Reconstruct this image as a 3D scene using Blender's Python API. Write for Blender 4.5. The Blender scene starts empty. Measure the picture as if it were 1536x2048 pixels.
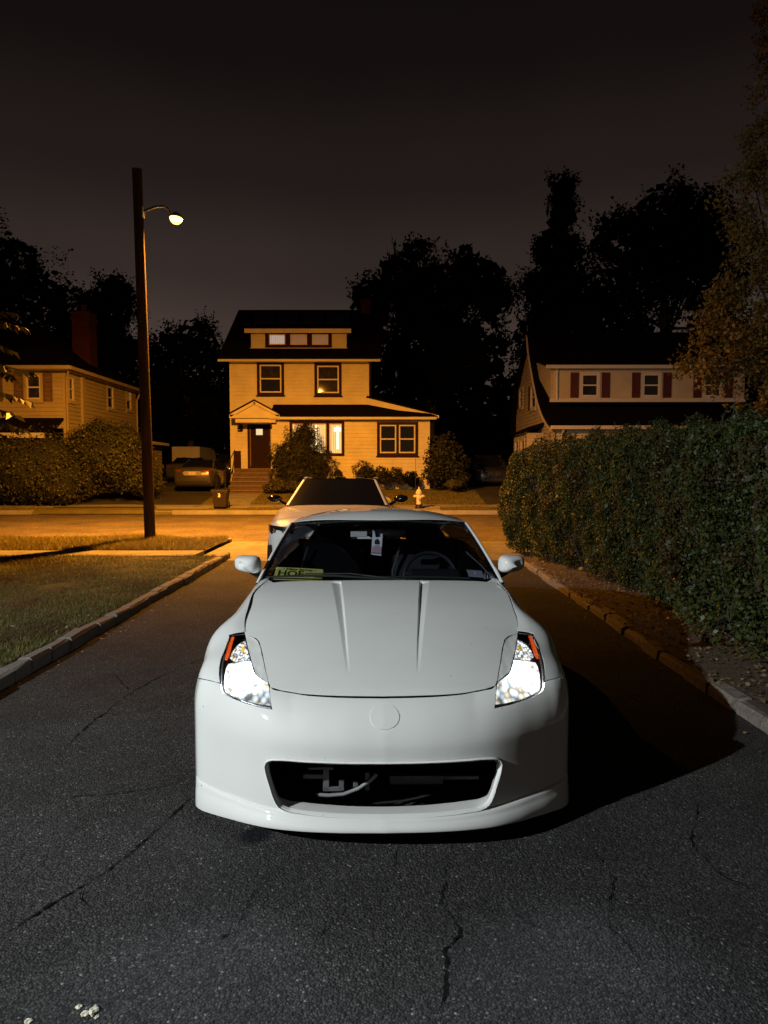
import bpy, bmesh, math, random
import numpy as np
from mathutils import Vector, Matrix
from mathutils.geometry import delaunay_2d_cdt
random.seed(7)
rng = np.random.default_rng(11)
R = math.radians
scene = bpy.context.scene
COL = scene.collection

# ------------------------------------------------------------------ camera
CAM_H, F, PITCH = 1.61, 1400.0, math.atan(84.0 / 1400.0)
cam_data = bpy.data.cameras.new('camera')
cam_data.sensor_fit = 'VERTICAL'
cam_data.sensor_height = 36.0
cam_data.lens = 36.0 * F / 2048.0
cam_data.clip_start, cam_data.clip_end = 0.05, 600.0
camera = bpy.data.objects.new('camera', cam_data)
camera.location = (0, 0, CAM_H)
camera.rotation_euler = (math.pi / 2 - PITCH, 0, 0)
COL.objects.link(camera)
scene.camera = camera

# ------------------------------------------------------------------ world: night sky over town
world = bpy.data.worlds.new('World')
scene.world = world
world.use_nodes = True
wt = world.node_tree
wt.nodes.clear()
w_out = wt.nodes.new('ShaderNodeOutputWorld')
w_bg = wt.nodes.new('ShaderNodeBackground')
w_tc = wt.nodes.new('ShaderNodeTexCoord')
w_sep = wt.nodes.new('ShaderNodeSeparateXYZ')
w_ramp = wt.nodes.new('ShaderNodeValToRGB')
wt.links.new(w_tc.outputs['Generated'], w_sep.inputs[0])
wt.links.new(w_sep.outputs['Z'], w_ramp.inputs[0])
cr = w_ramp.color_ramp
cr.interpolation = 'EASE'
cr.elements[0].position = 0.0
cr.elements[0].color = (0.066, 0.046, 0.038, 1)
cr.elements[1].position = 0.62
cr.elements[1].color = (0.0028, 0.0021, 0.0022, 1)
for p_, c_ in ((0.17, (0.052, 0.036, 0.030)), (0.27, (0.031, 0.0215, 0.0185)), (0.38, (0.0150, 0.0102, 0.0092)), (0.50, (0.0068, 0.0047, 0.0044))):
    e_ = cr.elements.new(p_)
    e_.color = c_ + (1,)
w_nz = wt.nodes.new('ShaderNodeTexNoise')
w_nz.inputs['Scale'].default_value = 2.6
w_nz.inputs['Detail'].default_value = 4
wt.links.new(w_tc.outputs['Generated'], w_nz.inputs['Vector'])
w_mr = wt.nodes.new('ShaderNodeMapRange')
w_mr.inputs[1].default_value, w_mr.inputs[2].default_value = 0.3, 0.7
w_mr.inputs[3].default_value, w_mr.inputs[4].default_value = 0.86, 1.14
wt.links.new(w_nz.outputs['Fac'], w_mr.inputs[0])
wt.links.new(w_ramp.outputs['Color'], w_bg.inputs['Color'])
wt.links.new(w_mr.outputs[0], w_bg.inputs['Strength'])
wt.links.new(w_bg.outputs[0], w_out.inputs['Surface'])

# ------------------------------------------------------------------ exposure and light values
vs = scene.view_settings
vs.view_transform = 'Standard'
vs.look = 'None'
vs.exposure = 0.0
vs.gamma = 1.0
vs.use_curve_mapping = False
SODIUM = (1.0, 0.365, 0.034)
STREET_POWER = 20500.0        # sodium street lamp
FLOOD_POWER = 3350.0         # flood lamp on the house behind the camera
FLOOD_AT = (-6.6, -1.4, 4.35)
HEAD_POWER = 26.0
cy = scene.cycles
cy.use_denoising = True
try:
    cy.denoiser = 'OPENIMAGEDENOISE'
except Exception:
    pass
cy.max_bounces = 6
cy.transparent_max_bounces = 16
cy.caustics_reflective = False
cy.caustics_refractive = False
cy.sample_clamp_indirect = 4.0

# ------------------------------------------------------------------ pixels and rays
FWD = np.array([0.0, math.cos(PITCH), -math.sin(PITCH)])
UP = np.array([0.0, math.sin(PITCH), math.cos(PITCH)])
C0 = np.array([0.0, 0.0, CAM_H])

def ray(px, py):
    return np.array([(px - 768) / F, 0, 0]) + UP * ((1024 - py) / F) + FWD

def at_y(px, py, Y):
    r = ray(px, py)
    return C0 + r * (Y / r[1])

def at_z(px, py, Z):
    r = ray(px, py)
    return C0 + r * ((Z - CAM_H) / r[2])

def proj(p):
    q = np.asarray(p, float) - C0
    d = q @ FWD
    return np.stack([768 + F * q[..., 0] / d, 1024 - F * (q @ UP) / d], -1)

# ------------------------------------------------------------------ object helpers
def link(o, parent=None):
    COL.objects.link(o)
    if parent is not None:
        o.parent = parent
    return o

def tag(o, label=None, cat=None, group=None, kind=None):
    if label: o['label'] = label
    if cat: o['category'] = cat
    if group: o['group'] = group
    if kind: o['kind'] = kind
    return o

def empty(name, loc=(0, 0, 0), rz=0.0, parent=None):
    o = bpy.data.objects.new(name, None)
    o.empty_display_size = 0.2
    o.location = loc
    o.rotation_euler = (0, 0, rz)
    return link(o, parent)

def mesh_obj(name, verts, faces, mat=None, parent=None, smooth=False, normals=None, mats=None, midx=None):
    me = bpy.data.meshes.new(name)
    me.from_pydata([tuple(map(float, v)) for v in verts], [], [tuple(map(int, f)) for f in faces])
    if mat is not None:
        me.materials.append(mat)
    if mats:
        for m in mats:
            me.materials.append(m)
        if midx is not None:
            me.polygons.foreach_set('material_index', np.asarray(midx, np.int32))
    if smooth:
        me.polygons.foreach_set('use_smooth', np.ones(len(me.polygons), bool))
    me.update()
    if normals is not None:
        if me.validate(): print('VALIDATE fixed', name)
        normals = np.nan_to_num(np.asarray(normals, float))
        normals[np.linalg.norm(normals, axis=1) < 1e-6] = (0, 0, 1)
        me.update()
        me.normals_split_custom_set_from_vertices([tuple(map(float, n)) for n in normals])
    o = bpy.data.objects.new(name, me)
    return link(o, parent)

def fast_mesh(name, verts, nper, mat, parent=None, smooth=False):
    """verts: (n*nper,3) - each run of nper verts is one polygon"""
    verts = np.asarray(verts, np.float32)
    nv = len(verts)
    nf = nv // nper
    me = bpy.data.meshes.new(name)
    me.vertices.add(nv)
    me.vertices.foreach_set('co', verts.ravel())
    me.loops.add(nv)
    me.loops.foreach_set('vertex_index', np.arange(nv, dtype=np.int32))
    me.polygons.add(nf)
    me.polygons.foreach_set('loop_start', np.arange(0, nv, nper, dtype=np.int32))
    me.polygons.foreach_set('loop_total', np.full(nf, nper, np.int32))
    me.materials.append(mat)
    me.update(calc_edges=True)
    me.validate()
    o = bpy.data.objects.new(name, me)
    return link(o, parent)

class MB:
    """collects boxes, tubes, lathes, prisms into one mesh"""
    def __init__(self):
        self.v, self.f = [], []
    def add(self, vs_, fs_):
        b = len(self.v)
        self.v += [tuple(map(float, p)) for p in vs_]
        self.f += [tuple(int(i) + b for i in f) for f in fs_]
        return self
    def box(self, x0, x1, y0, y1, z0, z1):
        v = [(x, y, z) for x in (x0, x1) for y in (y0, y1) for z in (z0, z1)]
        return self.add(v, [(0, 1, 3, 2), (4, 6, 7, 5), (0, 4, 5, 1), (2, 3, 7, 6), (0, 2, 6, 4), (1, 5, 7, 3)])
    def prism(self, poly, axis, a, b):
        """poly: 2D points; extruded along axis between a and b (axis 0: poly=(y,z); 1: (x,z); 2: (x,y))"""
        n = len(poly)
        def mk(p, t):
            return {0: (t, p[0], p[1]), 1: (p[0], t, p[1]), 2: (p[0], p[1], t)}[axis]
        v = [mk(p, a) for p in poly] + [mk(p, b) for p in poly]
        f = [tuple(range(n)), tuple(range(2 * n - 1, n - 1, -1))]
        f += [(i, n + i, n + (i + 1) % n, (i + 1) % n) for i in range(n)]
        return self.add(v, f)
    def tube(self, pts, rad, n=8, cap=True):
        pts = [Vector(p) for p in pts]
        rads = rad if hasattr(rad, '__len__') else [rad] * len(pts)
        rings = []
        prev = None
        for i, p in enumerate(pts):
            t = (pts[min(i + 1, len(pts) - 1)] - pts[max(i - 1, 0)]).normalized()
            ref = prev if prev is not None else (Vector((0, 0, 1)) if abs(t.z) < 0.9 else Vector((1, 0, 0)))
            a = (ref - t * ref.dot(t))
            if a.length < 1e-6: a = t.orthogonal()
            a.normalize()
            b = t.cross(a)
            prev = a
            rings.append([p + (a * math.cos(2 * math.pi * k / n) + b * math.sin(2 * math.pi * k / n)) * rads[i] for k in range(n)])
        v = [q for r_ in rings for q in r_]
        f = []
        for i in range(len(pts) - 1):
            for k in range(n):
                f.append((i * n + k, i * n + (k + 1) % n, (i + 1) * n + (k + 1) % n, (i + 1) * n + k))
        if cap:
            f.append(tuple(range(n - 1, -1, -1)))
            f.append(tuple((len(pts) - 1) * n + k for k in range(n)))
        return self.add(v, f)
    def lathe(self, prof, n=24, axis='z', at=(0, 0, 0)):
        v, f = [], []
        for (r_, h) in prof:
            for k in range(n):
                a = 2 * math.pi * k / n
                c, s = r_ * math.cos(a), r_ * math.sin(a)
                v.append({'z': (at[0] + c, at[1] + s, at[2] + h), 'x': (at[0] + h, at[1] + c, at[2] + s), 'y': (at[0] + s, at[1] + h, at[2] + c)}[axis])
        m = len(prof)
        for i in range(m - 1):
            for k in range(n):
                f.append((i * n + k, i * n + (k + 1) % n, (i + 1) * n + (k + 1) % n, (i + 1) * n + k))
        if prof[0][0] > 1e-6: f.append(tuple(range(n - 1, -1, -1)))
        if prof[-1][0] > 1e-6: f.append(tuple((m - 1) * n + k for k in range(n)))
        return self.add(v, f)
    def build(self, name, mat, parent=None, smooth=False, bevel=0.0, angle=40):
        o = mesh_obj(name, self.v, self.f, mat, parent, smooth)
        if bevel:
            b = o.modifiers.new('bevel', 'BEVEL')
            b.width, b.segments, b.limit_method = bevel, 2, 'ANGLE'
            b.angle_limit = R(35)
        if smooth and angle:
            o.data.set_sharp_from_angle(angle=R(angle))
        return o

def hermite(xs, ys, q):
    """monotone-ish cubic through points; ys may be (n,k)"""
    xs = np.asarray(xs, float); ys = np.asarray(ys, float); q = np.asarray(q, float)
    h = np.diff(xs)
    d = np.diff(ys, axis=0) / (h if ys.ndim == 1 else h[:, None])
    m = np.zeros_like(ys)
    m[0], m[-1] = d[0], d[-1]
    w1 = h[1:] / (h[1:] + h[:-1])
    w2 = 1 - w1
    if ys.ndim > 1: w1, w2 = w1[:, None], w2[:, None]
    m[1:-1] = d[:-1] * w1 + d[1:] * w2
    i = np.clip(np.searchsorted(xs, q, side='right') - 1, 0, len(xs) - 2)
    t = (q - xs[i]) / h[i]
    hh = h[i]
    if ys.ndim > 1: t = t[..., None]; hh = hh[..., None]
    t2, t3 = t * t, t * t * t
    out = (2 * t3 - 3 * t2 + 1) * ys[i] + (t3 - 2 * t2 + t) * hh * m[i] + (-2 * t3 + 3 * t2) * ys[i + 1] + (t3 - t2) * hh * m[i + 1]
    return out

def spline(pts, n, closed=False):
    P = np.asarray(pts, float)
    if closed: P = np.vstack([P, P[:1]])
    s = np.r_[0, np.cumsum(np.linalg.norm(np.diff(P, axis=0), axis=1))]
    return hermite(s, P, np.linspace(0, s[-1], n))

def resample(P, step, closed=True):
    """polyline resampled to about step, corners kept"""
    P = np.asarray(P, float)
    out = []
    n = len(P)
    for i in range(n if closed else n - 1):
        a, b = P[i], P[(i + 1) % n]
        L = np.linalg.norm(b - a)
        k = max(1, int(round(L / step)))
        for j in range(k):
            out.append(a + (b - a) * j / k)
    if not closed: out.append(P[-1])
    return np.array(out)

def inside(poly, pts):
    x, y = pts[:, 0], pts[:, 1]
    c = np.zeros(len(pts), bool)
    n = len(poly)
    j = n - 1
    for i in range(n):
        xi, yi = poly[i]; xj, yj = poly[j]
        if yi != yj:
            cond = ((yi > y) != (yj > y)) & (x < (xj - xi) * (y - yi) / (yj - yi) + xi)
            c ^= cond
        j = i
    return c

def cdt(outline, holes, step, step_v=None, lines=()):
    """triangulate polygon with holes; returns 2D verts, tris, list of boundary loops (indices)"""
    loops = [np.asarray(outline, float)] + [np.asarray(h, float) for h in holes]
    mn, mx = loops[0].min(0), loops[0].max(0)
    sv = step_v or step * 0.87
    gx = np.arange(mn[0] + step * 0.3, mx[0], step)
    gy = np.arange(mn[1] + sv * 0.3, mx[1], sv)
    X, Y = np.meshgrid(gx, gy)
    X[1::2] += step * 0.5
    G = np.stack([X.ravel(), Y.ravel()], 1)
    ok = inside(loops[0], G)
    for h in loops[1:]:
        ok &= ~inside(h, G)
    G = G[ok]
    B = np.vstack(loops)
    if len(G):
        # keep clear of boundary
        keep = np.ones(len(G), bool)
        sc = np.array([1.0, step * 0.87 / sv])
        for k in range(0, len(G), 2000):
            d = np.linalg.norm((G[k:k + 2000, None] - B[None]) * sc, axis=2).min(1)
            keep[k:k + 2000] = d > step * 0.45
        G = G[keep]
        if len(lines):
            LP = np.vstack([np.asarray(l, float) for l in lines])
            G = G[np.array([np.linalg.norm(LP - g, axis=1).min() > step * .5 for g in G])]
    V = np.vstack([B, G]) if len(G) else B
    edges, bl, o = [], [], 0
    for L in loops:
        n = len(L)
        bl.append(list(range(o, o + n)))
        edges += [(o + i, o + (i + 1) % n) for i in range(n)]
        o += n
    for L in lines:
        L = np.asarray(L, float)
        b0 = len(V)
        V = np.vstack([V, L])
        edges += [(b0 + i, b0 + i + 1) for i in range(len(L) - 1)]
    vv, ee, ff, ov, oe, of = delaunay_2d_cdt([Vector(p) for p in V], edges, [], 0, 1e-7)
    vv = np.array([tuple(p) for p in vv])
    mapv = {}
    for i, l in enumerate(ov):
        for q in l: mapv[q] = i
    T = np.array([f for f in ff])
    cen = vv[T].mean(1)
    ok = inside(loops[0], cen)
    for h in loops[1:]:
        ok &= ~inside(h, cen)
    a = vv[T]
    area = np.abs((a[:, 1, 0] - a[:, 0, 0]) * (a[:, 2, 1] - a[:, 0, 1]) - (a[:, 2, 0] - a[:, 0, 0]) * (a[:, 1, 1] - a[:, 0, 1]))
    ok &= area > 1e-12
    return vv, T[ok], [[mapv[i] for i in l] for l in bl]

def unit(a):
    return a / np.maximum(np.linalg.norm(a, axis=-1, keepdims=True), 1e-12)

def panel(name, mat, parent, outline, fmap, step, face_dir, holes=(), skirt=0.018, step_v=None, eps=None, dom_eps=1e-3, rim=0.0025, lines=(), dark=True):
    """surface panel: 2D domain polygon -> 3D by fmap (vectorised), analytic normals, rounded folded edge"""
    vv, T, loops = cdt(outline, holes, step, step_v, lines)
    P = fmap(vv)
    e = dom_eps
    du = fmap(vv + [e, 0]) - fmap(vv - [e, 0])
    dv = fmap(vv + [0, e]) - fmap(vv - [0, e])
    N = unit(np.cross(du, dv))
    fd = np.asarray(face_dir, float)
    if (N @ fd).mean() < 0: N = -N
    tri = P[T]
    fn = np.cross(tri[:, 1] - tri[:, 0], tri[:, 2] - tri[:, 0])
    flip = np.einsum('ij,ij->i', fn, N[T].mean(1)) < 0
    T = T.copy()
    T[flip] = T[flip][:, ::-1]
    V, NN, Fc = [P], [N], [tuple(t) for t in T]
    mi = [0] * len(Fc)
    base = len(P)
    if skirt:
        edir = {}
        for t in T:
            for i in range(3):
                edir[(t[i], t[(i + 1) % 3])] = 1
        for L in loops:
            L = list(L)
            if (L[0], L[1]) not in edir: L = L[::-1]
            L = np.array(L)
            p, n = P[L], N[L]
            tng = unit(np.roll(p, -1, 0) - np.roll(p, 1, 0))
            out = unit(np.cross(tng, n))
            k = len(L)
            V += [p + out * rim * 0.6 - n * rim, p + out * rim * 0.6 - n * skirt]
            NN += [out, out]
            for i in range(k):
                j = (i + 1) % k
                Fc.append((L[i], base + i, base + j, L[j]))
                Fc.append((base + i, base + k + i, base + k + j, base + j))
                mi += [0, 1 if dark else 0]  # lower fold coloured dark to stand for shade in the panel gaps
            base += 2 * k
    return mesh_obj(name, np.vstack(V), Fc, None, parent, True, np.vstack(NN), mats=[mat, M['seam']], midx=mi)

# ------------------------------------------------------------------ materials
def new_mat(name):
    m = bpy.data.materials.new(name)
    m.use_nodes = True
    return m, m.node_tree, m.node_tree.nodes['Principled BSDF']

def N_(nt, typ, **kw):
    n = nt.nodes.new(typ)
    for k, v in kw.items():
        if k in n.inputs: n.inputs[k].default_value = v
        else: setattr(n, k, v)
    return n

def mat(name, col, rough=0.6, metal=0.0, spec=0.5, var=0.0, scale=6.0, bump=0.0, bscale=None, coat=0.0, col2=None, detail=5.0, bdist=0.01, emit=None, estr=0.0, coords='Object', stretch=None, coat_rough=0.03):
    m, nt, b = new_mat(name)
    b.inputs['Base Color'].default_value = (*col, 1)
    b.inputs['Roughness'].default_value = rough
    b.inputs['Metallic'].default_value = metal
    b.inputs['Specular IOR Level'].default_value = spec
    if coat:
        b.inputs['Coat Weight'].default_value = coat
        b.inputs['Coat Roughness'].default_value = coat_rough
    if emit:
        b.inputs['Emission Color'].default_value = (*emit, 1)
        b.inputs['Emission Strength'].default_value = estr
    if var or col2 or bump:
        tc = N_(nt, 'ShaderNodeTexCoord')
        src = tc.outputs[coords]
        if stretch:
            mp = N_(nt, 'ShaderNodeMapping')
            mp.inputs['Scale'].default_value = stretch
            nt.links.new(src, mp.inputs['Vector'])
            src = mp.outputs[0]
        nz = N_(nt, 'ShaderNodeTexNoise', Scale=scale, Detail=detail, Roughness=0.62)
        nt.links.new(src, nz.inputs['Vector'])
        if var or col2:
            mx = N_(nt, 'ShaderNodeMix', data_type='RGBA')
            c2 = col2 or tuple(min(1, c * (1 + var)) for c in col)
            c1 = col if col2 else tuple(c * (1 - var) for c in col)
            mx.inputs[6].default_value = (*c1, 1)
            mx.inputs[7].default_value = (*c2, 1)
            mr = N_(nt, 'ShaderNodeMapRange')
            mr.inputs[1].default_value, mr.inputs[2].default_value = 0.32, 0.68
            nt.links.new(nz.outputs['Fac'], mr.inputs[0])
            nt.links.new(mr.outputs[0], mx.inputs[0])
            nt.links.new(mx.outputs[2], b.inputs['Base Color'])
        if bump:
            n2 = nz
            if bscale:
                n2 = N_(nt, 'ShaderNodeTexNoise', Scale=bscale, Detail=6.0, Roughness=0.65)
                nt.links.new(src, n2.inputs['Vector'])
            bp = N_(nt, 'ShaderNodeBump', Strength=bump, Distance=bdist)
            nt.links.new(n2.outputs['Fac'], bp.inputs['Height'])
            nt.links.new(bp.outputs[0], b.inputs['Normal'])
    return m

def leaf_mat(name, c1, c2, rough=0.5, trans=0.25, scale=3.0, spec=0.35):
    m, nt, b = new_mat(name)
    geo = N_(nt, 'ShaderNodeNewGeometry')
    mx = N_(nt, 'ShaderNodeMix', data_type='RGBA')
    mx.inputs[6].default_value = (*c1, 1)
    mx.inputs[7].default_value = (*c2, 1)
    nt.links.new(geo.outputs['Random Per Island'], mx.inputs[0])
    nt.links.new(mx.outputs[2], b.inputs['Base Color'])
    b.inputs['Roughness'].default_value = rough
    b.inputs['Specular IOR Level'].default_value = spec
    tr = N_(nt, 'ShaderNodeBsdfTranslucent')
    nt.links.new(mx.outputs[2], tr.inputs['Color'])
    ms = N_(nt, 'ShaderNodeMixShader')
    ms.inputs[0].default_value = trans
    nt.links.new(b.outputs[0], ms.inputs[1])
    nt.links.new(tr.outputs[0], ms.inputs[2])
    nt.links.new(ms.outputs[0], nt.nodes['Material Output'].inputs['Surface'])
    return m

def glass_mat(name, tint=(0.6, 0.65, 0.7), rough=0.0, ior=1.5):
    m, nt, b = new_mat(name)
    nt.nodes.remove(b)
    tr = N_(nt, 'ShaderNodeBsdfTransparent')
    tr.inputs['Color'].default_value = (*tint, 1)
    gl = N_(nt, 'ShaderNodeBsdfGlossy')
    gl.inputs['Roughness'].default_value = rough
    fr = N_(nt, 'ShaderNodeFresnel', IOR=ior)
    ge = N_(nt, 'ShaderNodeNewGeometry')
    mr = N_(nt, 'ShaderNodeMapRange')
    mr.inputs[3].default_value, mr.inputs[4].default_value = ior, 1 / ior
    nt.links.new(ge.outputs['Backfacing'], mr.inputs[0])
    nt.links.new(mr.outputs[0], fr.inputs['IOR'])
    ms = N_(nt, 'ShaderNodeMixShader')
    nt.links.new(fr.outputs[0], ms.inputs[0])
    nt.links.new(tr.outputs[0], ms.inputs[1])
    nt.links.new(gl.outputs[0], ms.inputs[2])
    nt.links.new(ms.outputs[0], nt.nodes['Material Output'].inputs['Surface'])
    return m

def emit_mat(name, col, strength):
    m, nt, b = new_mat(name)
    nt.nodes.remove(b)
    em = N_(nt, 'ShaderNodeEmission')
    em.inputs['Color'].default_value = (*col, 1)
    em.inputs['Strength'].default_value = strength
    nt.links.new(em.outputs[0], nt.nodes['Material Output'].inputs['Surface'])
    return m

M = {}
M['seam'] = mat('seam', (0.005, 0.005, 0.006), 0.9, spec=.05)
M['black_plastic'] = mat('black_plastic', (0.012, 0.012, 0.013), 0.45)
M['black_gloss'] = mat('black_gloss', (0.008, 0.008, 0.009), 0.12, coat=0.6)
M['rubber'] = mat('rubber', (0.014, 0.014, 0.014), 0.8, bump=0.15, scale=60)
M['alloy'] = mat('alloy', (0.55, 0.55, 0.56), 0.32, 1.0)
M['dark_metal'] = mat('dark_metal', (0.07, 0.07, 0.075), 0.45, 0.8, var=0.3, scale=20)
M['grey_metal'] = mat('grey_metal', (0.13, 0.13, 0.14), 0.5, 0.3, var=0.3, scale=15)
M['chrome'] = mat('chrome', (0.85, 0.85, 0.86), 0.12, 1.0)
M['white_trim'] = mat('white_trim', (0.52, 0.48, 0.41), 0.55, var=0.06, scale=4)
M['interior'] = mat('interior', (0.007, 0.007, 0.009), 0.6, bump=0.1, scale=90)
M['seat_fabric'] = mat('seat_fabric', (0.006, 0.006, 0.008), 0.75, bump=0.2, scale=160)
# ================================================================== ground, street, kerbs
def asphalt_mat(name, base, stone, scale, crack=True, speck=0.5, bump=0.6, tint=None):
    m, nt, b = new_mat(name)
    tc = N_(nt, 'ShaderNodeTexCoord')
    P = tc.outputs['Object']
    vo = N_(nt, 'ShaderNodeTexVoronoi', Scale=scale)
    nt.links.new(P, vo.inputs['Vector'])
    sp = N_(nt, 'ShaderNodeSeparateColor')
    nt.links.new(vo.outputs['Color'], sp.inputs[0])
    ramp = N_(nt, 'ShaderNodeValToRGB')
    r = ramp.color_ramp
    r.elements[0].position = 0.0; r.elements[0].color = (*[c * .45 for c in base], 1)
    r.elements[1].position = 1.0; r.elements[1].color = (*stone, 1)
    for p_, f_ in ((.55, .95), (.90, 1.35), (.984, 1.9)):
        e = r.elements.new(p_); e.color = (*[c * f_ for c in base], 1)
    nt.links.new(sp.outputs[0], ramp.inputs[0])
    # binder between the stones
    mr = N_(nt, 'ShaderNodeMapRange')
    mr.inputs[1].default_value, mr.inputs[2].default_value = .25, .62
    mr.inputs[3].default_value, mr.inputs[4].default_value = 1.0, .45
    nt.links.new(vo.outputs['Distance'], mr.inputs[0])
    nz = N_(nt, 'ShaderNodeTexNoise', Scale=0.85, Detail=9.0, Roughness=0.68)
    nt.links.new(P, nz.inputs['Vector'])
    mr2 = N_(nt, 'ShaderNodeMapRange')
    mr2.inputs[1].default_value, mr2.inputs[2].default_value = .3, .7
    mr2.inputs[3].default_value, mr2.inputs[4].default_value = .60, 1.42
    nt.links.new(nz.outputs['Fac'], mr2.inputs[0])
    m1 = N_(nt, 'ShaderNodeMath', operation='MULTIPLY')
    nt.links.new(mr.outputs[0], m1.inputs[0]); nt.links.new(mr2.outputs[0], m1.inputs[1])
    fac = m1.outputs[0]
    hgt = N_(nt, 'ShaderNodeMath', operation='MULTIPLY')
    hgt.inputs[1].default_value = -1.0
    nt.links.new(vo.outputs['Distance'], hgt.inputs[0])
    height = hgt.outputs[0]
    if crack:
        nd = N_(nt, 'ShaderNodeTexNoise', Scale=2.2, Detail=6.0, Roughness=.7)
        nt.links.new(P, nd.inputs['Vector'])
        vm = N_(nt, 'ShaderNodeVectorMath', operation='MULTIPLY_ADD')
        nt.links.new(nd.outputs['Color'], vm.inputs[0])
        vm.inputs[1].default_value = (.55, .55, 0)
        nt.links.new(P, vm.inputs[2])
        ve = N_(nt, 'ShaderNodeTexVoronoi', Scale=0.62, feature='DISTANCE_TO_EDGE')
        nt.links.new(vm.outputs[0], ve.inputs['Vector'])
        n3 = N_(nt, 'ShaderNodeTexNoise', Scale=1.7, Detail=4.0)
        nt.links.new(P, n3.inputs['Vector'])
        mk = N_(nt, 'ShaderNodeMapRange')
        mk.inputs[1].default_value, mk.inputs[2].default_value = .50, .62
        mk.inputs[3].default_value, mk.inputs[4].default_value = .0004, .0085
        nt.links.new(n3.outputs['Fac'], mk.inputs[0])
        sub = N_(nt, 'ShaderNodeMath', operation='DIVIDE')
        nt.links.new(ve.outputs['Distance'], sub.inputs[0]); nt.links.new(mk.outputs[0], sub.inputs[1])
        mc = N_(nt, 'ShaderNodeMapRange')
        mc.inputs[1].default_value, mc.inputs[2].default_value = .35, 1.1
        mc.inputs[3].default_value, mc.inputs[4].default_value = .18, 1.0
        nt.links.new(sub.outputs[0], mc.inputs[0])
        m2 = N_(nt, 'ShaderNodeMath', operation='MULTIPLY')
        nt.links.new(fac, m2.inputs[0]); nt.links.new(mc.outputs[0], m2.inputs[1])
        fac = m2.outputs[0]
        ad = N_(nt, 'ShaderNodeMath', operation='MULTIPLY_ADD')
        nt.links.new(mc.outputs[0], ad.inputs[0]); ad.inputs[1].default_value = 1.2
        nt.links.new(height, ad.inputs[2])
        height = ad.outputs[0]
    mx = N_(nt, 'ShaderNodeMix', data_type='RGBA', blend_type='MULTIPLY')
    mx.inputs[0].default_value = 1.0
    nt.links.new(ramp.outputs[0], mx.inputs[6])
    nt.links.new(fac, mx.inputs[7])
    col = mx.outputs[2]
    if tint:
        for (cx, cyy, rad, tcol, st_) in tint:
            vs_ = N_(nt, 'ShaderNodeVectorMath', operation='DISTANCE')
            nt.links.new(P, vs_.inputs[0]); vs_.inputs[1].default_value = (cx, cyy, 0)
            nq = N_(nt, 'ShaderNodeMath', operation='MULTIPLY_ADD')
            nt.links.new(nz.outputs['Fac'], nq.inputs[0]); nq.inputs[1].default_value = rad * .9
            nt.links.new(vs_.outputs['Value'], nq.inputs[2])
            ml = N_(nt, 'ShaderNodeMapRange')
            ml.inputs[1].default_value, ml.inputs[2].default_value = rad * 1.05, rad * 1.5
            ml.inputs[3].default_value, ml.inputs[4].default_value = st_, 0
            nt.links.new(nq.outputs[0], ml.inputs[0])
            mt_ = N_(nt, 'ShaderNodeMix', data_type='RGBA', blend_type='MULTIPLY')
            nt.links.new(ml.outputs[0], mt_.inputs[0]); nt.links.new(col, mt_.inputs[6])
            mt_.inputs[7].default_value = (*tcol, 1)
            col = mt_.outputs[2]
    nt.links.new(col, b.inputs['Base Color'])
    nb = N_(nt, 'ShaderNodeTexNoise', Scale=scale * .55, Detail=5.0, Roughness=.7)
    nt.links.new(P, nb.inputs['Vector'])
    ha = N_(nt, 'ShaderNodeMath', operation='MULTIPLY_ADD')
    nt.links.new(nb.outputs['Fac'], ha.inputs[0]); ha.inputs[1].default_value = .55
    nt.links.new(height, ha.inputs[2])
    bp = N_(nt, 'ShaderNodeBump', Strength=bump, Distance=0.6 / scale)
    nt.links.new(ha.outputs[0], bp.inputs['Height'])
    nt.links.new(bp.outputs[0], b.inputs['Normal'])
    b.inputs['Roughness'].default_value = 0.85
    b.inputs['Specular IOR Level'].default_value = 0.22
    return m

spot = at_z(512, 1672, 0)
M['driveway'] = asphalt_mat('driveway_asphalt', (0.063, 0.060, 0.060), (.28, .275, .27), 118.0, False, bump=.85,
                            tint=[(spot[0], spot[1], .085, (.25, .25, .34), 1.0)])
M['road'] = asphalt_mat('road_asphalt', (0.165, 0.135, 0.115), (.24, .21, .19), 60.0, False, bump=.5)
M['concrete'] = mat('concrete', (.27, .255, .23), .85, var=.2, scale=2.5, bump=.25, bscale=40, bdist=.01)
M['apron'] = mat('apron_concrete', (.13, .12, .105), .85, var=.3, scale=2.5, bump=.25, bscale=40, bdist=.01)
M['granite'] = mat('granite', (.15, .135, .12), .85, var=.35, scale=30, bump=.5, bscale=45, bdist=.012)
M['old_stone'] = mat('old_stone', (.19, .165, .14), .9, var=.4, scale=14, bump=.7, bscale=28, bdist=.02)
M['soil'] = mat('soil', (.055, .040, .028), .95, var=.5, scale=9, bump=.8, bscale=30, bdist=.03, col2=(.10, .08, .05))
M['turf'] = mat('turf', (.030, .034, .012), .95, scale=3, bump=.7, bscale=55, bdist=.03, col2=(.060, .058, .022))

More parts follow.
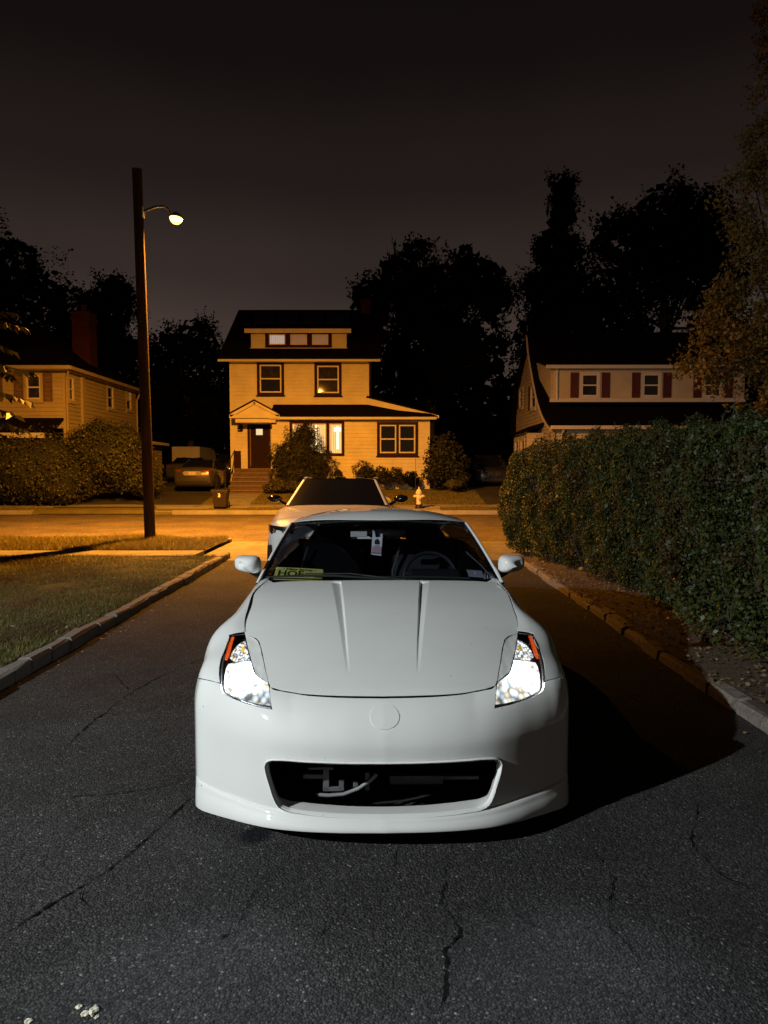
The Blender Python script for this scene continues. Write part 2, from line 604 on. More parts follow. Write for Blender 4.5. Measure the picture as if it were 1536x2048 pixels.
def gz(d):
    return float(np.interp(d, [-50, 25.55, 25.7, 26.6, 27.9, 30.6, 32.5, 45, 400], [-.05, -.05, .13, .18, .21, .58, .78, 1.0, 1.0]))
ds = [-60, -5, 5, 15, 25.5, 25.72] + list(np.linspace(26, 34, 25)) + [38, 45, 70, 120, 250, 450]
xs = [-300, -100, -40] + list(np.linspace(-30, 30, 31)) + [40, 100, 300]
V = [(x, d, gz(d)) for d in ds for x in xs]
nx = len(xs)
Fc = [(i * nx + j, i * nx + j + 1, (i + 1) * nx + j + 1, (i + 1) * nx + j) for i in range(len(ds) - 1) for j in range(nx - 1)]
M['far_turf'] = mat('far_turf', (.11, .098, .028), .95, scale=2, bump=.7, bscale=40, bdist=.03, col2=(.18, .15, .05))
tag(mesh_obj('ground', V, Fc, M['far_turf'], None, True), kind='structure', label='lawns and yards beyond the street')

def sheet(name, x0, x1, y0, y1, z, mt, nx=8, ny=20, rough=0.0, label=None, zf=None):
    X = np.linspace(x0, x1, nx); Y = np.linspace(y0, y1, ny)
    V = [(x, y, (zf(x, y) if zf else z) + (random.uniform(-rough, rough) if rough else 0)) for y in Y for x in X]
    Fc = [(i * nx + j, i * nx + j + 1, (i + 1) * nx + j + 1, (i + 1) * nx + j) for i in range(ny - 1) for j in range(nx - 1)]
    o = mesh_obj(name, V, Fc, mt, None, True)
    tag(o, label, kind='structure')
    return o
XL, XR = -2.78, 2.30
def dz_(x, y):
    return .012 * math.sin(x * 1.3 + y * .7) * math.sin(y * .9) - .0
sheet('driveway', XL - .05, XR + .06, -4, 12.35, 0, M['driveway'], 20, 60, label='cracked dark asphalt driveway', zf=dz_)
MB().prism([(12.2, -.02), (12.36, .018), (15.55, .018), (15.6, -.02), (15.6, -.2), (12.2, -.2)], 0, XL - .6, XR + .55).build('driveway_apron', M['apron'])
tag(bpy.data.objects['driveway_apron'], 'concrete apron where the driveway meets the street', kind='structure')
def rz_(x, y):
    t = (y - 15.6) / 9.9
    return -.012 + .05 * math.sin(math.pi * t)
sheet('road', -90, 90, 15.58, 25.52, 0, M['road'], 30, 14, label='residential street lit orange', zf=rz_)
# raised beds and lawns on this side
def bed(name, x0, x1, y0, y1, z, mt, label):
    o = sheet(name, x0, x1, y0, y1, z, mt, max(4, int(abs(x1 - x0) * 3)), max(4, int((y1 - y0) * 3)), .012, label)
    return o
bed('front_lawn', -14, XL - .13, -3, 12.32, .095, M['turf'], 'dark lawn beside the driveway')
bed('planting_bed', XR + .1, 9, -3, 12.32, .075, M['soil'], 'bare soil bed under the hedge')
MB().box(-60, XL - .6, 12.30, 13.1, -.2, .10).build('sidewalk', M['apron'])
MB().box(XR + .55, 60, 12.30, 13.1, -.2, .10).build('sidewalk', M['apron'])
for o in ('sidewalk', 'sidewalk.001'): tag(bpy.data.objects[o], 'concrete sidewalk on the near side of the street', kind='structure')
bed('verge', -60, XL - .62, 13.1, 15.42, .085, M['turf'], 'grass verge between sidewalk and street')
bed('verge', XR + .57, 40, 13.1, 15.42, .085, M['turf'], 'grass verge between sidewalk and street')
def kerbline(name, x0, x1, y0, y1, z0, z1, label):
    o = MB().box(x0, x1, y0, y1, z0, z1).build(name, M['concrete'], None, bevel=.015)
    tag(o, label, kind='structure')
kerbline('street_kerb', -60, XL - .62, 15.42, 15.60, -.3, .09, 'concrete street kerb on the near side')
kerbline('street_kerb', XR + .57, 60, 15.42, 15.60, -.3, .09, 'concrete street kerb on the near side')
kerbline('street_kerb', -7.75, 60, 25.50, 25.72, -.3, .135, 'pale concrete kerb on the far side of the street')
kerbline('street_kerb', -60, -12.9, 25.50, 25.72, -.3, .135, 'pale concrete kerb on the far side of the street')
# far side: sidewalk slabs, drive aprons, path to the steps
def slabs(name, x0, x1, y0, y1, n, label):
    root = empty(name, ((x0 + x1) / 2, (y0 + y1) / 2, gz((y0 + y1) / 2)))
    tag(root, label, kind='structure')
    w = (x1 - x0) / n
    for k in range(n):
        a, b = x0 + k * w + .008, x0 + (k + 1) * w - .008
        j = random.uniform(-.008, .012)
        zc0, zc1 = gz(y0) + .02 + j, gz(y1) + .02 + j
        V = [(a, y0, zc0), (b, y0, zc0), (b, y1, zc1), (a, y1, zc1), (a, y0, zc0 - .2), (b, y0, zc0 - .2), (b, y1, zc1 - .2), (a, y1, zc1 - .2)]
        V = [(v[0] - root.location[0], v[1] - root.location[1], v[2] - root.location[2]) for v in V]
        mesh_obj('slab', V, [(0, 1, 2, 3), (4, 7, 6, 5), (0, 4, 5, 1), (1, 5, 6, 2), (2, 6, 7, 3), (3, 7, 4, 0)], M['concrete'], root)
slabs('far_sidewalk', -24, -12.6, 26.7, 27.9, 8, 'concrete sidewalk slabs across the street before the bushes')
slabs('far_sidewalk', -12.5, -7.3, 26.75, 27.9, 4, 'concrete sidewalk slabs crossing the shared drive')
slabs('far_sidewalk', -7.2, 14.4, 26.7, 27.9, 15, 'concrete sidewalk slabs in front of the cream house')
slabs('drive_apron', -8.6, -6.6, 25.66, 26.62, 1, 'concrete apron strip beside the trash bin')
slabs('hydrant_pad', .6, 2.1, 25.75, 26.66, 1, 'concrete pad around the fire hydrant')
M['drive2'] = asphalt_mat('worn_asphalt', (.085, .078, .07), (.2, .19, .18), 60.0, False, bump=.4)
def prof_sheet(name, x0, x1, y0, y1, mt, label, lift=.02, ny=24):
    sheet(name, x0, x1, y0, y1, 0, mt, 4, ny, 0, label, zf=lambda x, y: gz(y) + lift)
prof_sheet('shared_drive', -12.6, -7.35, 27.9, 60, M['drive2'], 'worn asphalt drive between the two houses')
sheet('shared_drive', -12.6, -8.7, 25.5, 26.72, 0, M['drive2'], 4, 6, 0, 'worn asphalt drive mouth at the street', zf=lambda x, y: float(np.interp(y, [25.5, 26.72], [-.0, .215])))
prof_sheet('house_path', -6.75, -5.35, 27.9, 30.75, M['concrete'], 'short concrete path to the brick steps')
prof_sheet('neighbour_drive', 4.1, 7.0, 27.9, 60, M['drive2'], 'asphalt drive beside the cream house')

# kerb stones along the drive
def stone_mesh(w, l, h, j, seed):
    r_ = random.Random(seed)
    me = bpy.data.meshes.new('stone')
    bm = bmesh.new()
    bmesh.ops.create_cube(bm, size=1.0)
    for v in bm.verts: v.co = Vector((v.co.x * w, v.co.y * l, v.co.z * h))
    bmesh.ops.bevel(bm, geom=bm.edges[:], offset=min(w, h, l) * .16, segments=1, affect='EDGES', profile=.6)
    for v in bm.verts:
        v.co += Vector((r_.uniform(-j, j), r_.uniform(-j, j), r_.uniform(-j, j)))
    bm.to_mesh(me); bm.free()
    return me
def kerb_row(name, x, y0, y1, w, h, ztop, mt, label, lmin, lmax, j, wob):
    root = empty(name, (x, (y0 + y1) / 2, 0))
    tag(root, label, kind='structure')
    protos = []
    for k in range(7):
        me = stone_mesh(w, 1.0, h, j, 100 + k); me.materials.append(mt); protos.append(me)
    y, k = y0, 0
    while y < y1:
        L = random.uniform(lmin, lmax)
        o = bpy.data.objects.new('stone', protos[k % 7])
        o.scale = (random.uniform(.9, 1.1), L, 1)
        o.location = (random.uniform(-wob, wob), y + L / 2 - root.location[1], ztop - h / 2 + random.uniform(-wob, wob) * .8)
        o.rotation_euler = (random.uniform(-.03, .03), random.uniform(-.05, .05), random.uniform(-.04, .04) + (math.pi if k % 2 else 0))
        link(o, root)
        y += L + random.uniform(.006, .016); k += 1
kerb_row('drive_kerb', XL - .075, 2.2, 12.45, .125, .26, .112, M['granite'], 'row of granite kerb stones between driveway and lawn', .24, .40, .007, .010)
kerb_row('drive_kerb', XR + .11, 2.2, 12.4, .15, .24, .078, M['old_stone'], 'worn low kerb stones between driveway and hedge bed', .26, .62, .012, .012)

# ------------------------------------------------------------------ street lamp
lamp = empty('street_lamp', tuple(at_z(301, 1084, .085)))
tag(lamp, 'leaning wooden street lamp pole with a lit sodium lamp on a short arm', 'street lamp')
LB = Vector(lamp.location)
top = Vector(at_y(274, 342, LB.y))
def lrel(p): return tuple(Vector(p) - LB)
M['pole_wood'] = mat('pole_wood', (.065, .043, .028), .95, spec=.08, var=.4, scale=3.0, bump=.6, bscale=9, bdist=.02, stretch=(8, 8, .6))
n_ = 14
pts = [Vector((0, 0, -.3)).lerp(top - LB, i / n_) for i in range(n_ + 1)]
MB().tube(pts, [.115 - .018 * i / n_ for i in range(n_ + 1)], 16).build('pole', M['pole_wood'], lamp, True)
ptop = top - LB
MB().lathe([(.10, 0), (.105, .03), (.0, .05)], 16, 'z', tuple(ptop)).build('pole_cap', M['dark_metal'], lamp, True)
M['galv'] = mat('galvanised', (.40, .40, .40), .45, .7, var=.15, scale=12)
a0 = Vector(at_y(284, 424, LB.y)) ; dY = .95
a1 = Vector(at_y(310, 414, LB.y + dY * .45)); a2 = Vector(at_y(326, 412.5, LB.y + dY * .75)); a3 = Vector(at_y(336, 418, LB.y + dY * .95)); a4 = Vector(at_y(339, 426, LB.y + dY))
MB().tube([lrel(a0), lrel(a1), lrel(a2), lrel(a3), lrel(a4)], .028, 10).build('arm', M['galv'], lamp, True)
MB().box(a0.x - LB.x - .05, a0.x - LB.x + .03, -.05, .09, a0.z - LB.z - .12, a0.z - LB.z + .12).build('arm_bracket', M['galv'], lamp, bevel=.01)
hc = Vector(at_y(352, 433, LB.y + dY + .05))
hd = MB().lathe([(.0, .085), (.05, .08), (.085, .05), (.135, .015), (.146, -.02), (.146, -.042), (.140, -.042), (.135, -.01)], 24, 'z').build('lamp_head', M['galv'], lamp, True)
hd.location = lrel(hc); hd.rotation_euler = (R(-2), R(3), 0); hd.scale = (1.0, 1.15, 1)
M['bowl'] = emit_mat('sodium_bowl', (1.0, .47, .085), 3.0)
nt_ = M['bowl'].node_tree
ad_ = nt_.nodes.new('ShaderNodeAddShader'); tr_ = nt_.nodes.new('ShaderNodeBsdfTransparent')
nt_.links.new(nt_.nodes['Emission'].outputs[0], ad_.inputs[0]); nt_.links.new(tr_.outputs[0], ad_.inputs[1])
nt_.links.new(ad_.outputs[0], nt_.nodes['Material Output'].inputs['Surface'])
bw = MB().lathe([(.128, -.035), (.132, -.05), (.118, -.10), (.075, -.145), (.0, -.16)], 24, 'z').build('glass_bowl', M['bowl'], lamp, True)
bw.location = lrel(hc); bw.rotation_euler = hd.rotation_euler; bw.scale = (1.0, 1.15, 1)
ld = bpy.data.lights.new('sodium_light', 'SPOT')
ld.energy, ld.color, ld.shadow_soft_size = STREET_POWER, SODIUM, .035
ld.spot_size, ld.spot_blend = R(176), 1.0
lo = bpy.data.objects.new('sodium_light', ld)
lo.location = (Vector(lrel(hc)) + Vector((0, 0, -.055)))
lo.rotation_euler = Vector((.04, .42, -.90)).to_track_quat('-Z', 'Y').to_euler()
link(lo, lamp)

# ------------------------------------------------------------------ flood lamp behind the camera, on its post
fl = empty('flood_lamp', (FLOOD_AT[0], FLOOD_AT[1] - .25, .09))
tag(fl, 'white flood lamp on a post in the front lawn', 'flood lamp')
MB().tube([(0, 0, -.1), (0, 0, FLOOD_AT[2] - .05)], .05, 12).build('post', M['galv'], fl, True)
MB().box(-.14, .14, -.02, .12, FLOOD_AT[2] - .19, FLOOD_AT[2] + .01).build('lamp_housing', M['black_plastic'], fl, bevel=.01)
ld = bpy.data.lights.new('flood_light', 'SPOT')
ld.energy, ld.color, ld.shadow_soft_size = FLOOD_POWER, (.93, 1.0, .99), .05
lo = bpy.data.objects.new('flood_light', ld)
lo.location = (0, .25, FLOOD_AT[2] - .09)
ld.spot_size, ld.spot_blend = R(92), .45
lo.rotation_euler = (Vector((.5, 4.3, .3)) - Vector(FLOOD_AT)).to_track_quat('-Z', 'Y').to_euler()
link(lo, fl)

# cracks in the driveway
M['crack'] = mat('crack_gap', (.006, .006, .006), 1.0, spec=.1)
def crack(pts, w0, branch=True):
    P = np.array([at_z(px, py, 0)[:2] for px, py in pts])
    L = np.r_[0, np.cumsum(np.linalg.norm(np.diff(P, axis=0), axis=1))]
    n = max(8, int(L[-1] / .022))
    Q = np.stack([np.interp(np.linspace(0, L[-1], n), L, P[:, i]) for i in (0, 1)], 1)
    Q += np.cumsum(rng.normal(size=Q.shape), 0) * .0022 + rng.normal(size=Q.shape) * .0035
    t = unit(np.gradient(Q, axis=0)); nn = np.stack([-t[:, 1], t[:, 0]], 1)
    w = w0 * np.abs(.55 + .45 * np.sin(np.linspace(0, 17, n)) + rng.normal(size=n) * .45) * np.clip(np.minimum(np.arange(n), n - 1 - np.arange(n)) / 5, 0, 1) + .0004
    z = np.array([dz_(*q) for q in Q]) + .0045
    V = np.vstack([np.c_[Q + nn * w[:, None], z], np.c_[Q - nn * w[:, None], z]])
    o = mesh_obj('crack', V, [(i, n + i, n + i + 1, i + 1) for i in range(n - 1)], M['crack'], bpy.data.objects['driveway'])
for pts, w0 in (([(890, 1765), (878, 1800), (876, 1815), (905, 1850), (922, 1870), (900, 1890), (884, 1905), (888, 1950), (880, 2010), (870, 2048)], .004),
                ([(905, 1685), (895, 1720), (890, 1765)], .0022), ([(803, 1680), (790, 1720), (786, 1760)], .0025), ([(1010, 1790), (1030, 1830), (1045, 1850), (1100, 1870)], .0018),
                ([(392, 1590), (350, 1630), (300, 1672), (280, 1690), (240, 1722), (170, 1770), (90, 1815), (0, 1872)], .004), ([(170, 1770), (160, 1795), (175, 1815)], .003),
                ([(380, 1555), (330, 1575), (240, 1590), (120, 1600)], .0025), ([(470, 1300), (360, 1330), (260, 1380), (180, 1440), (120, 1500)], .004),
                ([(260, 1380), (230, 1350), (190, 1345)], .003), ([(690, 1830), (640, 1880), (655, 1930)], .002), ([(540, 1760), (500, 1800), (480, 1870), (400, 1900)], .002),
                ([(1180, 1700), (1230, 1760), (1220, 1850), (1290, 1930)], .0018), ([(1400, 1600), (1380, 1680), (1440, 1750), (1536, 1790)], .0022)):
    crack(pts, w0)
# ================================================================== the white sports car
CAR_Y = 2.85
CU = 764.7                      # picture column of the car's middle
def m_paint(name, base, flake=0.0):
    m, nt, b = new_mat(name)
    b.inputs['Base Color'].default_value = (*base, 1)
    b.inputs['Roughness'].default_value = 0.55
    b.inputs['Specular IOR Level'].default_value = 0.2
    b.inputs['Coat Weight'].default_value = 1.0
    b.inputs['Coat Roughness'].default_value = 0.035
    b.inputs['Coat IOR'].default_value = 1.55
    tc = N_(nt, 'ShaderNodeTexCoord')
    # stone chips and tar specks
    vo = N_(nt, 'ShaderNodeTexVoronoi', Scale=9.0)
    vo.inputs['Randomness'].default_value = 1.0
    nt.links.new(tc.outputs['Object'], vo.inputs['Vector'])
    lt = N_(nt, 'ShaderNodeMath', operation='LESS_THAN')
    lt.inputs[1].default_value = 0.028
    nt.links.new(vo.outputs['Distance'], lt.inputs[0])
    sp = N_(nt, 'ShaderNodeSeparateColor')
    nt.links.new(vo.outputs['Color'], sp.inputs[0])
    gt = N_(nt, 'ShaderNodeMath', operation='GREATER_THAN')
    gt.inputs[1].default_value = 0.45
    nt.links.new(sp.outputs[0], gt.inputs[0])
    mu = N_(nt, 'ShaderNodeMath', operation='MULTIPLY')
    nt.links.new(lt.outputs[0], mu.inputs[0]); nt.links.new(gt.outputs[0], mu.inputs[1])
    nz = N_(nt, 'ShaderNodeTexNoise', Scale=3.5, Detail=6.0, Roughness=0.6)
    nt.links.new(tc.outputs['Object'], nz.inputs['Vector'])
    mx0 = N_(nt, 'ShaderNodeMix', data_type='RGBA')
    mx0.inputs[6].default_value = (*[c * 0.93 for c in base], 1)
    mx0.inputs[7].default_value = (*[min(1, c * 1.04) for c in base], 1)
    nt.links.new(nz.outputs['Fac'], mx0.inputs[0])
    mx = N_(nt, 'ShaderNodeMix', data_type='RGBA')
    nt.links.new(mx0.outputs[2], mx.inputs[6])
    mx.inputs[7].default_value = (0.10, 0.09, 0.08, 1)
    nt.links.new(mu.outputs[0], mx.inputs[0])
    nt.links.new(mx.outputs[2], b.inputs['Base Color'])
    # dust film: uneven coat gloss
    mr = N_(nt, 'ShaderNodeMapRange')
    mr.inputs[1].default_value, mr.inputs[2].default_value = 0.35, 0.7
    mr.inputs[3].default_value, mr.inputs[4].default_value = 0.015, 0.05
    nt.links.new(nz.outputs['Fac'], mr.inputs[0])
    nt.links.new(mr.outputs[0], b.inputs['Coat Roughness'])
    return m
M['white_paint'] = m_paint('white_paint', (0.74, 0.745, 0.74))
M['glass_dark'] = glass_mat('glass_dark', (0.62, 0.65, 0.71))
M['glass_side'] = glass_mat('glass_side', (0.10, 0.11, 0.13))
M['lens'] = glass_mat('lens', (0.94, 0.96, 0.98), 0.0, 1.45)
M['head_housing'] = mat('head_housing', (0.03, 0.028, 0.028), 0.3, 0.3)

def facet_mat(name, col, scale, rough=0.08):
    m, nt, b = new_mat(name)
    b.inputs['Base Color'].default_value = (*col, 1)
    b.inputs['Metallic'].default_value = 1.0
    b.inputs['Roughness'].default_value = rough
    tc = N_(nt, 'ShaderNodeTexCoord')
    vo = N_(nt, 'ShaderNodeTexVoronoi', Scale=scale)
    nt.links.new(tc.outputs['Object'], vo.inputs['Vector'])
    bp = N_(nt, 'ShaderNodeBump', Strength=1.0, Distance=0.02)
    nt.links.new(vo.outputs['Distance'], bp.inputs['Height'])
    nt.links.new(bp.outputs[0], b.inputs['Normal'])
    return m
M['facet'] = facet_mat('facet', (0.9, 0.89, 0.86), 70, .32)
M['rim_dark'] = mat('rim_dark', (.20, .20, .21), .2, .9)

def bowl_mat(name='lamp_bowl_lit', scale=36.0, top=14.0, low=1.6, warm=.60, core=None):
    """lit reflector: the lamp's own light, broken up by the moulded facets"""
    m, nt, b = new_mat(name)
    nt.nodes.remove(b)
    tc = N_(nt, 'ShaderNodeTexCoord')
    vo = N_(nt, 'ShaderNodeTexVoronoi', Scale=scale)
    mp = N_(nt, 'ShaderNodeMapping')
    mp.inputs['Scale'].default_value = (1.0, 0.5, 1.0)
    nt.links.new(tc.outputs['Object'], mp.inputs[0])
    nt.links.new(mp.outputs[0], vo.inputs['Vector'])
    nz = N_(nt, 'ShaderNodeTexNoise', Scale=26.0, Detail=3.0)
    nt.links.new(tc.outputs['Object'], nz.inputs['Vector'])
    ramp = N_(nt, 'ShaderNodeValToRGB')
    ramp.color_ramp.elements[0].position = 0.36
    ramp.color_ramp.elements[0].color = (0.70, 0.86, 1.0, 1)
    ramp.color_ramp.elements[1].position = warm
    ramp.color_ramp.elements[1].color = (1.0, 0.88, 0.66, 1)
    e = ramp.color_ramp.elements.new(0.5); e.color = (0.92, 0.97, 1.0, 1)
    nt.links.new(nz.outputs['Fac'], ramp.inputs[0])
    mr = N_(nt, 'ShaderNodeMapRange')
    mr.inputs[1].default_value, mr.inputs[2].default_value = 0.0, 0.75
    mr.inputs[3].default_value, mr.inputs[4].default_value = top, low
    nt.links.new(vo.outputs['Distance'], mr.inputs[0])
    em = N_(nt, 'ShaderNodeEmission')
    nt.links.new(ramp.outputs[0], em.inputs['Color'])
    if core:
        ab = N_(nt, 'ShaderNodeVectorMath', operation='ABSOLUTE')
        nt.links.new(tc.outputs['Object'], ab.inputs[0])
        dn = N_(nt, 'ShaderNodeVectorMath', operation='DISTANCE')
        nt.links.new(ab.outputs[0], dn.inputs[0]); dn.inputs[1].default_value = core
        fo = N_(nt, 'ShaderNodeMapRange')
        fo.interpolation_type = 'SMOOTHSTEP'
        fo.inputs[1].default_value, fo.inputs[2].default_value = .03, .17
        fo.inputs[3].default_value, fo.inputs[4].default_value = 1.0, .12
        nt.links.new(dn.outputs['Value'], fo.inputs[0])
        mm = N_(nt, 'ShaderNodeMath', operation='MULTIPLY')
        nt.links.new(mr.outputs[0], mm.inputs[0]); nt.links.new(fo.outputs[0], mm.inputs[1])
        nt.links.new(mm.outputs[0], em.inputs['Strength'])
    else:
        nt.links.new(mr.outputs[0], em.inputs['Strength'])
    nt.links.new(em.outputs[0], nt.nodes['Material Output'].inputs['Surface'])
    return m
M['bowl_lit'] = bowl_mat(core=(.64, .40, .66))
M['signal_glow'] = bowl_mat('turn_signal_glow', 90.0, 2.4, .16, .56)  # emission stands for the lamp's light caught by the signal reflector facets
M['bulb_lit'] = emit_mat('bulb_lit', (0.85, 0.93, 1.0), 40.0)
M['amber_bulb'] = mat('amber_bulb', (0.85, 0.45, 0.03), 0.2, emit=(1.0, 0.55, 0.03), estr=0.5)

def marker_mat():
    m, nt, b = new_mat('side_marker')
    tc = N_(nt, 'ShaderNodeTexCoord')
    nz = N_(nt, 'ShaderNodeTexWave', Scale=55.0, Distortion=1.5)
    nt.links.new(tc.outputs['Object'], nz.inputs['Vector'])
    ramp = N_(nt, 'ShaderNodeValToRGB')
    ramp.color_ramp.elements[0].color = (0.45, 0.02, 0.01, 1)
    ramp.color_ramp.elements[1].color = (1.0, 0.16, 0.015, 1)
    nt.links.new(nz.outputs['Fac'], ramp.inputs[0])
    nt.links.new(ramp.outputs[0], b.inputs['Base Color'])
    nt.links.new(ramp.outputs[0], b.inputs['Emission Color'])
    b.inputs['Emission Strength'].default_value = 0.55
    b.inputs['Roughness'].default_value = 0.15
    return m
M['marker'] = marker_mat()

car = empty('sports_car', (0, CAR_Y, 0), R(0.9))
tag(car, 'white two-door sports car with lit headlights parked on the driveway', 'car')

CO = np.array([0, -CAR_Y, CAM_H])
def cproj(P):
    q = np.asarray(P, float) - CO
    d = q @ FWD
    return np.stack([F * q[..., 0] / d, 1024 - F * (q @ UP) / d], -1)      # u from the car's middle, v row
def cray_y(u, v, Y):
    r = np.array([u / F, 0, 0]) + UP * ((1024 - v) / F) + FWD
    return CO + r * ((Y + CAR_Y) / r[1])

# --- bumper surface B(s,z)
PLAN = np.array([(0, 0), (.2, .010), (.35, .034), (.475, .072), (.572, .120), (.667, .178), (.753, .232), (.818, .278), (.857, .322), (.881, .385), (.899, .45), (.910, .52), (.916, .62)])
pl_fine = spline(PLAN, 400)
pl_s = np.r_[0, np.cumsum(np.linalg.norm(np.diff(pl_fine, axis=0), axis=1))]
PZ = np.array([.05, .12, .18, .228, .33, .415, .455, .5, .54, .58, .62, .64, .66, .70, .76])
PO = np.array([.03, .012, .002, .0, .002, .0, .001, .014, .036, .068, .120, .160, .205, .31, .46])
def Bmap(q):
    s, z = np.abs(q[:, 0]), q[:, 1]
    sg = np.where(q[:, 0] < 0, -1.0, 1.0)
    x = np.interp(s, pl_s, pl_fine[:, 0]); y = np.interp(s, pl_s, pl_fine[:, 1])
    pr = hermite(PZ, PO, np.clip(z, .05, .76))
    w = 1 - np.clip((s - .40) / .58, 0, 1)
    tuck = np.clip((z - .5) / .2, 0, 1) ** 2 * 0.05 * np.clip((s - .55) / .35, 0, 1)
    return np.stack([sg * (x - tuck), y + pr * w, z], 1)
# --- hood surface H(x,Y)
HY = np.array([0.0, .10, .16, .25, .4, .55, .72, .95, 1.2, 1.42, 1.6])
HZ = np.array([.52, .605, .640, .676, .727, .772, .818, .872, .914, .937, .945])
KY = np.array([0, .2, .5, .72, .95, 1.2, 1.5]); KZ = np.array([.06, .053, .048, .044, .030, .020, .012])
def groove(x, Y):
    t = np.clip((Y - .27) / (1.36 - .27), 0, 1)
    xg = .158 + (.2466 - .158) * t
    w = .008 + .048 * t
    dep = .013 * np.clip(t * 1.5, 0, 1) * np.clip((1.375 - Y) / .008, 0, 1)
    a = np.abs(x) - xg
    sm = lambda f: f * f * (3 - 2 * f)
    return np.where(a >= 0, -dep * np.clip(1 - a / w, 0, 1), -dep * sm(np.clip(1 + a / .010, 0, 1)))
def Hraw(x, Y):
    return hermite(HY, HZ, np.clip(Y, 0, 1.6)) - np.interp(Y, KY, KZ) * (np.abs(x) / .7) ** 2.6
def Hmap(q):
    return np.stack([q[:, 0], q[:, 1], Hraw(q[:, 0], q[:, 1]) + groove(q[:, 0], q[:, 1])], 1)
def Hsmooth(q):
    return np.stack([q[:, 0], q[:, 1], Hraw(q[:, 0], q[:, 1])], 1)
# --- body side S(Y,t)
ST = {
 .25: [(.62, .635), (.69, .600), (.74, .55), (.775, .47), (.79, .36), (.78, .2)],
 .36: [(.65, .665), (.745, .634), (.815, .590), (.856, .50), (.862, .38), (.86, .2)],
 .50: [(.665, .715), (.772, .697), (.866, .648), (.902, .555), (.900, .40), (.88, .2)],
 .65: [(.675, .757), (.765, .745), (.862, .705), (.912, .61), (.912, .45), (.89, .2)],
 .80: [(.685, .802), (.785, .800), (.876, .757), (.920, .655), (.918, .48), (.89, .2)],
 1.0: [(.690, .866), (.755, .858), (.826, .800), (.880, .69), (.890, .48), (.88, .2)],
 1.2: [(.695, .906), (.748, .896), (.803, .838), (.856, .72), (.87, .48), (.87, .2)],
 1.45: [(.690, .930), (.745, .918), (.800, .858), (.852, .73), (.864, .48), (.86, .2)],
 2.0: [(.715, .937), (.765, .917), (.825, .85), (.865, .73), (.872, .48), (.86, .2)],
 2.6: [(.700, .952), (.765, .925), (.835, .86), (.875, .74), (.878, .48), (.86, .2)],
 3.1: [(.660, .985), (.765, .960), (.855, .89), (.90, .76), (.90, .48), (.88, .2)],
 3.5: [(.600, 1.0), (.75, .975), (.86, .90), (.91, .76), (.905, .48), (.88, .22)],
 3.9: [(.550, .985), (.72, .955), (.83, .88), (.885, .75), (.88, .50), (.85, .25)],
 4.2: [(.500, .93), (.66, .90), (.76, .83), (.81, .72), (.81, .50), (.78, .28)],
 4.32: [(.470, .88), (.62, .85), (.71, .78), (.75, .69), (.75, .50), (.72, .30)],
}
SY = np.array(sorted(ST)); SP = np.array([ST[k] for k in SY])       # (stations,6,2)
TK = np.array([0, .16, .33, .52, .74, 1.0])
def Smap(q):
    Y, t = q[:, 0], np.clip(q[:, 1], 0, 1)
    sec = hermite(SY, SP.reshape(len(SY), -1), np.clip(Y, SY[0], SY[-1])).reshape(-1, 6, 2)
    # per-row cubic in t (Catmull style on TK)
    out = np.zeros((len(Y), 2))
    h = np.diff(TK)
    d = np.diff(sec, axis=1) / h[None, :, None]
    m = np.zeros_like(sec)
    m[:, 0], m[:, -1] = d[:, 0], d[:, -1]
    w1 = (h[1:] / (h[1:] + h[:-1]))[None, :, None]
    m[:, 1:-1] = d[:, :-1] * w1 + d[:, 1:] * (1 - w1)
    i = np.clip(np.searchsorted(TK, t, side='right') - 1, 0, 4)
    k = np.arange(len(Y))
    tt = ((t - TK[i]) / h[i])[:, None]
    hh = h[i][:, None]
    t2, t3 = tt * tt, tt ** 3
    out = (2 * t3 - 3 * t2 + 1) * sec[k, i] + (t3 - 2 * t2 + tt) * hh * m[k, i] + (-2 * t3 + 3 * t2) * sec[k, i + 1] + (t3 - t2) * hh * m[k, i + 1]
    return np.stack([out[:, 0], Y, out[:, 1]], 1)

def inv(fmap, px, lo, hi, n=70, off=0.0):
    """picture points (u,v) -> domain coordinates on the surface"""
    A, B_ = np.meshgrid(np.linspace(lo[0], hi[0], n), np.linspace(lo[1], hi[1], n))
    G = np.stack([A.ravel(), B_.ravel()], 1)
    gp = cproj(fmap(G))
    out = []
    for p in px:
        q = G[np.argmin(((gp - p) ** 2).sum(1))].copy()
        for _ in range(12):
            e = 1e-4
            f0, f1, f2 = cproj(fmap(np.array([q, q + [e, 0], q + [0, e]])))
            J = np.stack([(f1 - f0) / e, (f2 - f0) / e], 1)
            st = np.linalg.lstsq(J, np.asarray(p, float) - f0, rcond=None)[0]
            st = np.clip(st, -.08, .08)
            q = np.clip(q + st, lo, hi)
        out.append(q)
    return np.array(out)

invB = lambda px: inv(Bmap, px, (0, .06), (1.15, .74))
invH = lambda px: inv(Hsmooth, px, (0, .02), (.85, 1.58))
invS = lambda px: inv(Smap, px, (.26, 0), (1.6, .7))
invSf = lambda px: inv(Smap, px, (.30, 0), (.86, .62))
def mir(P):
    return np.asarray(P) * [-1, 1]

# headlight outline in the picture (u, v)
P0, P1, P2, P3, P4, P5, P6 = (303, 1269), (274, 1265.6), (268.4, 1299), (263, 1321), (256, 1345), (228, 1367), (223, 1416)
P7, P8, P9, P10 = (288, 1398), (324, 1378), (325, 1359), (318, 1309)

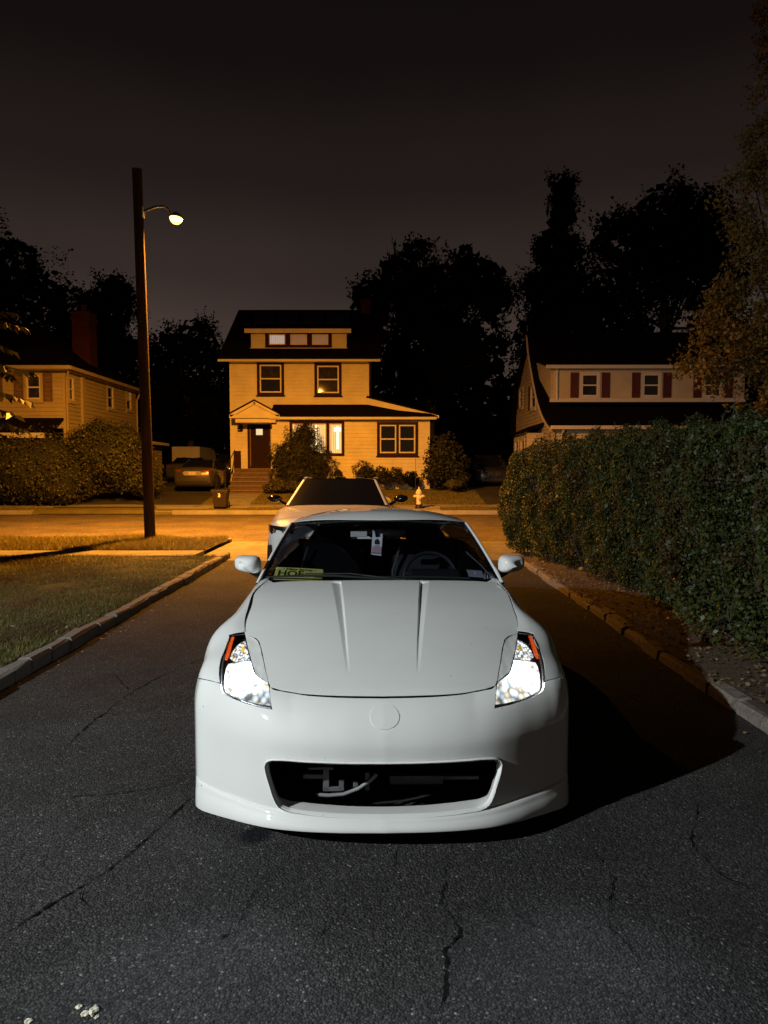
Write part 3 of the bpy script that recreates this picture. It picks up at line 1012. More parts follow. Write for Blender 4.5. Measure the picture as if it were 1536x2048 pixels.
# ---- hood
hood_side = [(224, 1372), (228.5, 1361), (235.5, 1323), (241.5, 1292), (246, 1279), (256, 1271.5), (270, 1268), (272.5, 1250), (264, 1217), (250, 1182), (238, 1171)]
hood_front = [(0.01, 1391.5), (60, 1390.6), (120, 1388.6), (164, 1385), (204, 1378)]
hf = invH(hood_front); hs = invH(hood_side)
hf[0, 0] = 0
yr = 1.405
half = np.vstack([spline(hf, 30), hs[:1] + [.0, 0], spline(hs[1:], 60), [[hs[-1, 0] - .02, yr - .015], [.6, yr + .01], [.3, yr], [0, yr]]])
half = np.array([p for i, p in enumerate(half) if i == 0 or np.linalg.norm(p - half[i - 1]) > 1e-4])
out_h = resample(np.vstack([half[:-1], half[-1:], mir(half[1:-1])[::-1]]), .03)
gl = []
for sgn in (1, -1):
    Ys = np.linspace(.27, 1.372, 60)
    tt = (Ys - .27) / (1.36 - .27)
    xg = .158 + .0886 * tt
    for o_ in (0, -.003, -.006, -.009, -.0125, .25, .5, .75, 1.02):
        xx = xg + (o_ if o_ <= 0 else o_ * (.008 + .048 * tt))
        gl.append(np.stack([sgn * xx, Ys], 1)[2:])
panel('hood', M['white_paint'], car, out_h, Hmap, .026, (0, -.3, 1), lines=gl, dom_eps=4e-4)

# ---- front bumper with its opening
bt = invB([(0.01, 1397), (60, 1396), (120, 1393.4), (164, 1389), (204, 1381.5), (222, 1376.5), (226, 1372), (222, 1418)])
bt[0, 0] = 0
bl_ = invB([(222, 1418), (255, 1411.5), (288, 1400.5), (310, 1391), (322, 1382), (325.5, 1366), (345, 1360.5), (366, 1354.5)])
s_end = np.interp(.50, pl_fine[:, 1], pl_s)
brear = np.array([[s_end, .5], [s_end, .35], [s_end, .2], [s_end, .12], [.6, .10], [.3, .10], [0, .10]])
def seam_v(u): return 1363.5 - (u - 325) * .21
def solve2(fmap, a, lo, hi, off, swap=False):
    ts = np.linspace(lo, hi, 400)
    uv = cproj(fmap(np.stack([np.full(400, a), ts], 1)))
    e = uv[:, 1] - (seam_v(uv[:, 0]) + off)
    return float(ts[np.argmin(np.abs(e))])
bl_ = np.vstack([bl_[:6], [[s_, solve2(Bmap, s_, .54, .70, 1.5)] for s_ in np.linspace(bl_[5, 0] + .03, s_end - .003, 7)]])
half = np.vstack([spline(bt[:7], 36), bt[7:8], spline(bl_[1:6], 26), bl_[6:], brear])
half = np.array([p for i, p in enumerate(half) if i == 0 or np.linalg.norm(p - half[i - 1]) > 1e-4])
out_b = resample(np.vstack([half, mir(half[1:-1])[::-1]]), .03)
# opening: rim outline (u,v)
rim_px = [(0.01, 1523.5), (80, 1522.5), (160, 1519), (212, 1515.5), (229, 1516.5), (237, 1524), (236, 1538), (228, 1566), (219, 1594), (211, 1609), (196, 1618.5), (165, 1625), (100, 1632), (50, 1634.5), (0.01, 1635.5)]
rb = invB(rim_px); rb[0, 0] = 0; rb[-1, 0] = 0
rh = spline(rb, 60)
hole = np.vstack([rh, mir(rh[1:-1])[::-1]])
panel('front_bumper', M['white_paint'], car, out_b, Bmap, .026, (0, -1, .3), holes=[hole], skirt=.02, dark=False)
bumper = bpy.data.objects['front_bumper']
# inner opening edge and tunnel
in_px = [(0.01, 1527), (80, 1526), (160, 1522.5), (206, 1519), (221, 1519), (227, 1525), (226, 1538), (219, 1564), (211, 1586), (205, 1596), (192, 1602.5), (160, 1608), (100, 1614.5), (50, 1617.5), (0.01, 1618.5)]
NI = 60
def back_loop(px, dy):
    b = invB(px)
    P = Bmap(b)
    P = np.array([cray_y(p[0], p[1], P[i, 1] + dy) for i, p in enumerate(px)])
    P[0, 0] = P[-1, 0] = 0
    Q = spline(P, NI)
    return np.vstack([Q, (Q[1:-1] * [-1, 1, 1])[::-1]])
l0 = Bmap(hole)
ctr = l0.mean(0)
nl = len(l0)
def toward(L, f, dy):
    return L + (back_in - L) * f + np.array([0, dy, 0])
back_in = back_loop(in_px, .085)
loops = [l0 + [0, -.001, 0], l0 + (back_in - l0) * .10 + [0, -.020, 0], l0 + (back_in - l0) * .28 + [0, -.026, 0], l0 + (back_in - l0) * .42 + [0, -.018, 0], back_in, back_in + (back_in - back_in.mean(0)) * .03 + [0, .03, 0]]
V = np.vstack(loops); Fc = []
for i in range(len(loops) - 1):
    for k in range(nl):
        Fc.append((i * nl + k, (i + 1) * nl + k, (i + 1) * nl + (k + 1) % nl, i * nl + (k + 1) % nl))
o = mesh_obj('grille_rim', V, Fc, M['white_paint'], bumper, True)
o.data.set_sharp_from_angle(angle=R(60))
# blank badge patch
hexa = [(-27, 1433), (-25, 1424), (-15, 1411), (-8, 1408.5), (10, 1408.5), (18, 1411.5), (29, 1424), (31, 1433), (29, 1442), (18, 1454), (9, 1457), (-7, 1457), (-15, 1454), (-25, 1442)]
hx = inv(Bmap, hexa, (-.2, .3), (.2, .7))
hx = spline(np.vstack([hx, hx[:1]]), 60)[:-1]
def Bbadge(q):
    P = Bmap(q); P[:, 1] -= .0035
    return P
panel('badge_blank', M['white_paint'], bumper, hx, Bbadge, .012, (0, -1, .3), skirt=.004, rim=.003)
# lip
def lip():
    ss = np.linspace(0, np.interp(.34, pl_fine[:, 1], pl_s), 60)
    x = np.interp(ss, pl_s, pl_fine[:, 0]); y = np.interp(ss, pl_s, pl_fine[:, 1])
    tx = np.gradient(x, ss); ty = np.gradient(y, ss)
    nrm = np.stack([ty, -tx], 1); nrm = unit(nrm)
    f = (ss / ss[-1])
    zt = .150 + .036 * f ** 2.5
    zb = .108 - .052 * f ** 2.0
    tap = 1 - .80 * f ** 5
    prof = [(-.02, 0, .012), (.003, 0, .005), (.010, 0, -.001), (.016, .14, 0), (.017, .24, 0), (.024, .34, 0), (.033, .62, 0), (.038, .88, 0), (.036, 1, 0), (-.06, 1, .004)]
    rows = []
    for (o_, fr, dz) in prof:
        z = zt + (zb - zt) * fr + dz
        oo = o_ * tap if o_ > 0 else o_
        rows.append(np.stack([x + nrm[:, 0] * oo, y + nrm[:, 1] * oo, z], 1))
    rows = np.array(rows)                            # (prof, n, 3)
    full = np.concatenate([(rows[:, 1:] * [-1, 1, 1])[:, ::-1], rows], 1)
    a, n_, _ = full.shape
    V = full.reshape(-1, 3)
    Fc = [(i * n_ + k, (i + 1) * n_ + k, (i + 1) * n_ + k + 1, i * n_ + k + 1) for i in range(a - 1) for k in range(n_ - 1)]
    Fc.append(tuple(i * n_ for i in range(a))); Fc.append(tuple(i * n_ + n_ - 1 for i in range(a - 1, -1, -1)))
    o = mesh_obj('front_lip', V, Fc, M['white_paint'], bumper, True)
    o.data.set_sharp_from_angle(angle=R(50))
lip()

# ---- body sides: fender, door, quarter panel
def t_at_z(Y, z, lo=.2):
    ts = np.linspace(lo, 1, 200)
    P = Smap(np.stack([np.full(200, Y), ts], 1))
    return float(np.interp(-z, -P[:, 2], ts))
def arch(yc, zc, rad, a0, a1, n=26):
    out = []
    for a in np.linspace(a0, a1, n):
        Y, z = yc + rad * math.cos(a), zc + rad * math.sin(a)
        out.append((Y, t_at_z(Y, max(z, .2))))
    return out
hl_S = invSf([(325, 1363), (326, 1357), (319.5, 1309), (305, 1268)])
tp = []
for (x_, y_) in spline(invH([(271.5, 1263), (272.5, 1250), (264, 1217), (250, 1182), (238, 1171)]), 12):
    ts_ = np.linspace(0, .4, 200)
    P_ = Smap(np.stack([np.full(200, y_), ts_], 1))
    tp.append((y_, float(np.interp(x_ + .004, P_[:, 0], ts_))))
seam_b = np.array([[y_, solve2(Smap, y_, .12, .6, -1.5)] for y_ in np.linspace(.515, .40, 7)])
ZW = .325
arF = arch(.835, ZW, .355, R(-20), R(153))
fender = [(1.515, 0.02), (1.515, 1.0), (arF[0][0], 1.0)] + arF + [(.515, t_at_z(.515, .52))]
fender += [tuple(p) for p in seam_b] + [tuple(p) for p in hl_S] + [tuple(p) for p in tp]
door = [(1.521, .02), (2.74, .02), (2.80, .4), (2.72, 1.0), (1.521, 1.0)]
arR = arch(3.485, ZW, .37, R(-18), R(198))
quarter = [(2.746, .0), (2.806, .4), (2.726, 1.0)] + [(arR[-1][0], 1.0)] + arR[::-1] + [(arR[0][0], 1.0), (4.30, 1.0), (4.30, 0), (3.5, 0)]
for sgn in (1, -1):
    def Sm(q, s=sgn):
        P = Smap(q); P[:, 0] *= s
        return P
    panel('fender', M['white_paint'], car, resample(np.array(fender), .03), Sm, .032, (sgn, -.2, .4), skirt=.016)
    d = panel('door', M['white_paint'], car, resample(np.array(door), .04), Sm, .05, (sgn, 0, .3), skirt=.012)
    MB().tube([(sgn * .885, 2.50, .73), (sgn * .895, 2.52, .80), (sgn * .87, 2.54, .86)], .014, 8).build('handle', M['alloy'], d, True)
    panel('quarter_panel', M['white_paint'], car, resample(np.array(quarter), .04), Sm, .05, (sgn, .2, .4), skirt=.012)

# ---- headlights
def patch_depth(outline_px, depth_at):
    vv, T, loops = cdt(outline_px, [], 5.0)
    n = len(vv)
    bd = np.zeros(n, bool); Yv = np.zeros(n)
    for L in loops:
        for i in L:
            bd[i] = True; Yv[i] = depth_at(vv[i])
    A = np.zeros((n, n)); rhs = np.zeros(n)
    nb = [set() for _ in range(n)]
    for t in T:
        for i in range(3):
            nb[t[i]].add(t[(i + 1) % 3]); nb[t[(i + 1) % 3]].add(t[i])
    for i in range(n):
        if bd[i] or not nb[i]:
            A[i, i] = 1; rhs[i] = Yv[i]
        else:
            A[i, i] = len(nb[i])
            for j in nb[i]: A[i, j] = -1
    return vv, T, loops, np.linalg.solve(A, rhs)
def poly_depth(kp, ky):
    kp = np.array(kp, float)
    def f(p):
        best, val = 1e9, 0
        for i in range(len(kp)):
            a, b = kp[i], kp[(i + 1) % len(kp)]
            ab = b - a
            t = np.clip(((p - a) @ ab) / (ab @ ab + 1e-9), 0, 1)
            d = np.linalg.norm(p - a - ab * t)
            if d < best: best, val = d, ky[i] * (1 - t) + ky[(i + 1) % len(kp)] * t
        return val
    return f
yS = lambda p: float(invSf([p])[0, 0])
yB = lambda p: float(Bmap(invB([p]))[0, 1])
yH = lambda p: float(invH([p])[0, 1])
key = [P0, P10, P9, P8, P7, P6, P5, P4, P3, P2, P1]
kyv = [yS(P0), yS(P10), yS(P9), (yS(P9) + yB(P8)) / 2, yB(P7), yB(P6), (yB(P5) + yH(P5)) / 2, yH(P4), yH(P3), yH(P2), (yH(P1) + yS(P1)) / 2]
lo_ = np.vstack([spline([P0, P10, P9, P8], 24)[:-1], spline([P8, (310, 1389), P7, (255, 1409.5), P6], 22)[:-1], [P6], spline([P5, P4, P3, P2, P1], 24)])
lo_ = resample(lo_, 5.0)
hv, hT, hL, hY = patch_depth(lo_, poly_depth(key, kyv))
cenp = hv.mean(0)
def lens_depth(p):
    d = ((hv - p) ** 2).sum(1)
    i = np.argsort(d)[:5]
    w = 1 / (d[i] + 1.0)
    return float((hY[i] * w).sum() / w.sum())
def zl(X, Yz):
    return (764.7 - (430 + X / 11.377), 1250 + Yz / 11.377)
def px_piece(name, poly, off, mt, parent, step=4.0, sgn=1, bowl=0.0, thick=.006, smooth=True):
    poly = np.array(poly, float)
    vv, T, loops = cdt(resample(poly, step), [], step)
    c = poly.mean(0)
    rmax = np.linalg.norm(poly - c, axis=1).max()
    P = []
    for p in vv:
        dpt = lens_depth(p) + off + bowl * (1 - min(1, np.linalg.norm(p - c) / rmax) ** 2)
        P.append(cray_y(p[0], p[1], dpt))
    P = np.array(P)
    P[:, 0] *= sgn
    tri = P[T]
    fn = np.cross(tri[:, 1] - tri[:, 0], tri[:, 2] - tri[:, 0])
    T = T.copy()
    fl = fn[:, 1] > 0
    T[fl] = T[fl][:, ::-1]
    L = loops[0]; k = len(L); n = len(P)
    V = np.vstack([P, P[L] + [0, thick, -thick * .3]])
    Fc = [tuple(t) for t in T] + [(L[i], L[(i + 1) % k], n + (i + 1) % k, n + i) for i in range(k)]
    return mesh_obj(name, V, Fc, mt, parent, smooth)
trim_poly_px = [(274 - 1.5, 1267.5), (266.6, 1299), (261, 1321), (254, 1344.5), (230, 1364), (230, 1361), (237.5, 1324), (243.5, 1293), (248, 1281), (257, 1273.5), (269, 1270)]
trim_y = [yH(p) for p in trim_poly_px]
grow = lambda poly, f: [tuple(np.array(poly).mean(0) + (np.array(p) - np.array(poly).mean(0)) * f) for p in poly]
for sgn in (1, -1):
    hl = empty('headlight', (0, 0, 0), 0, car)
    # lens cover
    P = np.array([cray_y(p[0], p[1], y_ - .004) for p, y_ in zip(hv, hY)])
    P[:, 0] *= sgn
    T = hT.copy()
    tri = P[T]; fn = np.cross(tri[:, 1] - tri[:, 0], tri[:, 2] - tri[:, 0])
    fl = fn[:, 1] > 0; T[fl] = T[fl][:, ::-1]
    mesh_obj('lens', P, T, M['lens'], hl, True)
    # dark rim round the lens
    L = hL[0]
    c3 = P[L].mean(0)
    ring = [P[L] + [0, .004, -.002], P[L] + (c3 - P[L]) * .016 + [0, .002, 0], P[L] + (c3 - P[L]) * .022 + [0, .05, -.02], P[L] + (c3 - P[L]) * .0 + [0, .07, -.03]]
    k = len(L); V = np.vstack(ring)
    Fc = [(i * k + j, i * k + (j + 1) % k, (i + 1) * k + (j + 1) % k, (i + 1) * k + j) for i in range(3) for j in range(k)]
    mesh_obj('lens_rim', V, Fc, M['rim_dark'], hl, True)
    px_piece('housing', lo_, .085, M['head_housing'], hl, 8, sgn)
    # clear turn-signal reflector with amber bulb
    ts = [zl(345, 740), zl(400, 600), zl(500, 470), zl(600, 390), zl(705, 345), zl(745, 540), zl(800, 790), zl(620, 800), zl(450, 830)]
    px_piece('turn_signal', ts, .035, M['signal_glow'], hl, 3.0, sgn, bowl=.02)
    px_piece('bulb', grow([zl(640, 470), zl(700, 460), zl(690, 560), zl(640, 620), zl(600, 600), zl(620, 520)], .9), .028, M['amber_bulb'], hl, 2.5, sgn)
    px_piece('reflector_edge', [zl(335, 745), zl(395, 590), zl(495, 455), zl(600, 370), zl(708, 330), zl(706, 350), zl(600, 395), zl(505, 478), zl(408, 605), zl(352, 745)], .030, M['chrome'], hl, 2.5, sgn)
    px_piece('side_marker', [zl(390, 262), zl(465, 252), zl(420, 400), zl(370, 560), zl(330, 690), zl(285, 790), zl(235, 780), zl(250, 680), zl(300, 500)], .012, M['marker'], hl, 3.0, sgn)
    # main beam bowl, lit
    mb_ = [zl(310, 870), zl(560, 830), zl(815, 810), zl(850, 960), zl(905, 1120), zl(1060, 1240), zl(1225, 1390), zl(1265, 1600), zl(1290, 1830), zl(1000, 1790), zl(700, 1720), zl(420, 1610), zl(235, 1500), zl(205, 1400), zl(225, 1150), zl(260, 980)]
    px_piece('lamp_bowl', mb_, .025, M['bowl_lit'], hl, 4.0, sgn, bowl=.035)
    px_piece('projector', [zl(600 + 190 * math.cos(a), 1120 + 230 * math.sin(a)) for a in np.linspace(0, 2 * math.pi, 20)[:-1]], .022, M['bulb_lit'], hl, 3.0, sgn, bowl=-.015)
    # painted piece between lamp and hood
    tv, tT, tL, tY = patch_depth(resample(np.array(trim_poly_px), 4.0), poly_depth(trim_poly_px, trim_y))
    P = np.array([cray_y(p[0], p[1], y_) for p, y_ in zip(tv, tY)]); P[:, 0] *= sgn
    tT = tT.copy(); tri = P[tT]; fn = np.cross(tri[:, 1] - tri[:, 0], tri[:, 2] - tri[:, 0]); fl = fn[:, 2] < 0; tT[fl] = tT[fl][:, ::-1]
    L = tL[0]; k = len(L); n = len(P)
    V = np.vstack([P, P[L] + [0, .004, -.014]])
    o = mesh_obj('headlight_trim', V, [tuple(t) for t in tT] + [(L[i], L[(i + 1) % k], n + (i + 1) % k, n + i) for i in range(k)], M['white_paint'], hl, True)
    o.data.set_sharp_from_angle(angle=R(40))
    # the beam
    ld = bpy.data.lights.new('low_beam', 'SPOT')
    ld.energy, ld.color, ld.spot_size, ld.spot_blend, ld.shadow_soft_size = HEAD_POWER, (0.78, 0.88, 1.0), R(84), 0.9, 0.04
    lo = bpy.data.objects.new('low_beam', ld)
    pc = cray_y(285, 1375, .20); lo.location = (pc[0] * sgn, pc[1] - .06, pc[2])
    lo.rotation_euler = (R(90 - 14), 0, R(180))
    link(lo, hl)

# ---- dark structure behind the panels
MB().box(-.62, .62, .50, 1.36, .30, .54).build('bay_blocker', M['seam'], car)  # unseen dark box added under the hood to block light
MB().box(-.66, .66, 1.36, 1.40, .22, .88).box(-.80, .80, 1.40, 4.15, .17, .21).build('floor_pan', M['seam'], car)
for sgn in (1, -1):
    for yc in (.835, 3.485):
        MB().lathe([(.37, 0), (.37, .22 * -sgn), (.0, .22 * -sgn)], 28, 'x', (sgn * .84, yc, ZW)).build('wheel_liner', M['seam'], car)
# cavity seen through the opening
cav = MB()
cav.box(-.60, .60, .30, .34, .41, .56).box(-.75, .75, .44, .46, .20, .60)
cav.build('crash_beam', mat('beam_black', (0.014, 0.015, 0.018), .5), car)
def frontpt(u, v, Y): return tuple(cray_y(u, v, Y))
MB().box(*sorted((frontpt(13, 1557, .26)[0], frontpt(120, 1557, .26)[0])), .25, .27, frontpt(0, 1568, .26)[2], frontpt(0, 1550, .26)[2]).box(frontpt(120, 0, .26)[0], frontpt(205, 0, .26)[0], .255, .27, frontpt(0, 1560, .26)[2], frontpt(0, 1552, .26)[2]).build('oil_cooler', M['dark_metal'], car, bevel=.003)
for (u0, u1, v0, v1) in ((-120, -108, 1535, 1580), (-120, -82, 1573, 1581), (-88, -78, 1558, 1580), (-60, -50, 1562, 1574), (-36, -27, 1545, 1580), (-160, -118, 1547, 1556), (-150, -100, 1533, 1538)):
    a, b = frontpt(u0, v1, .24), frontpt(u1, v0, .24)
    MB().box(a[0], b[0], .235, .25, a[2], b[2]).build('bracket', M['grey_metal'], car, bevel=.002)
MB().tube([frontpt(*p, .22) for p in ((-135, 1588), (-110, 1590), (-80, 1588), (-50, 1577), (-25, 1560), (-13, 1548))], .0085, 10).build('hose', mat('hose', (.22, .22, .23), .5), car, True)
MB().tube([frontpt(*p, .3) for p in ((-60, 1603), (-10, 1606), (40, 1602), (70, 1596), (100, 1588))], .006, 8).build('cable', M['black_plastic'], car, True)

# ---- wheels
def wheel(parent, sgn, yc, w=.24, r=.325):
    wh = empty('wheel', (sgn * .80, yc, ZW), 0, parent)
    MB().lathe([(r * .70, -w / 2), (r * .93, -w / 2), (r, -w * .38), (r, w * .38), (r * .93, w / 2), (r * .70, w / 2), (r * .69, 0)], 36, 'x').build('tyre', M['rubber'], wh, True)
    rm = MB()
    rm.lathe([(r * .71, -w * .45), (r * .68, w * .44 * sgn), (r * .62, w * .40 * sgn), (r * .60, -w * .1 * sgn)], 36, 'x')
    rm.lathe([(.0, w * .34 * sgn), (.05, w * .34 * sgn), (.055, w * .2 * sgn)], 16, 'x')
    for k in range(6):
        a = k * math.pi / 3
        for da in (-.12, .12):
            rm.tube([(w * .3 * sgn, .04 * math.cos(a), .04 * math.sin(a)), (w * .38 * sgn, r * .64 * math.cos(a + da), r * .64 * math.sin(a + da))], [.02, .014], 6)
    rm.build('rim', M['alloy'], wh, True)
    MB().lathe([(0, -.01), (r * .5, -.01), (r * .5, .01), (0, .01)], 24, 'x').build('brake_disc', M['dark_metal'], wh)
    return wh
for sgn in (1, -1):
    wheel(car, sgn, .835); wheel(car, sgn, 3.485, .26)

# ---- windshield, pillars, roof
def W(q):
    a, b = q[:, 0], q[:, 1]
    bx = np.stack([a * .744, 1.41 + .085 * a ** 2, .915 + .010 * a ** 2], 1)
    tx = np.stack([a * .641, 2.19 + .18 * a ** 2, 1.25 - .035 * a ** 2], 1)
    P = bx + (tx - bx) * b[:, None]
    bul = .030 * 4 * b * (1 - b) * (1 - .5 * a ** 2)
    return P + bul[:, None] * np.array([0, -.35, .93])
rect = resample(np.array([(-1, -.03), (1, -.03), (1, 1), (-1, 1)]), .08)
panel('windshield', M['glass_dark'], car, rect, W, .08, (0, -.5, 1), skirt=0)
ws = bpy.data.objects['windshield']
# black frit border
fr = np.array([(-1, -.03), (1, -.03), (1, 1), (-1, 1)]); fi = np.array([(-.975, .02), (.975, .02), (.985, .955), (-.985, .955)])
def Wf(q):
    P = W(q); P[:, 1] += .004; P[:, 2] -= .003
    return P
panel('frit_border', M['black_gloss'], ws, resample(fr, .08), Wf, .08, (0, -.5, 1), holes=[resample(fi, .08)], skirt=0)
RC_Y = np.array([2.15, 2.19, 2.35, 2.55, 2.8, 3.1, 3.5, 3.9, 4.2, 4.35]); RC_Z = np.array([1.236, 1.25, 1.290, 1.306, 1.306, 1.276, 1.19, 1.075, .985, .94])
XE_Y = np.array([2.0, 2.37, 2.6, 3.1, 3.5, 3.9, 4.2, 4.4]); XE_X = np.array([.67, .641, .615, .575, .545, .52, .50, .48])
def Rf(q):
    x, Y = q[:, 0], q[:, 1]
    xe = np.interp(Y, XE_Y, XE_X)
    return np.stack([x, Y, hermite(RC_Y, RC_Z, Y) - .072 * (np.abs(x) / xe) ** 2.4], 1)
aa = np.linspace(-1, 1, 31)
front = np.stack([aa * .641, 2.194 + .18 * aa ** 2], 1)
side = [(np.interp(y, XE_Y, XE_X), y) for y in np.linspace(2.40, 3.12, 12)]
panel('roof', M['white_paint'], car, resample(np.vstack([front, side, mir(side)[::-1]]), .05), Rf, .05, (0, 0, 1), skirt=.012)
side = [(np.interp(y, XE_Y, XE_X) - .03, y) for y in np.linspace(3.13, 3.95, 10)]
panel('rear_glass', M['black_gloss'], car, resample(np.vstack([side, mir(side)[::-1]]), .06), Rf, .06, (0, .3, 1), skirt=.01)
for sgn in (1, -1):
    bs = np.linspace(-.05, 1.0, 26)
    p = W(np.stack([np.ones(26), bs], 1)) * [sgn, 1, 1]
    wdt = np.linspace(1.0, 1.0, 26)[:, None]
    rows = [p + np.array([0, .004, -.004]), p + np.array([sgn * .006, .004, .007]), p + np.array([sgn * .020, .012, .006]), p + np.array([sgn * .030, .035, -.006]), p + np.array([sgn * .030, .085, -.030])]
    V = np.vstack(rows); n_ = 26
    Fc = [(i * n_ + k, (i + 1) * n_ + k, (i + 1) * n_ + k + 1, i * n_ + k + 1) for i in range(4) for k in range(n_ - 1)]
    mesh_obj('a_pillar', V, Fc, M['white_paint'], car, True)
    # roof rail + side glass
    ys = np.linspace(2.36, 4.18, 24)
    e = Rf(np.stack([np.interp(ys, XE_Y, XE_X), ys], 1)) * [sgn, 1, 1]
    rows = [e, e + [sgn * .016, 0, -.012], e + [sgn * .022, 0, -.075]]
    V = np.vstack(rows); n_ = 24
    mesh_obj('roof_rail', V, [(i * n_ + k, (i + 1) * n_ + k, (i + 1) * n_ + k + 1, i * n_ + k + 1) for i in range(2) for k in range(n_ - 1)], M['white_paint'], car, True)
    topc = np.vstack([rowsA for rowsA in [p[2::4] + np.array([sgn * .030, .085, -.030])]] + [e[3:14] + [sgn * .018, 0, -.075]])
    Yb = topc[:, 1]
    bel = Smap(np.stack([Yb, np.full(len(Yb), .03)], 1)) * [sgn, 1, 1]
    n_ = len(topc); V = np.vstack([topc, (topc + bel) / 2 + [sgn * .018, 0, 0], bel])
    mesh_obj('side_window', V, [(i * n_ + k, (i + 1) * n_ + k, (i + 1) * n_ + k + 1, i * n_ + k + 1) for i in range(2) for k in range(n_ - 1)], M['glass_side'], car, True)
    yq = np.linspace(topc[-1, 1], 4.3, 14)
    e2 = Rf(np.stack([np.interp(yq, XE_Y, XE_X), yq], 1)) * [sgn, 1, 1] + [sgn * .018, 0, -.075]
    b2 = Smap(np.stack([yq, np.full(14, .0)], 1)) * [sgn, 1, 1]
    V = np.vstack([e2, b2])
    mesh_obj('c_pillar', V, [(k, 14 + k, 15 + k, k + 1) for k in range(13)], M['white_paint'], car, True)
    # cowl corner between hood, pillar and fender
    V = np.array([(sgn * .64, 1.40, .917), (sgn * .705, 1.33, .914), (sgn * .74, 1.40, .918), (sgn * .765, 1.52, .915), (sgn * .72, 1.52, .932)])
    V2 = V - [0, 0, .02]
    fc = [(0, 1, 2, 3, 4)] + [(i, 5 + i, 5 + (i + 1) % 5, (i + 1) % 5) for i in range(5)]
    mesh_obj('cowl_corner', np.vstack([V, V2]), fc, M['white_paint'], car)
# tail panel and deck
deck = [(x, y) for x, y in ((-.47, 3.97), (.47, 3.97), (.47, 4.31), (-.47, 4.31))]
panel('rear_hatch', M['white_paint'], car, resample(np.array(deck), .08), Rf, .08, (0, .2, 1), skirt=.02)
tsec = Smap(np.stack([np.full(20, 4.30), np.linspace(0, 1, 20)], 1))
tl = np.vstack([tsec, tsec[::-1] * [-1, 1, 1]])
mesh_obj('rear_bumper', tl, [tuple(range(40))], M['white_paint'], car)
for sgn in (1, -1):
    MB().box(sgn * .70 - .05, sgn * .70 + .05, 4.24, 4.315, .70, .84).build('tail_light', mat('tail_red', (.35, .01, .01), .2), car, bevel=.01)
# cowl strip and wipers
MB().prism([(1.39, .905), (1.50, .915), (1.50, .89), (1.39, .88)], 0, -.70, .70).build('cowl', M['black_plastic'], car)
for (pa, pb, pc_) in (((-.235, 1150), (-.1, 1), (0, 0)),):
    pass
def on_glass(u, v, lift=.012):
    q = inv(W, [(u, v)], (-1, -.05), (1, 1))
    return W(q)[0] + np.array([0, -.35, .93]) * lift
for pts in (((-228, 1157), (-150, 1155), (-90, 1155), (-20, 1160), (30, 1163)), ((-40, 1157.5), (40, 1157), (120, 1158), (180, 1160.5))):
    wp = MB().tube([on_glass(*p, .014) for p in pts], [.005, .008, .009, .007, .005], 6) if len(pts) == 5 else MB().tube([on_glass(*p, .012) for p in pts], .006, 6)
    wo = wp.build('wiper', M['black_plastic'], car, True)
MB().tube([on_glass(-150, 1152, .02), on_glass(-60, 1152.5, .02), on_glass(-5, 1158, .015), on_glass(70, 1166, .012)], [.004, .004, .006, .009], 6).build('wiper_arm', M['dark_metal'], wo, True)

# ---- mirrors
def mirror(sgn):
    mi = empty('side_mirror', (0, 0, 0), 0, car)
    n_, m_ = 22, 16
    V, Fc = [], []
    cx, cyy, cz = .850, 1.66, 1.006
    for i in range(m_ + 1):
        f = i / m_
        for k in range(n_):
            a = 2 * math.pi * k / n_
            ca, sa = math.cos(a), math.sin(a)
            # superellipse outline; deeper towards the front
            ex = .088 * math.copysign(abs(ca) ** .62, ca)
            ez = .056 * math.copysign(abs(sa) ** .62, sa)
            ez *= 1 - .20 * (ex / .088) * (1 if sa > 0 else .2)
            rr = math.sin(f * math.pi / 2) ** .55
            yy = -.085 * math.cos(f * math.pi / 2)
            V.append((sgn * (cx + ex * rr + .018 * (1 - f)), cyy + yy + .03 * (ex / .088), cz + ez * rr + .008 * ex / .088))
    for i in range(m_):
        for k in range(n_):
            Fc.append((i * n_ + k, i * n_ + (k + 1) % n_, (i + 1) * n_ + (k + 1) % n_, (i + 1) * n_ + k))
    Fc.append(tuple(m_ * n_ + k for k in range(n_)))
    o = mesh_obj('shell', V, Fc, M['white_paint'], mi, True)
    o.data.set_sharp_from_angle(angle=R(60))
    bm = bmesh.new(); bm.from_mesh(o.data); bmesh.ops.recalc_face_normals(bm, faces=bm.faces); bm.to_mesh(o.data); bm.free()
    MB().tube([(sgn * .755, 1.66, .925), (sgn * .80, 1.66, .940), (sgn * .85, 1.665, .975)], [.03, .022, .026], 10).build('stalk', M['black_plastic'], mi, True)
for sgn in (1, -1): mirror(sgn)

# ---- cabin
dash = MB()
dash.prism([(1.42, .84), (1.50, .885), (1.75, .885), (1.93, .86), (1.98, .80), (1.96, .55), (1.42, .55)], 0, -.70, .70)
dash.prism([(1.72, .88), (1.80, .935), (1.92, .935), (1.97, .87), (1.90, .80)], 0, .20, .54)
dash.build('dashboard', M['interior'], car, bevel=.015)
MB().box(-.09, .09, 1.9, 2.9, .25, .58).build('centre_console', M['interior'], car, bevel=.02)
sw = MB()
tilt = R(26)
for (rad, tr_) in ((.185, .015),):
    pts = []
    for k in range(37):
        a = 2 * math.pi * k / 36
        x, zz = rad * math.cos(a), rad * math.sin(a)
        pts.append((.365 + x, 2.12 + zz * math.sin(tilt), .845 + zz * math.cos(tilt)))
    sw.tube(pts, tr_, 8, False)
for a in (R(-90), R(10), R(170)):
    sw.tube([(.365, 2.10, .845), (.365 + .18 * math.cos(a), 2.12 + .18 * math.sin(a) * math.sin(tilt), .845 + .18 * math.sin(a) * math.cos(tilt))], .016, 6)
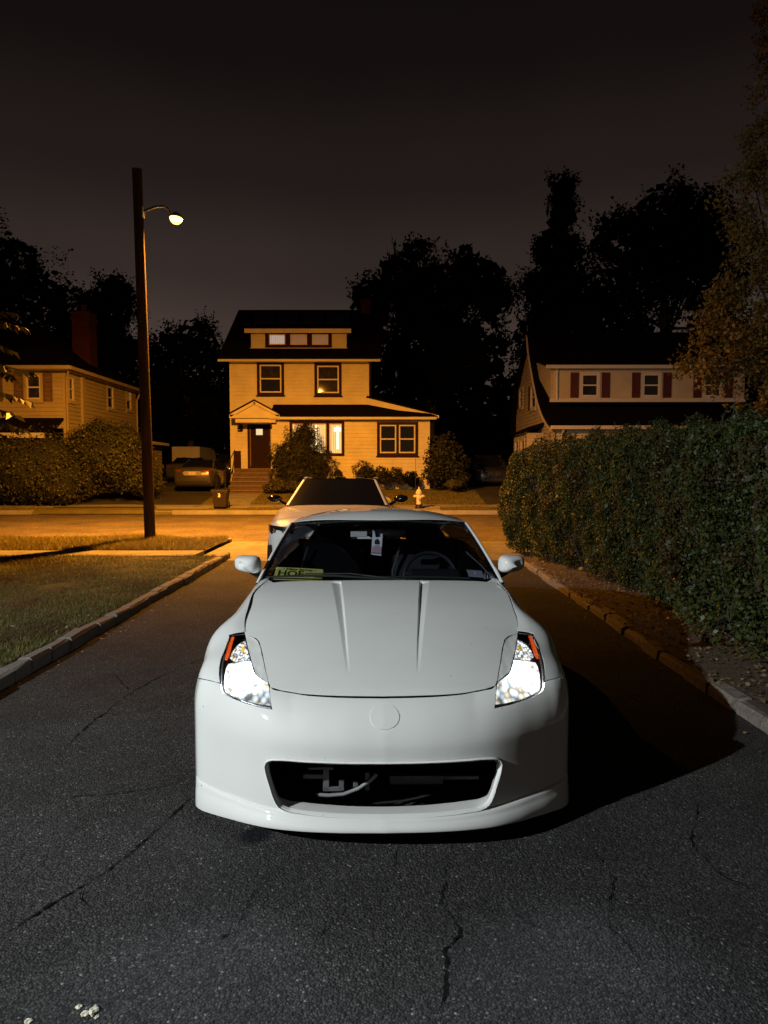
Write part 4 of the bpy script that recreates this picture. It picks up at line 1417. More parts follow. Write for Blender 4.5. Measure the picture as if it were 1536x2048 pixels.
sw.lathe([(0, -.03), (.06, -.02), (.06, .03), (0, .03)], 16, 'y', (.365, 2.11, .845))
sw.build('steering_wheel', M['interior'], car, True)
for sgn in (1, -1):
    st = empty('seat', (sgn * .37, 2.75, 0), 0, car)
    MB().prism([(-.02, .45), (.10, .48), (.27, 1.00), (.20, 1.04), (.12, 1.02), (-.08, .55)], 0, -.25, .25).build('backrest', M['seat_fabric'], st, bevel=.04)
    MB().prism([(-.50, .42), (-.48, .50), (0, .46), (.05, .38), (-.45, .33)], 0, -.25, .25).build('cushion', M['seat_fabric'], st, bevel=.03)
    MB().prism([(.14, 1.00), (.10, 1.10), (.16, 1.165), (.24, 1.15), (.25, 1.0)], 0, -.14, .14).build('headrest', M['seat_fabric'], st, bevel=.03)
    for x_ in (-.06, .06): MB().tube([(x_, .15, .98), (x_, .15, 1.06)], .006, 6).build('headrest_post', M['chrome'], st, True)
    MB().tube([(-.2, .02, .99), (-.26, -.02, .80), (-.25, -.08, .60)], .012, 6).build('bolster_trim', M['alloy'], st, True)
MB().box(-.68, .68, 3.10, 3.14, .2, 1.02).build('rear_bulkhead', M['seam'], car)
MB().prism([(2.26, 1.225), (2.9, 1.250), (2.9, 1.23), (2.28, 1.205)], 0, -.40, .40).build('headliner', M['interior'], car)
for sgn in (1, -1):
    MB().prism([(2.22, 1.222), (2.24, 1.212), (2.40, 1.215), (2.40, 1.23)], 0, sgn * .31 - .19, sgn * .31 + .19).build('sun_visor', mat('visor', (.06, .055, .055), .8), car, bevel=.006)
def inpt(u, v, Y): return cray_y(u, v, Y)
c = inpt(12, 1070, 2.30)
MB().tube([(c[0], 2.33, 1.235), tuple(c)], .008, 6).build('mirror_mount', M['black_plastic'], car, True)
rm_ = MB().lathe([(0, -.014), (.8, -.012), (1.0, 0), (.8, .012), (0, .016)], 24, 'y').build('rear_view_mirror', M['black_plastic'], car, True)
rm_.scale = (.128, 1, .034); rm_.location = tuple(c)
a, b = inpt(-57, 1074, 2.235), inpt(-24, 1063, 2.235)
MB().box(a[0], b[0], 2.235, 2.26, a[2], b[2]).build('toll_transponder', mat('cream_plastic', (.62, .62, .56), .4), car, bevel=.004)
# inspection sticker on the glass
def on_in(u, v): return on_glass(u, v, -.006)
stk = [on_in(178, 1152), on_in(210, 1155), on_in(203, 1140), on_in(173, 1138)]
mesh_obj('inspection_sticker', stk, [(0, 1, 2, 3)], mat('sticker', (.30, .32, .36), .5), ws)
def text_mesh(name, body, size, mt, parent, origin, xdir, ydir, bold=0.0):
    cu = bpy.data.curves.new(name, 'FONT')
    cu.body, cu.size, cu.align_x, cu.align_y = body, size, 'CENTER', 'CENTER'
    cu.offset = bold
    cu.resolution_u = 3
    tmp = bpy.data.objects.new('tmp_text', cu)
    COL.objects.link(tmp)
    bpy.context.view_layer.update()
    dg = bpy.context.evaluated_depsgraph_get()
    me = bpy.data.meshes.new_from_object(tmp.evaluated_get(dg))
    bpy.data.objects.remove(tmp)
    me.name = name
    me.materials.clear(); me.materials.append(mt)
    o = bpy.data.objects.new(name, me)
    x = Vector(xdir).normalized(); y = Vector(ydir); y = (y - x * y.dot(x)).normalized(); z = x.cross(y)
    mtx = Matrix((x, y, z)).transposed().to_4x4()
    mtx.translation = Vector(origin)
    o.matrix_local = mtx
    return link(o, parent)
sc_ = np.mean(stk, axis=0); xd = stk[1] - stk[0]; yd = stk[3] - stk[0]
text_mesh('numeral', '2', .032, mat('sticker_ink', (.75, .77, .8), .5), ws, sc_ + np.array([0, -.35, .93]) * .004, xd, yd, .001)

# things lying or hanging in the car
def carw(p):
    return car.matrix_basis @ Vector(p)
pl = empty('license_plate', tuple(carw(cray_y(-163, 1150, 1.56))), R(0.9))
tag(pl, 'yellow license plate with black letters lying behind the windshield of the sports car', 'license plate')
M['plate'] = mat('plate_yellow', (.62, .58, .14), .5, var=.12, scale=14)
ink = mat('plate_ink', (.01, .01, .012), .6)
xd = Vector((1, 0, -.055)).normalized(); yd = Vector((.16, .84, .40)); yd = (yd - xd * yd.dot(xd)).normalized(); zd = xd.cross(yd)
def plp(x, y, z=0): return tuple(xd * x + yd * y + zd * z)
w2, h2 = .152, .076
oc = [(-w2 + .012, -h2), (w2 - .012, -h2), (w2, -h2 + .012), (w2, h2 - .012), (w2 - .012, h2), (-w2 + .012, h2), (-w2, h2 - .012), (-w2, -h2 + .012)]
V = [plp(x, y + .005, 0) for x, y in oc] + [plp(x, y + .005, -.002) for x, y in oc]
mesh_obj('plate', V, [tuple(range(8)), tuple(range(15, 7, -1))] + [(i, 8 + i, 8 + (i + 1) % 8, (i + 1) % 8) for i in range(8)], M['plate'], pl)
text_mesh('state_name', '- New Jersey -', .036, ink, pl, plp(.0, .060, .002), xd, yd, .0006)
text_mesh('characters', 'HOF', .082, ink, pl, plp(-.052, .010, .002), xd, yd, .0016)

tg = empty('hang_tag', tuple(carw(inpt(-5, 1070, 2.27))), R(0.9))
tag(tg, 'white parking hang tag with black and pink print hung on the rear-view mirror', 'hang tag')
def rel(u, v, Y=2.262):
    return np.array(inpt(u, v, Y)) - np.array(inpt(-5, 1070, 2.27))
def quad(name, pts, mt, dy=0.0):
    P = [rel(*p) + [0, dy, 0] for p in pts]
    P2 = [q + [0, .0008, 0] for q in P]
    return mesh_obj(name, P + P2, [tuple(range(len(P))), tuple(range(2 * len(P) - 1, len(P) - 1, -1))] + [(i, len(P) + i, len(P) + (i + 1) % len(P), (i + 1) % len(P)) for i in range(len(P))], mt, tg)
card = mat('card_white', (.78, .80, .80), .6)
quad('card', [(-16, 1109), (4, 1111.5), (7, 1068), (3, 1067), (2, 1074), (-7, 1074.5), (-10, 1062), (-12.5, 1060), (-13, 1066), (-14, 1077)], card)
quad('emblem_block', [(-9, 1088.5), (1, 1089), (1, 1082), (-3, 1077), (-9, 1081)], mat('print_black', (.015, .015, .02), .6), -.001)
quad('text_lines', [(-9, 1093), (1, 1093.4), (1, 1090.6), (-9, 1090.2)], mat('print_grey', (.3, .35, .42), .6), -.001)
quad('pink_band', [(-15, 1103), (4.3, 1104.4), (4.8, 1094), (-14.3, 1092.5)], mat('print_pink', (.55, .32, .36), .6), -.001)
quad('grey_band', [(-15.4, 1107), (4, 1109), (4.2, 1105), (-15.2, 1103.4)], mat('print_silver', (.22, .24, .24), .6), -.001)
# ================================================================== houses
def X(px, Y): return float(at_y(px, 940, Y)[0])
def Z(py, Y): return float(at_y(768, py, Y)[2])
def adopt(root):
    for c in root.children:
        c.matrix_parent_inverse = Matrix.Translation(-Vector(root.location))
M['siding'] = mat('cream_siding', (.67, .60, .43), .7, var=.10, scale=1.4, bump=.1, bscale=30)
M['siding_white'] = mat('white_siding', (.44, .38, .27), .7, var=.12, scale=1.4)
M['siding_side'] = mat('buff_siding', (.38, .31, .16), .7, var=.12, scale=1.4)
M['shingle'] = mat('roof_shingle', (.006, .0045, .0045), .95, spec=.04, var=.4, scale=10, bump=.5, bscale=14, bdist=.03, stretch=(1, 1, 5))
M['brown_trim'] = mat('brown_trim', (.032, .013, .009), .8, spec=.12, var=.2, scale=6)
M['red_shutter'] = mat('red_shutter', (.065, .010, .008), .55, var=.2, scale=6)
M['brown_shutter'] = mat('brown_shutter', (.14, .075, .045), .6, var=.2, scale=6)
M['door_brown'] = mat('door_brown', (.022, .011, .008), .8, spec=.1, var=.2, scale=5)
M['vinyl'] = mat('vinyl_frame', (.62, .57, .50), .5)
M['pane_dark'] = mat('pane_dark', (.012, .013, .016), .06, spec=.7)
M['pane_grey'] = mat('pane_grey', (.030, .024, .020), .03, spec=.35, var=.6, scale=3)
M['step_brick'] = mat('step_brick', (.10, .065, .05), .85, var=.4, scale=12, bump=.4, bscale=20)
def brick_mat(name, c1, c2, mortar):
    m, nt, b = new_mat(name)
    tc = N_(nt, 'ShaderNodeTexCoord')
    mp = N_(nt, 'ShaderNodeMapping')
    mp.inputs['Rotation'].default_value = (R(90), 0, 0)
    nt.links.new(tc.outputs['Object'], mp.inputs[0])
    br = N_(nt, 'ShaderNodeTexBrick', Scale=4.4)
    br.inputs['Color1'].default_value = (*c1, 1); br.inputs['Color2'].default_value = (*c2, 1); br.inputs['Mortar'].default_value = (*mortar, 1)
    nt.links.new(mp.outputs[0], br.inputs['Vector'])
    nt.links.new(br.outputs['Color'], b.inputs['Base Color'])
    bp = N_(nt, 'ShaderNodeBump', Strength=.6, Distance=.02)
    nt.links.new(br.outputs['Fac'], bp.inputs['Height']); bp.invert = True
    nt.links.new(bp.outputs[0], b.inputs['Normal'])
    b.inputs['Roughness'].default_value = .95
    b.inputs['Specular IOR Level'].default_value = .05
    return m
M['brick'] = brick_mat('chimney_brick', (.075, .020, .013), (.045, .013, .009), (.06, .042, .033))

def curtain_mat(name, col, strength, dark=.25, scale=22):
    m, nt, b = new_mat(name)
    tc = N_(nt, 'ShaderNodeTexCoord')
    wv = N_(nt, 'ShaderNodeTexWave', Scale=scale * .16, Distortion=2.5, Detail=2.0)
    wv.bands_direction = 'X'
    nt.links.new(tc.outputs['Object'], wv.inputs['Vector'])
    mr = N_(nt, 'ShaderNodeMapRange')
    mr.inputs[3].default_value, mr.inputs[4].default_value = dark * strength, strength
    nt.links.new(wv.outputs['Fac'], mr.inputs[0])
    b.inputs['Base Color'].default_value = (.5, .45, .38, 1)
    b.inputs['Emission Color'].default_value = (*col, 1)
    nt.links.new(mr.outputs[0], b.inputs['Emission Strength'])
    return m
M['lit_curtain'] = curtain_mat('lit_curtain', (1.0, .66, .30), .85)
M['lit_attic'] = curtain_mat('lit_attic', (.76, .78, .76), .40, .5)
M['lit_attic_dim'] = curtain_mat('lit_attic_dim', (.50, .54, .58), .09, .05, 40)
M['lit_door'] = emit_mat('lit_door_light', (1.0, .74, .40), .95)
M['glow_strip'] = emit_mat('lamp_glow', (1.0, .80, .45), 2.2)

def siding(name, parent, O, ux, n, spans, mt, course=.17, holes=(), proud=.032):
    """lap boards: spans = function z -> (u0,u1) or None; between z0 and z1 given in spans.z"""
    O, ux, n = np.array(O, float), np.array(ux, float), np.array(n, float)
    z0, z1 = spans['z']
    f = spans['f']
    cuts = set(np.round(np.arange(z0, z1, course), 4)) | {z0, z1}
    for (a, b, c, d) in holes: cuts |= {c, d}
    cuts = sorted(c for c in cuts if z0 - 1e-6 <= c <= z1 + 1e-6)
    V, Fc = [], []
    def P(u, z, off): return tuple(O + ux * u + n * off + np.array([0, 0, z]))
    for lo, hi in zip(cuts[:-1], cuts[1:]):
        if hi - lo < .004: continue
        mid = (lo + hi) / 2
        s0, s1 = f(lo), f(hi)
        if s0 is None or s1 is None: continue
        base = math.floor((lo - z0) / course + 1e-6) * course + z0
        off_lo = proud * (1 - (lo - base) / course); off_hi = proud * max(0, 1 - (hi - base) / course)
        segs = [(0.0, 1.0)]
        w = max(s0[1] - s0[0], 1e-3)
        blocks = sorted(((a - s0[0]) / w, (b - s0[0]) / w) for (a, b, c, d) in holes if c < mid < d)
        out, cur = [], 0.0
        for a, b in blocks:
            if a > cur: out.append((cur, a))
            cur = max(cur, b)
        if cur < 1: out.append((cur, 1.0))
        for a, b in out:
            ulo0, ulo1 = s0[0] + w * a, s0[0] + w * b
            w1 = s1[1] - s1[0]
            same = blocks and not (a == 0 and b == 1)
            uh0 = ulo0 if (same and a > 0) else s1[0] + (w1 * a if not same else 0)
            uh1 = ulo1 if (same and b < 1) else (s1[0] + w1 * b if not same else s1[1])
            k = len(V)
            V += [P(ulo0, lo, off_lo), P(ulo1, lo, off_lo), P(uh1, hi, off_hi), P(uh0, hi, off_hi), P(ulo0, lo, 0), P(ulo1, lo, 0)]
            Fc += [(k, k + 1, k + 2, k + 3), (k, k + 4, k + 5, k + 1)]
    return mesh_obj(name, V, Fc, mt, parent)
def rect_span(u0, u1, z0, z1): return {'z': (z0, z1), 'f': lambda z: (u0, u1)}

class Frame:
    """builds boxes in wall coordinates (u along the wall, n outwards, z up)"""
    def __init__(self, O, ux, n): self.O, self.ux, self.n = np.array(O, float), np.array(ux, float), np.array(n, float); self.mb = MB()
    def box(self, u0, u1, o0, o1, z0, z1):
        V = [tuple(self.O + self.ux * u + self.n * o + np.array([0, 0, z])) for u in (u0, u1) for o in (o0, o1) for z in (z0, z1)]
        self.mb.add(V, [(0, 1, 3, 2), (4, 6, 7, 5), (0, 4, 5, 1), (2, 3, 7, 6), (0, 2, 6, 4), (1, 5, 7, 3)])
        return self
    def border(self, u0, u1, z0, z1, w, o0, o1):
        self.box(u0, u0 + w, o0, o1, z0, z1).box(u1 - w, u1, o0, o1, z0, z1)
        self.box(u0 + w, u1 - w, o0, o1, z1 - w, z1).box(u0 + w, u1 - w, o0, o1, z0, z0 + w)
        return self
    def build(self, name, mt, parent, bevel=0): return self.mb.build(name, mt, parent, bevel=bevel)

def window(parent, W_, u0, u1, z0, z1, trim, tmat, panes=('pane_dark', 'pane_dark'), hung=True, lights=1, fw=.06, fmat='vinyl', sill=True):
    """trim board frame, vinyl frame, sashes and panes; W_ = (O, ux, n)"""
    w = Frame(*W_).border(u0, u1, z0, z1, trim, -.02, .045).build('window', M[tmat], parent)
    iu0, iu1, iz0, iz1 = u0 + trim, u1 - trim, z0 + trim, z1 - trim
    lw = (iu1 - iu0) / lights
    for k in range(lights):
        a, b = iu0 + k * lw, iu0 + (k + 1) * lw
        if lights > 1:
            a += (.06 if k else 0); b -= (.06 if k < lights - 1 else 0)
        fr = Frame(*W_).border(a, b, iz0, iz1, fw, -.05, .030)
        zm = (iz0 + iz1) / 2
        if hung: fr.box(a + fw, b - fw, -.04, .022, zm - .028, zm + .028)
        fr.build('frame', M[fmat], w)
        pk = panes if not isinstance(panes[0], (tuple, list)) else panes[k]
        zs = [(iz0 + fw, zm - .02, pk[0]), (zm + .02, iz1 - fw, pk[1])] if hung else [(iz0 + fw, iz1 - fw, pk[0])]
        for (c, d, pm) in zs:
            Frame(*W_).box(a + fw * .8, b - fw * .8, -.07, -.02, c - .02, d + .02).build('pane', M[pm], w)
        if k:
            Frame(*W_).box(iu0 + k * lw - .06, iu0 + k * lw + .06, -.02, .04, iz0, iz1).build('mullion', M[tmat], w)
    if sill: Frame(*W_).box(u0 - .04, u1 + .04, -.02, .085, z0 - .06, z0 + .002).build('sill', M[tmat], w)
    return w
def slab_roof(name, parent, quad_, th, mt):
    q = [Vector(p) for p in quad_]
    nrm = (q[1] - q[0]).cross(q[-1] - q[0]).normalized()
    if nrm.z < 0: nrm = -nrm
    n = len(q)
    V = [tuple(p + nrm * th * .5) for p in q] + [tuple(p - nrm * th * .5) for p in q]
    return mesh_obj(name, V, [tuple(range(n)), tuple(range(2 * n - 1, n - 1, -1))] + [(i, n + i, n + (i + 1) % n, (i + 1) % n) for i in range(n)], mt, parent)

# ------------------------------------------------------------------ cream house across the street
YM, YL = 33.0, 32.2
hs_ = empty('house', (-3.2, YM, .78))
tag(hs_, 'cream clapboard house with brown window trim, front dormer and gabled door hood', 'house')
xa, xb = X(463, YM), X(737, YM)
ze = Z(720, YM)
FW = ((0, YM, 0), (1, 0, 0), (0, -1, 0))
FL = ((0, YL, 0), (1, 0, 0), (0, -1, 0))
def wpx(Y, u0, u1, v0, v1): return X(u0, Y), X(u1, Y), Z(v1, Y), Z(v0, Y)
wA = wpx(YM, 516, 570, 724, 791); wB = wpx(YM, 630, 684, 726, 792)
dr = wpx(YM, 496, 542, 845, 937)
siding('wall', hs_, *FW, rect_span(xa, xb, 3.9, ze), M['siding'], holes=[tuple(wA), tuple(wB)])
xent = X(548, YM)
siding('wall', hs_, *FW, rect_span(xa, xent, .6, 3.9), M['siding'], holes=[tuple(dr)])
window(hs_, FW, *wA, .13, 'brown_trim', ('pane_dark', 'pane_grey'))
window(hs_, FW, *wB, .13, 'brown_trim', ('pane_grey', 'pane_grey'))
# side walls and gable ends
ridgeY, zr = 37.2, Z(622, 37.2)
for xw, sg in ((xb, 1), (xa, -1)):
    O = (xw, 0, 0)
    f = lambda z: (YM, 41.4) if z <= ze else ((YM + (ridgeY - YM) * (z - ze) / (zr - ze)), 41.4 - (41.4 - ridgeY) * (z - ze) / (zr - ze))
    siding('wall', hs_, O, (0, 1, 0), (sg, 0, 0), {'z': (.6, zr - .1), 'f': f}, M['siding'])
Frame(*FW).box(xa - .03, xa + .12, -.02, .035, .7, ze).build('corner_board', M['siding'], hs_)
Frame(*FW).box(xb - .12, xb + .03, -.02, .035, 3.9, ze).build('corner_board', M['siding'], hs_)
xr0, xr1 = X(439, 32.4), X(761, 32.4)
zee = Z(716, 32.4)
slab_roof('roof', hs_, [(xr0, 32.4, zee), (xr1, 32.4, zee), (xr1, ridgeY, zr), (xr0, ridgeY, zr)], .12, M['shingle'])
rf = bpy.data.objects['roof']
slab_roof('roof', hs_, [(xr0, ridgeY, zr), (xr1, ridgeY, zr), (xr1, 42.0, zee), (xr0, 42.0, zee)], .12, M['shingle'])
MB().box(xr0, xr1, 32.30, 32.40, zee - .17, zee - .06).build('gutter', M['siding'], hs_, bevel=.02)
MB().box(xa, xb, 32.40, YM, zee - .13, zee - .10).build('soffit', M['white_trim'], hs_)
# solar panels on the front slope
def on_roof(px, py):
    r = ray(px, py); sl = (zr - zee) / (ridgeY - 32.4)
    t = (zee + sl * (0 - 32.4) - CAM_H) / (r[2] - sl * r[1])
    return C0 + r * t
nr = np.array([0, -(zr - zee), ridgeY - 32.4]); nr = nr / np.linalg.norm(nr)
M['solar'] = mat('solar_panel', (.012, .013, .020), .15, spec=.6)
for (a, b) in ((508, 552), (556, 600), (604, 648), (652, 700)):
    q = [on_roof(a, 652) + nr * .10, on_roof(b, 652) + nr * .10, on_roof(b, 629) + nr * .10, on_roof(a, 629) + nr * .10]
    slab_roof('solar_panel', hs_, [tuple(p) for p in q], .04, M['solar'])
# dormer
Yd = 33.2
da, db, dz0, dz1 = X(505, Yd), X(694, Yd), Z(702, Yd), Z(664, Yd)
dw = wpx(Yd, 533, 665, 664.5, 696)
FD = ((0, Yd, 0), (1, 0, 0), (0, -1, 0))
dm = siding('dormer', hs_, *FD, rect_span(da, db, dz0, dz1), M['siding'], holes=[(dw[0], dw[1], dw[2], dz1)])
Frame(*FD).box(dw[0], dw[1], -.05, .02, dw[2], dz1 - .002).build('window_band', M['brown_trim'], dm)
for k, (u0, u1, pm) in enumerate(((541, 573, 'lit_attic'), (583, 616, 'lit_attic_dim'), (626, 658, 'lit_attic_dim'))):
    a, b, c, d = wpx(Yd, u0, u1, 669, 690)
    Frame(*FD).border(a, b, c, d, .045, .02, .06).build('frame', M['vinyl'], dm)
    Frame(*FD).box(a + .04, b - .04, .018, .032, c + .04, d - .04).build('pane', M[pm], dm)
MB().prism([(Yd, dz0), (Yd, dz1), (Yd + 2.0, dz1 + .3), (Yd + 1.6, dz0 + 1.1)], 0, da, da + .05).prism([(Yd, dz0), (Yd, dz1), (Yd + 2.0, dz1 + .3), (Yd + 1.6, dz0 + 1.1)], 0, db - .05, db).build('dormer_cheek', M['siding'], dm)
slab_roof('dormer_roof', dm, [(X(492, 32.9), 32.9, Z(659, 32.9)), (X(703, 32.9), 32.9, Z(659, 32.9)), (X(703, 32.9), 35.3, Z(659, 32.9) + .5), (X(492, 32.9), 35.3, Z(659, 32.9) + .5)], .10, M['shingle'])
MB().box(X(492, 32.86), X(703, 32.86), 32.82, 32.86, Z(666, 32.86), Z(657.5, 32.86)).build('dormer_fascia', M['siding'], dm)
MB().box(da - .05, db + .05, Yd - .06, Yd - .02, dz0 + .02, dz0 + .14).build('dormer_sill', M['siding'], dm)
# chimney
cx0, cx1 = X(723, 37), X(741, 37)
ch = MB().box(cx0, cx1, 36.7, 37.5, 7.6, Z(600, 37)).build('chimney', M['brick'], hs_)
MB().box(cx0 - .07, cx1 + .07, 36.63, 37.57, Z(611, 37), Z(606, 37)).build('chimney_band', M['brick'], ch)
# ground floor front with its pent roof
xl0, xl1 = X(545, YL), X(858, YL)
wP = wpx(YL, 580, 689, 842, 912); wR = wpx(YL, 754, 836, 844, 912)
zl1 = Z(834, YL)
siding('wall', hs_, *FL, rect_span(xl0, xl1, .72, zl1), M['siding'], holes=[tuple(wP), tuple(wR)])
MB().box(xl0, xl0 + .06, YL, YM, .72, zl1).build('wall_return', M['siding'], hs_)
siding('wall', hs_, (xl1, 0, 0), (0, 1, 0), (1, 0, 0), rect_span(YL, 40, .72, 4.0), M['siding'])
Frame(*FL).box(xl1 - .12, xl1 + .03, -.02, .035, .72, zl1).build('corner_board', M['siding'], hs_)
Frame(*FL).box(xl0, xl1, .0, .03, Z(943, YL) - .03, Z(943, YL)).build('water_table', M['siding'], hs_)
window(hs_, FL, *wR, .13, 'brown_trim', ('pane_dark', 'pane_dark'), lights=2)
pw = Frame(*FL).border(*wP, .12, -.02, .05).build('window', M['brown_trim'], hs_)
for (u0, u1) in ((584, 608), (615, 653), (659, 685)):
    a, b, c, d = wpx(YL, u0, u1, 847, 908)
    Frame(*FL).border(a, b, c, d, .05, -.04, .03).build('frame', M['vinyl'], pw)
    Frame(*FL).box(a + .04, b - .04, -.10, -.06, c + .03, d - .03).build('curtain', M['lit_curtain'], pw)
for u in (608.5, 653.5):
    a, b, c, d = wpx(YL, u, u + 5, 846, 909)
    Frame(*FL).box(a, b, -.03, .045, c, d).build('mullion', M['brown_trim'], pw)
for (u0, u1, v0, v1) in ((630, 634, 850, 905), (673, 678, 853, 898), (668, 682, 855, 863)):
    a, b, c, d = wpx(YL, u0, u1, v0, v1)
    Frame(*FL).box(a, b, -.058, -.052, c, d).build('lamp_glow', M['glow_strip'], pw)
ez, tz = Z(833, 31.85), Z(811, YM)
xe1 = X(873, 31.85)
slab_roof('pent_roof', hs_, [(xl0 - .05, 31.85, ez), (xe1, 31.85, ez), (X(800, YM), YM, tz), (xl0 - .05, YM, tz)], .10, M['shingle'])
MB().box(xl0 - .05, xe1, 31.76, 31.85, ez - .14, ez - .02).build('gutter', M['siding'], hs_, bevel=.02)
# right-hand lean-to: rake board, wall triangle and roof
p0, p1 = (X(733, 32.8), Z(796, 32.8)), (X(877, 32.0), Z(832, 32.0))
slab_roof('lean_to_roof', hs_, [(p0[0], 32.75, p0[1] + .06), (p1[0], 32.0, p1[1] + .05), (p1[0], 40, p1[1] + .05), (p0[0], 40, p0[1] + .06)], .10, M['shingle'])
V = [(p0[0], 32.74, p0[1]), (p1[0], 31.98, p1[1] + .02), (p1[0], 31.98, p1[1] - .10), (p0[0], 32.74, p0[1] - .30)]
V += [(v[0], v[1] - .04, v[2]) for v in V]
mesh_obj('rake_board', V, [(0, 1, 2, 3), (4, 7, 6, 5), (0, 4, 5, 1), (1, 5, 6, 2), (2, 6, 7, 3), (3, 7, 4, 0)], M['siding'], hs_)
siding('wall', hs_, *FW, {'z': (4.0, 4.85), 'f': lambda z: (xb, xb + .02 + max(0, (p1[0] - xb) * (1 - (z - 3.95) / (p0[1] - .1 - 3.95))))}, M['siding'])
# door, hood, steps
dd = Frame(*FW).border(*dr, .10, -.03, .05).build('door', M['brown_trim'], hs_)
Frame(*FW).box(dr[0] + .10, dr[1] - .10, -.06, -.01, dr[2] + .02, dr[3] - .10).build('door_leaf', M['door_brown'], dd)
Frame(*FW).box(dr[0] + .10, dr[0] + .15, -.01, .01, dr[2] + .02, dr[3] - .10).build('door_edge', M['brown_shutter'], dd)
a, b, c, d = wpx(YM, 513, 526, 858, 870)
Frame(*FW).box(a, b, -.02, .004, c, d).build('door_light', M['lit_door'], dd)
a, b, c, d = wpx(YM, 540.5, 543, 884, 892)
Frame(*FW).box(a, b, .05, .09, c, d).build('handle', M['chrome'], dd)
a, b, c, d = wpx(YM, 476.5, 485, 856, 864)
Frame(*FW).box(a, b, 0, .03, c, d).build('number_plaque', M['brown_trim'], hs_)
YP = 31.7
ap = (X(510, YP), Z(802, YP)); el = (X(460, YP), Z(829, YP)); er = (X(560, YP), Z(829, YP)); bl2 = Z(836, YP)
hood_ = MB().prism([el, ap, er, (er[0], bl2), (el[0], bl2)], 1, YP + .12, YM).build('door_hood', M['siding'], hs_)
def rail(a, b, w=.10, y0=YP, y1=YP + .14):
    dx, dz2 = b[0] - a[0], b[1] - a[1]; L = math.hypot(dx, dz2); n0, n1 = dz2 / L * w, -dx / L * w
    if n1 > 0: n0, n1 = -n0, -n1
    return [(a[0], a[1]), (b[0], b[1]), (b[0] + n0, b[1] + n1), (a[0] + n0, a[1] + n1)], y0, y1
for a, b in ((el, ap), (ap, er)):
    pl2, y0, y1 = rail(a, b, .12)
    MB().prism(pl2, 1, y0, y1).build('hood_moulding', M['siding'], hood_)
    slab_roof('hood_shingles', hood_, [(a[0], YP - .05, a[1] + .05), (b[0], YP - .05, b[1] + .05), (b[0], YM, b[1] + .05), (a[0], YM, a[1] + .05)], .05, M['shingle'])
MB().box(el[0], er[0], YP, YP + .12, bl2, el[1]).build('hood_moulding', M['siding'], hood_)
MB().box(X(472, 31.85), X(552, 31.85), 31.85, YM, Z(845, 31.85), bl2).build('hood_frieze', M['siding'], hood_)
for u in (477, 547):
    xx = X(u, 32.2)
    MB().prism([(32.05, Z(845, 31.85)), (YM, Z(845, 31.85)), (YM, Z(864, YM)), (32.75, Z(850, YM))], 0, xx - .07, xx + .07).build('hood_bracket', M['brown_trim'], hood_)
stp = empty('front_steps', (-6.0, 30.6, .58), 0, hs_)
stp.location = (0, 0, 0)
zb_, zt_ = .56, Z(937, YM)
nst = 6
for k in range(nst):
    y0 = 30.5 + k * .32
    zt2 = zb_ + (zt_ - zb_) * (k + 1) / nst
    f = k / (nst - 1)
    x0, x1 = X(455 + 13 * f, y0), X(534 + 10 * f, y0)
    MB().box(x0, x1, y0 + .02, YM - .06, zt2 - (zt_ - zb_) / nst - .02, zt2 - .05).build('riser', M['step_brick'], stp)
    MB().box(x0 - .03, x1 + .03, y0 - .03, (y0 + .34) if k < nst - 1 else YM - .06, zt2 - .05, zt2).build('step', mat('step_stone', (.18, .125, .09), .8, var=.2, scale=8) if k == 0 else bpy.data.materials['step_stone'], stp, bevel=.008)
# hand rail
hr = empty('hand_rail', (0, 0, 0), 0, hs_)
xh = X(468, 32.4)
for (x_, y_) in ((xh, 32.6), (xh + .02, 31.6), (xh - .05, 30.8)):
    zb2 = zb_ + (zt_ - zb_) * min(1, max(0, (y_ - 30.4) / 1.9))
    MB().tube([(x_, y_, zb2), (x_, y_, zb2 + .85)], .02, 6).build('post', M['black_plastic'], hr)
MB().tube([(xh, 32.6, zt_ + .85), (xh + .02, 31.6, zb_ + (zt_ - zb_) * .63 + .85), (xh - .05, 30.8, zb_ + (zt_ - zb_) * .21 + .85)], .022, 6).build('rail', M['black_plastic'], hr)
MB().box(X(469, 32.9), X(482, 32.9), 32.75, 32.9, zt_, zt_ + .82).build('mailbox_panel', M['brown_trim'], hs_)
MB().box(xa, xl1, YL + .05, 40, .5, .76).build('foundation', M['concrete'], hs_)
adopt(hs_)

# ------------------------------------------------------------------ neighbour's house behind the bushes
YN = 28.6
hn = empty('house', (-16, 31, .4))
tag(hn, 'buff house with hipped roof and brick side chimney behind tall bushes', 'house')
xc = X(136, YN); ze2 = Z(737, YN)
FN = ((0, YN, 0), (1, 0, 0), (0, -1, 0))
wN = [wpx(YN, 54, 91, 746, 803), wpx(YN, -48, -8, 746, 803)]
siding('wall', hn, *FN, rect_span(-22, xc, 3.3, ze2), M['siding_side'], holes=[tuple(w) for w in wN])
siding('wall', hn, *FN, rect_span(-22, xc - .6, .3, 3.3), M['siding_side'])
for w in wN:
    wi = window(hn, FN, *w, .09, 'siding_side', ('pane_grey', 'pane_grey'))
    for s_ in (0, 1):
        u0 = w[0] - .40 if s_ == 0 else w[1] + .03
        sh = Frame(*FN).border(u0, u0 + .36, w[2], w[3], .05, .02, .06).build('shutter', M['brown_shutter'], hn)
        fr_ = Frame(*FN)
        zz = w[2] + .07
        while zz < w[3] - .08:
            fr_.box(u0 + .05, u0 + .31, .025, .045, zz, zz + .045); zz += .06
        fr_.build('louvre', M['brown_shutter'], sh)
YE = 36.6
FS = ((xc, 0, 0), (0, 1, 0), (1, 0, 0))
def side_y(px): return xc * F / (px - 768)
wS = []
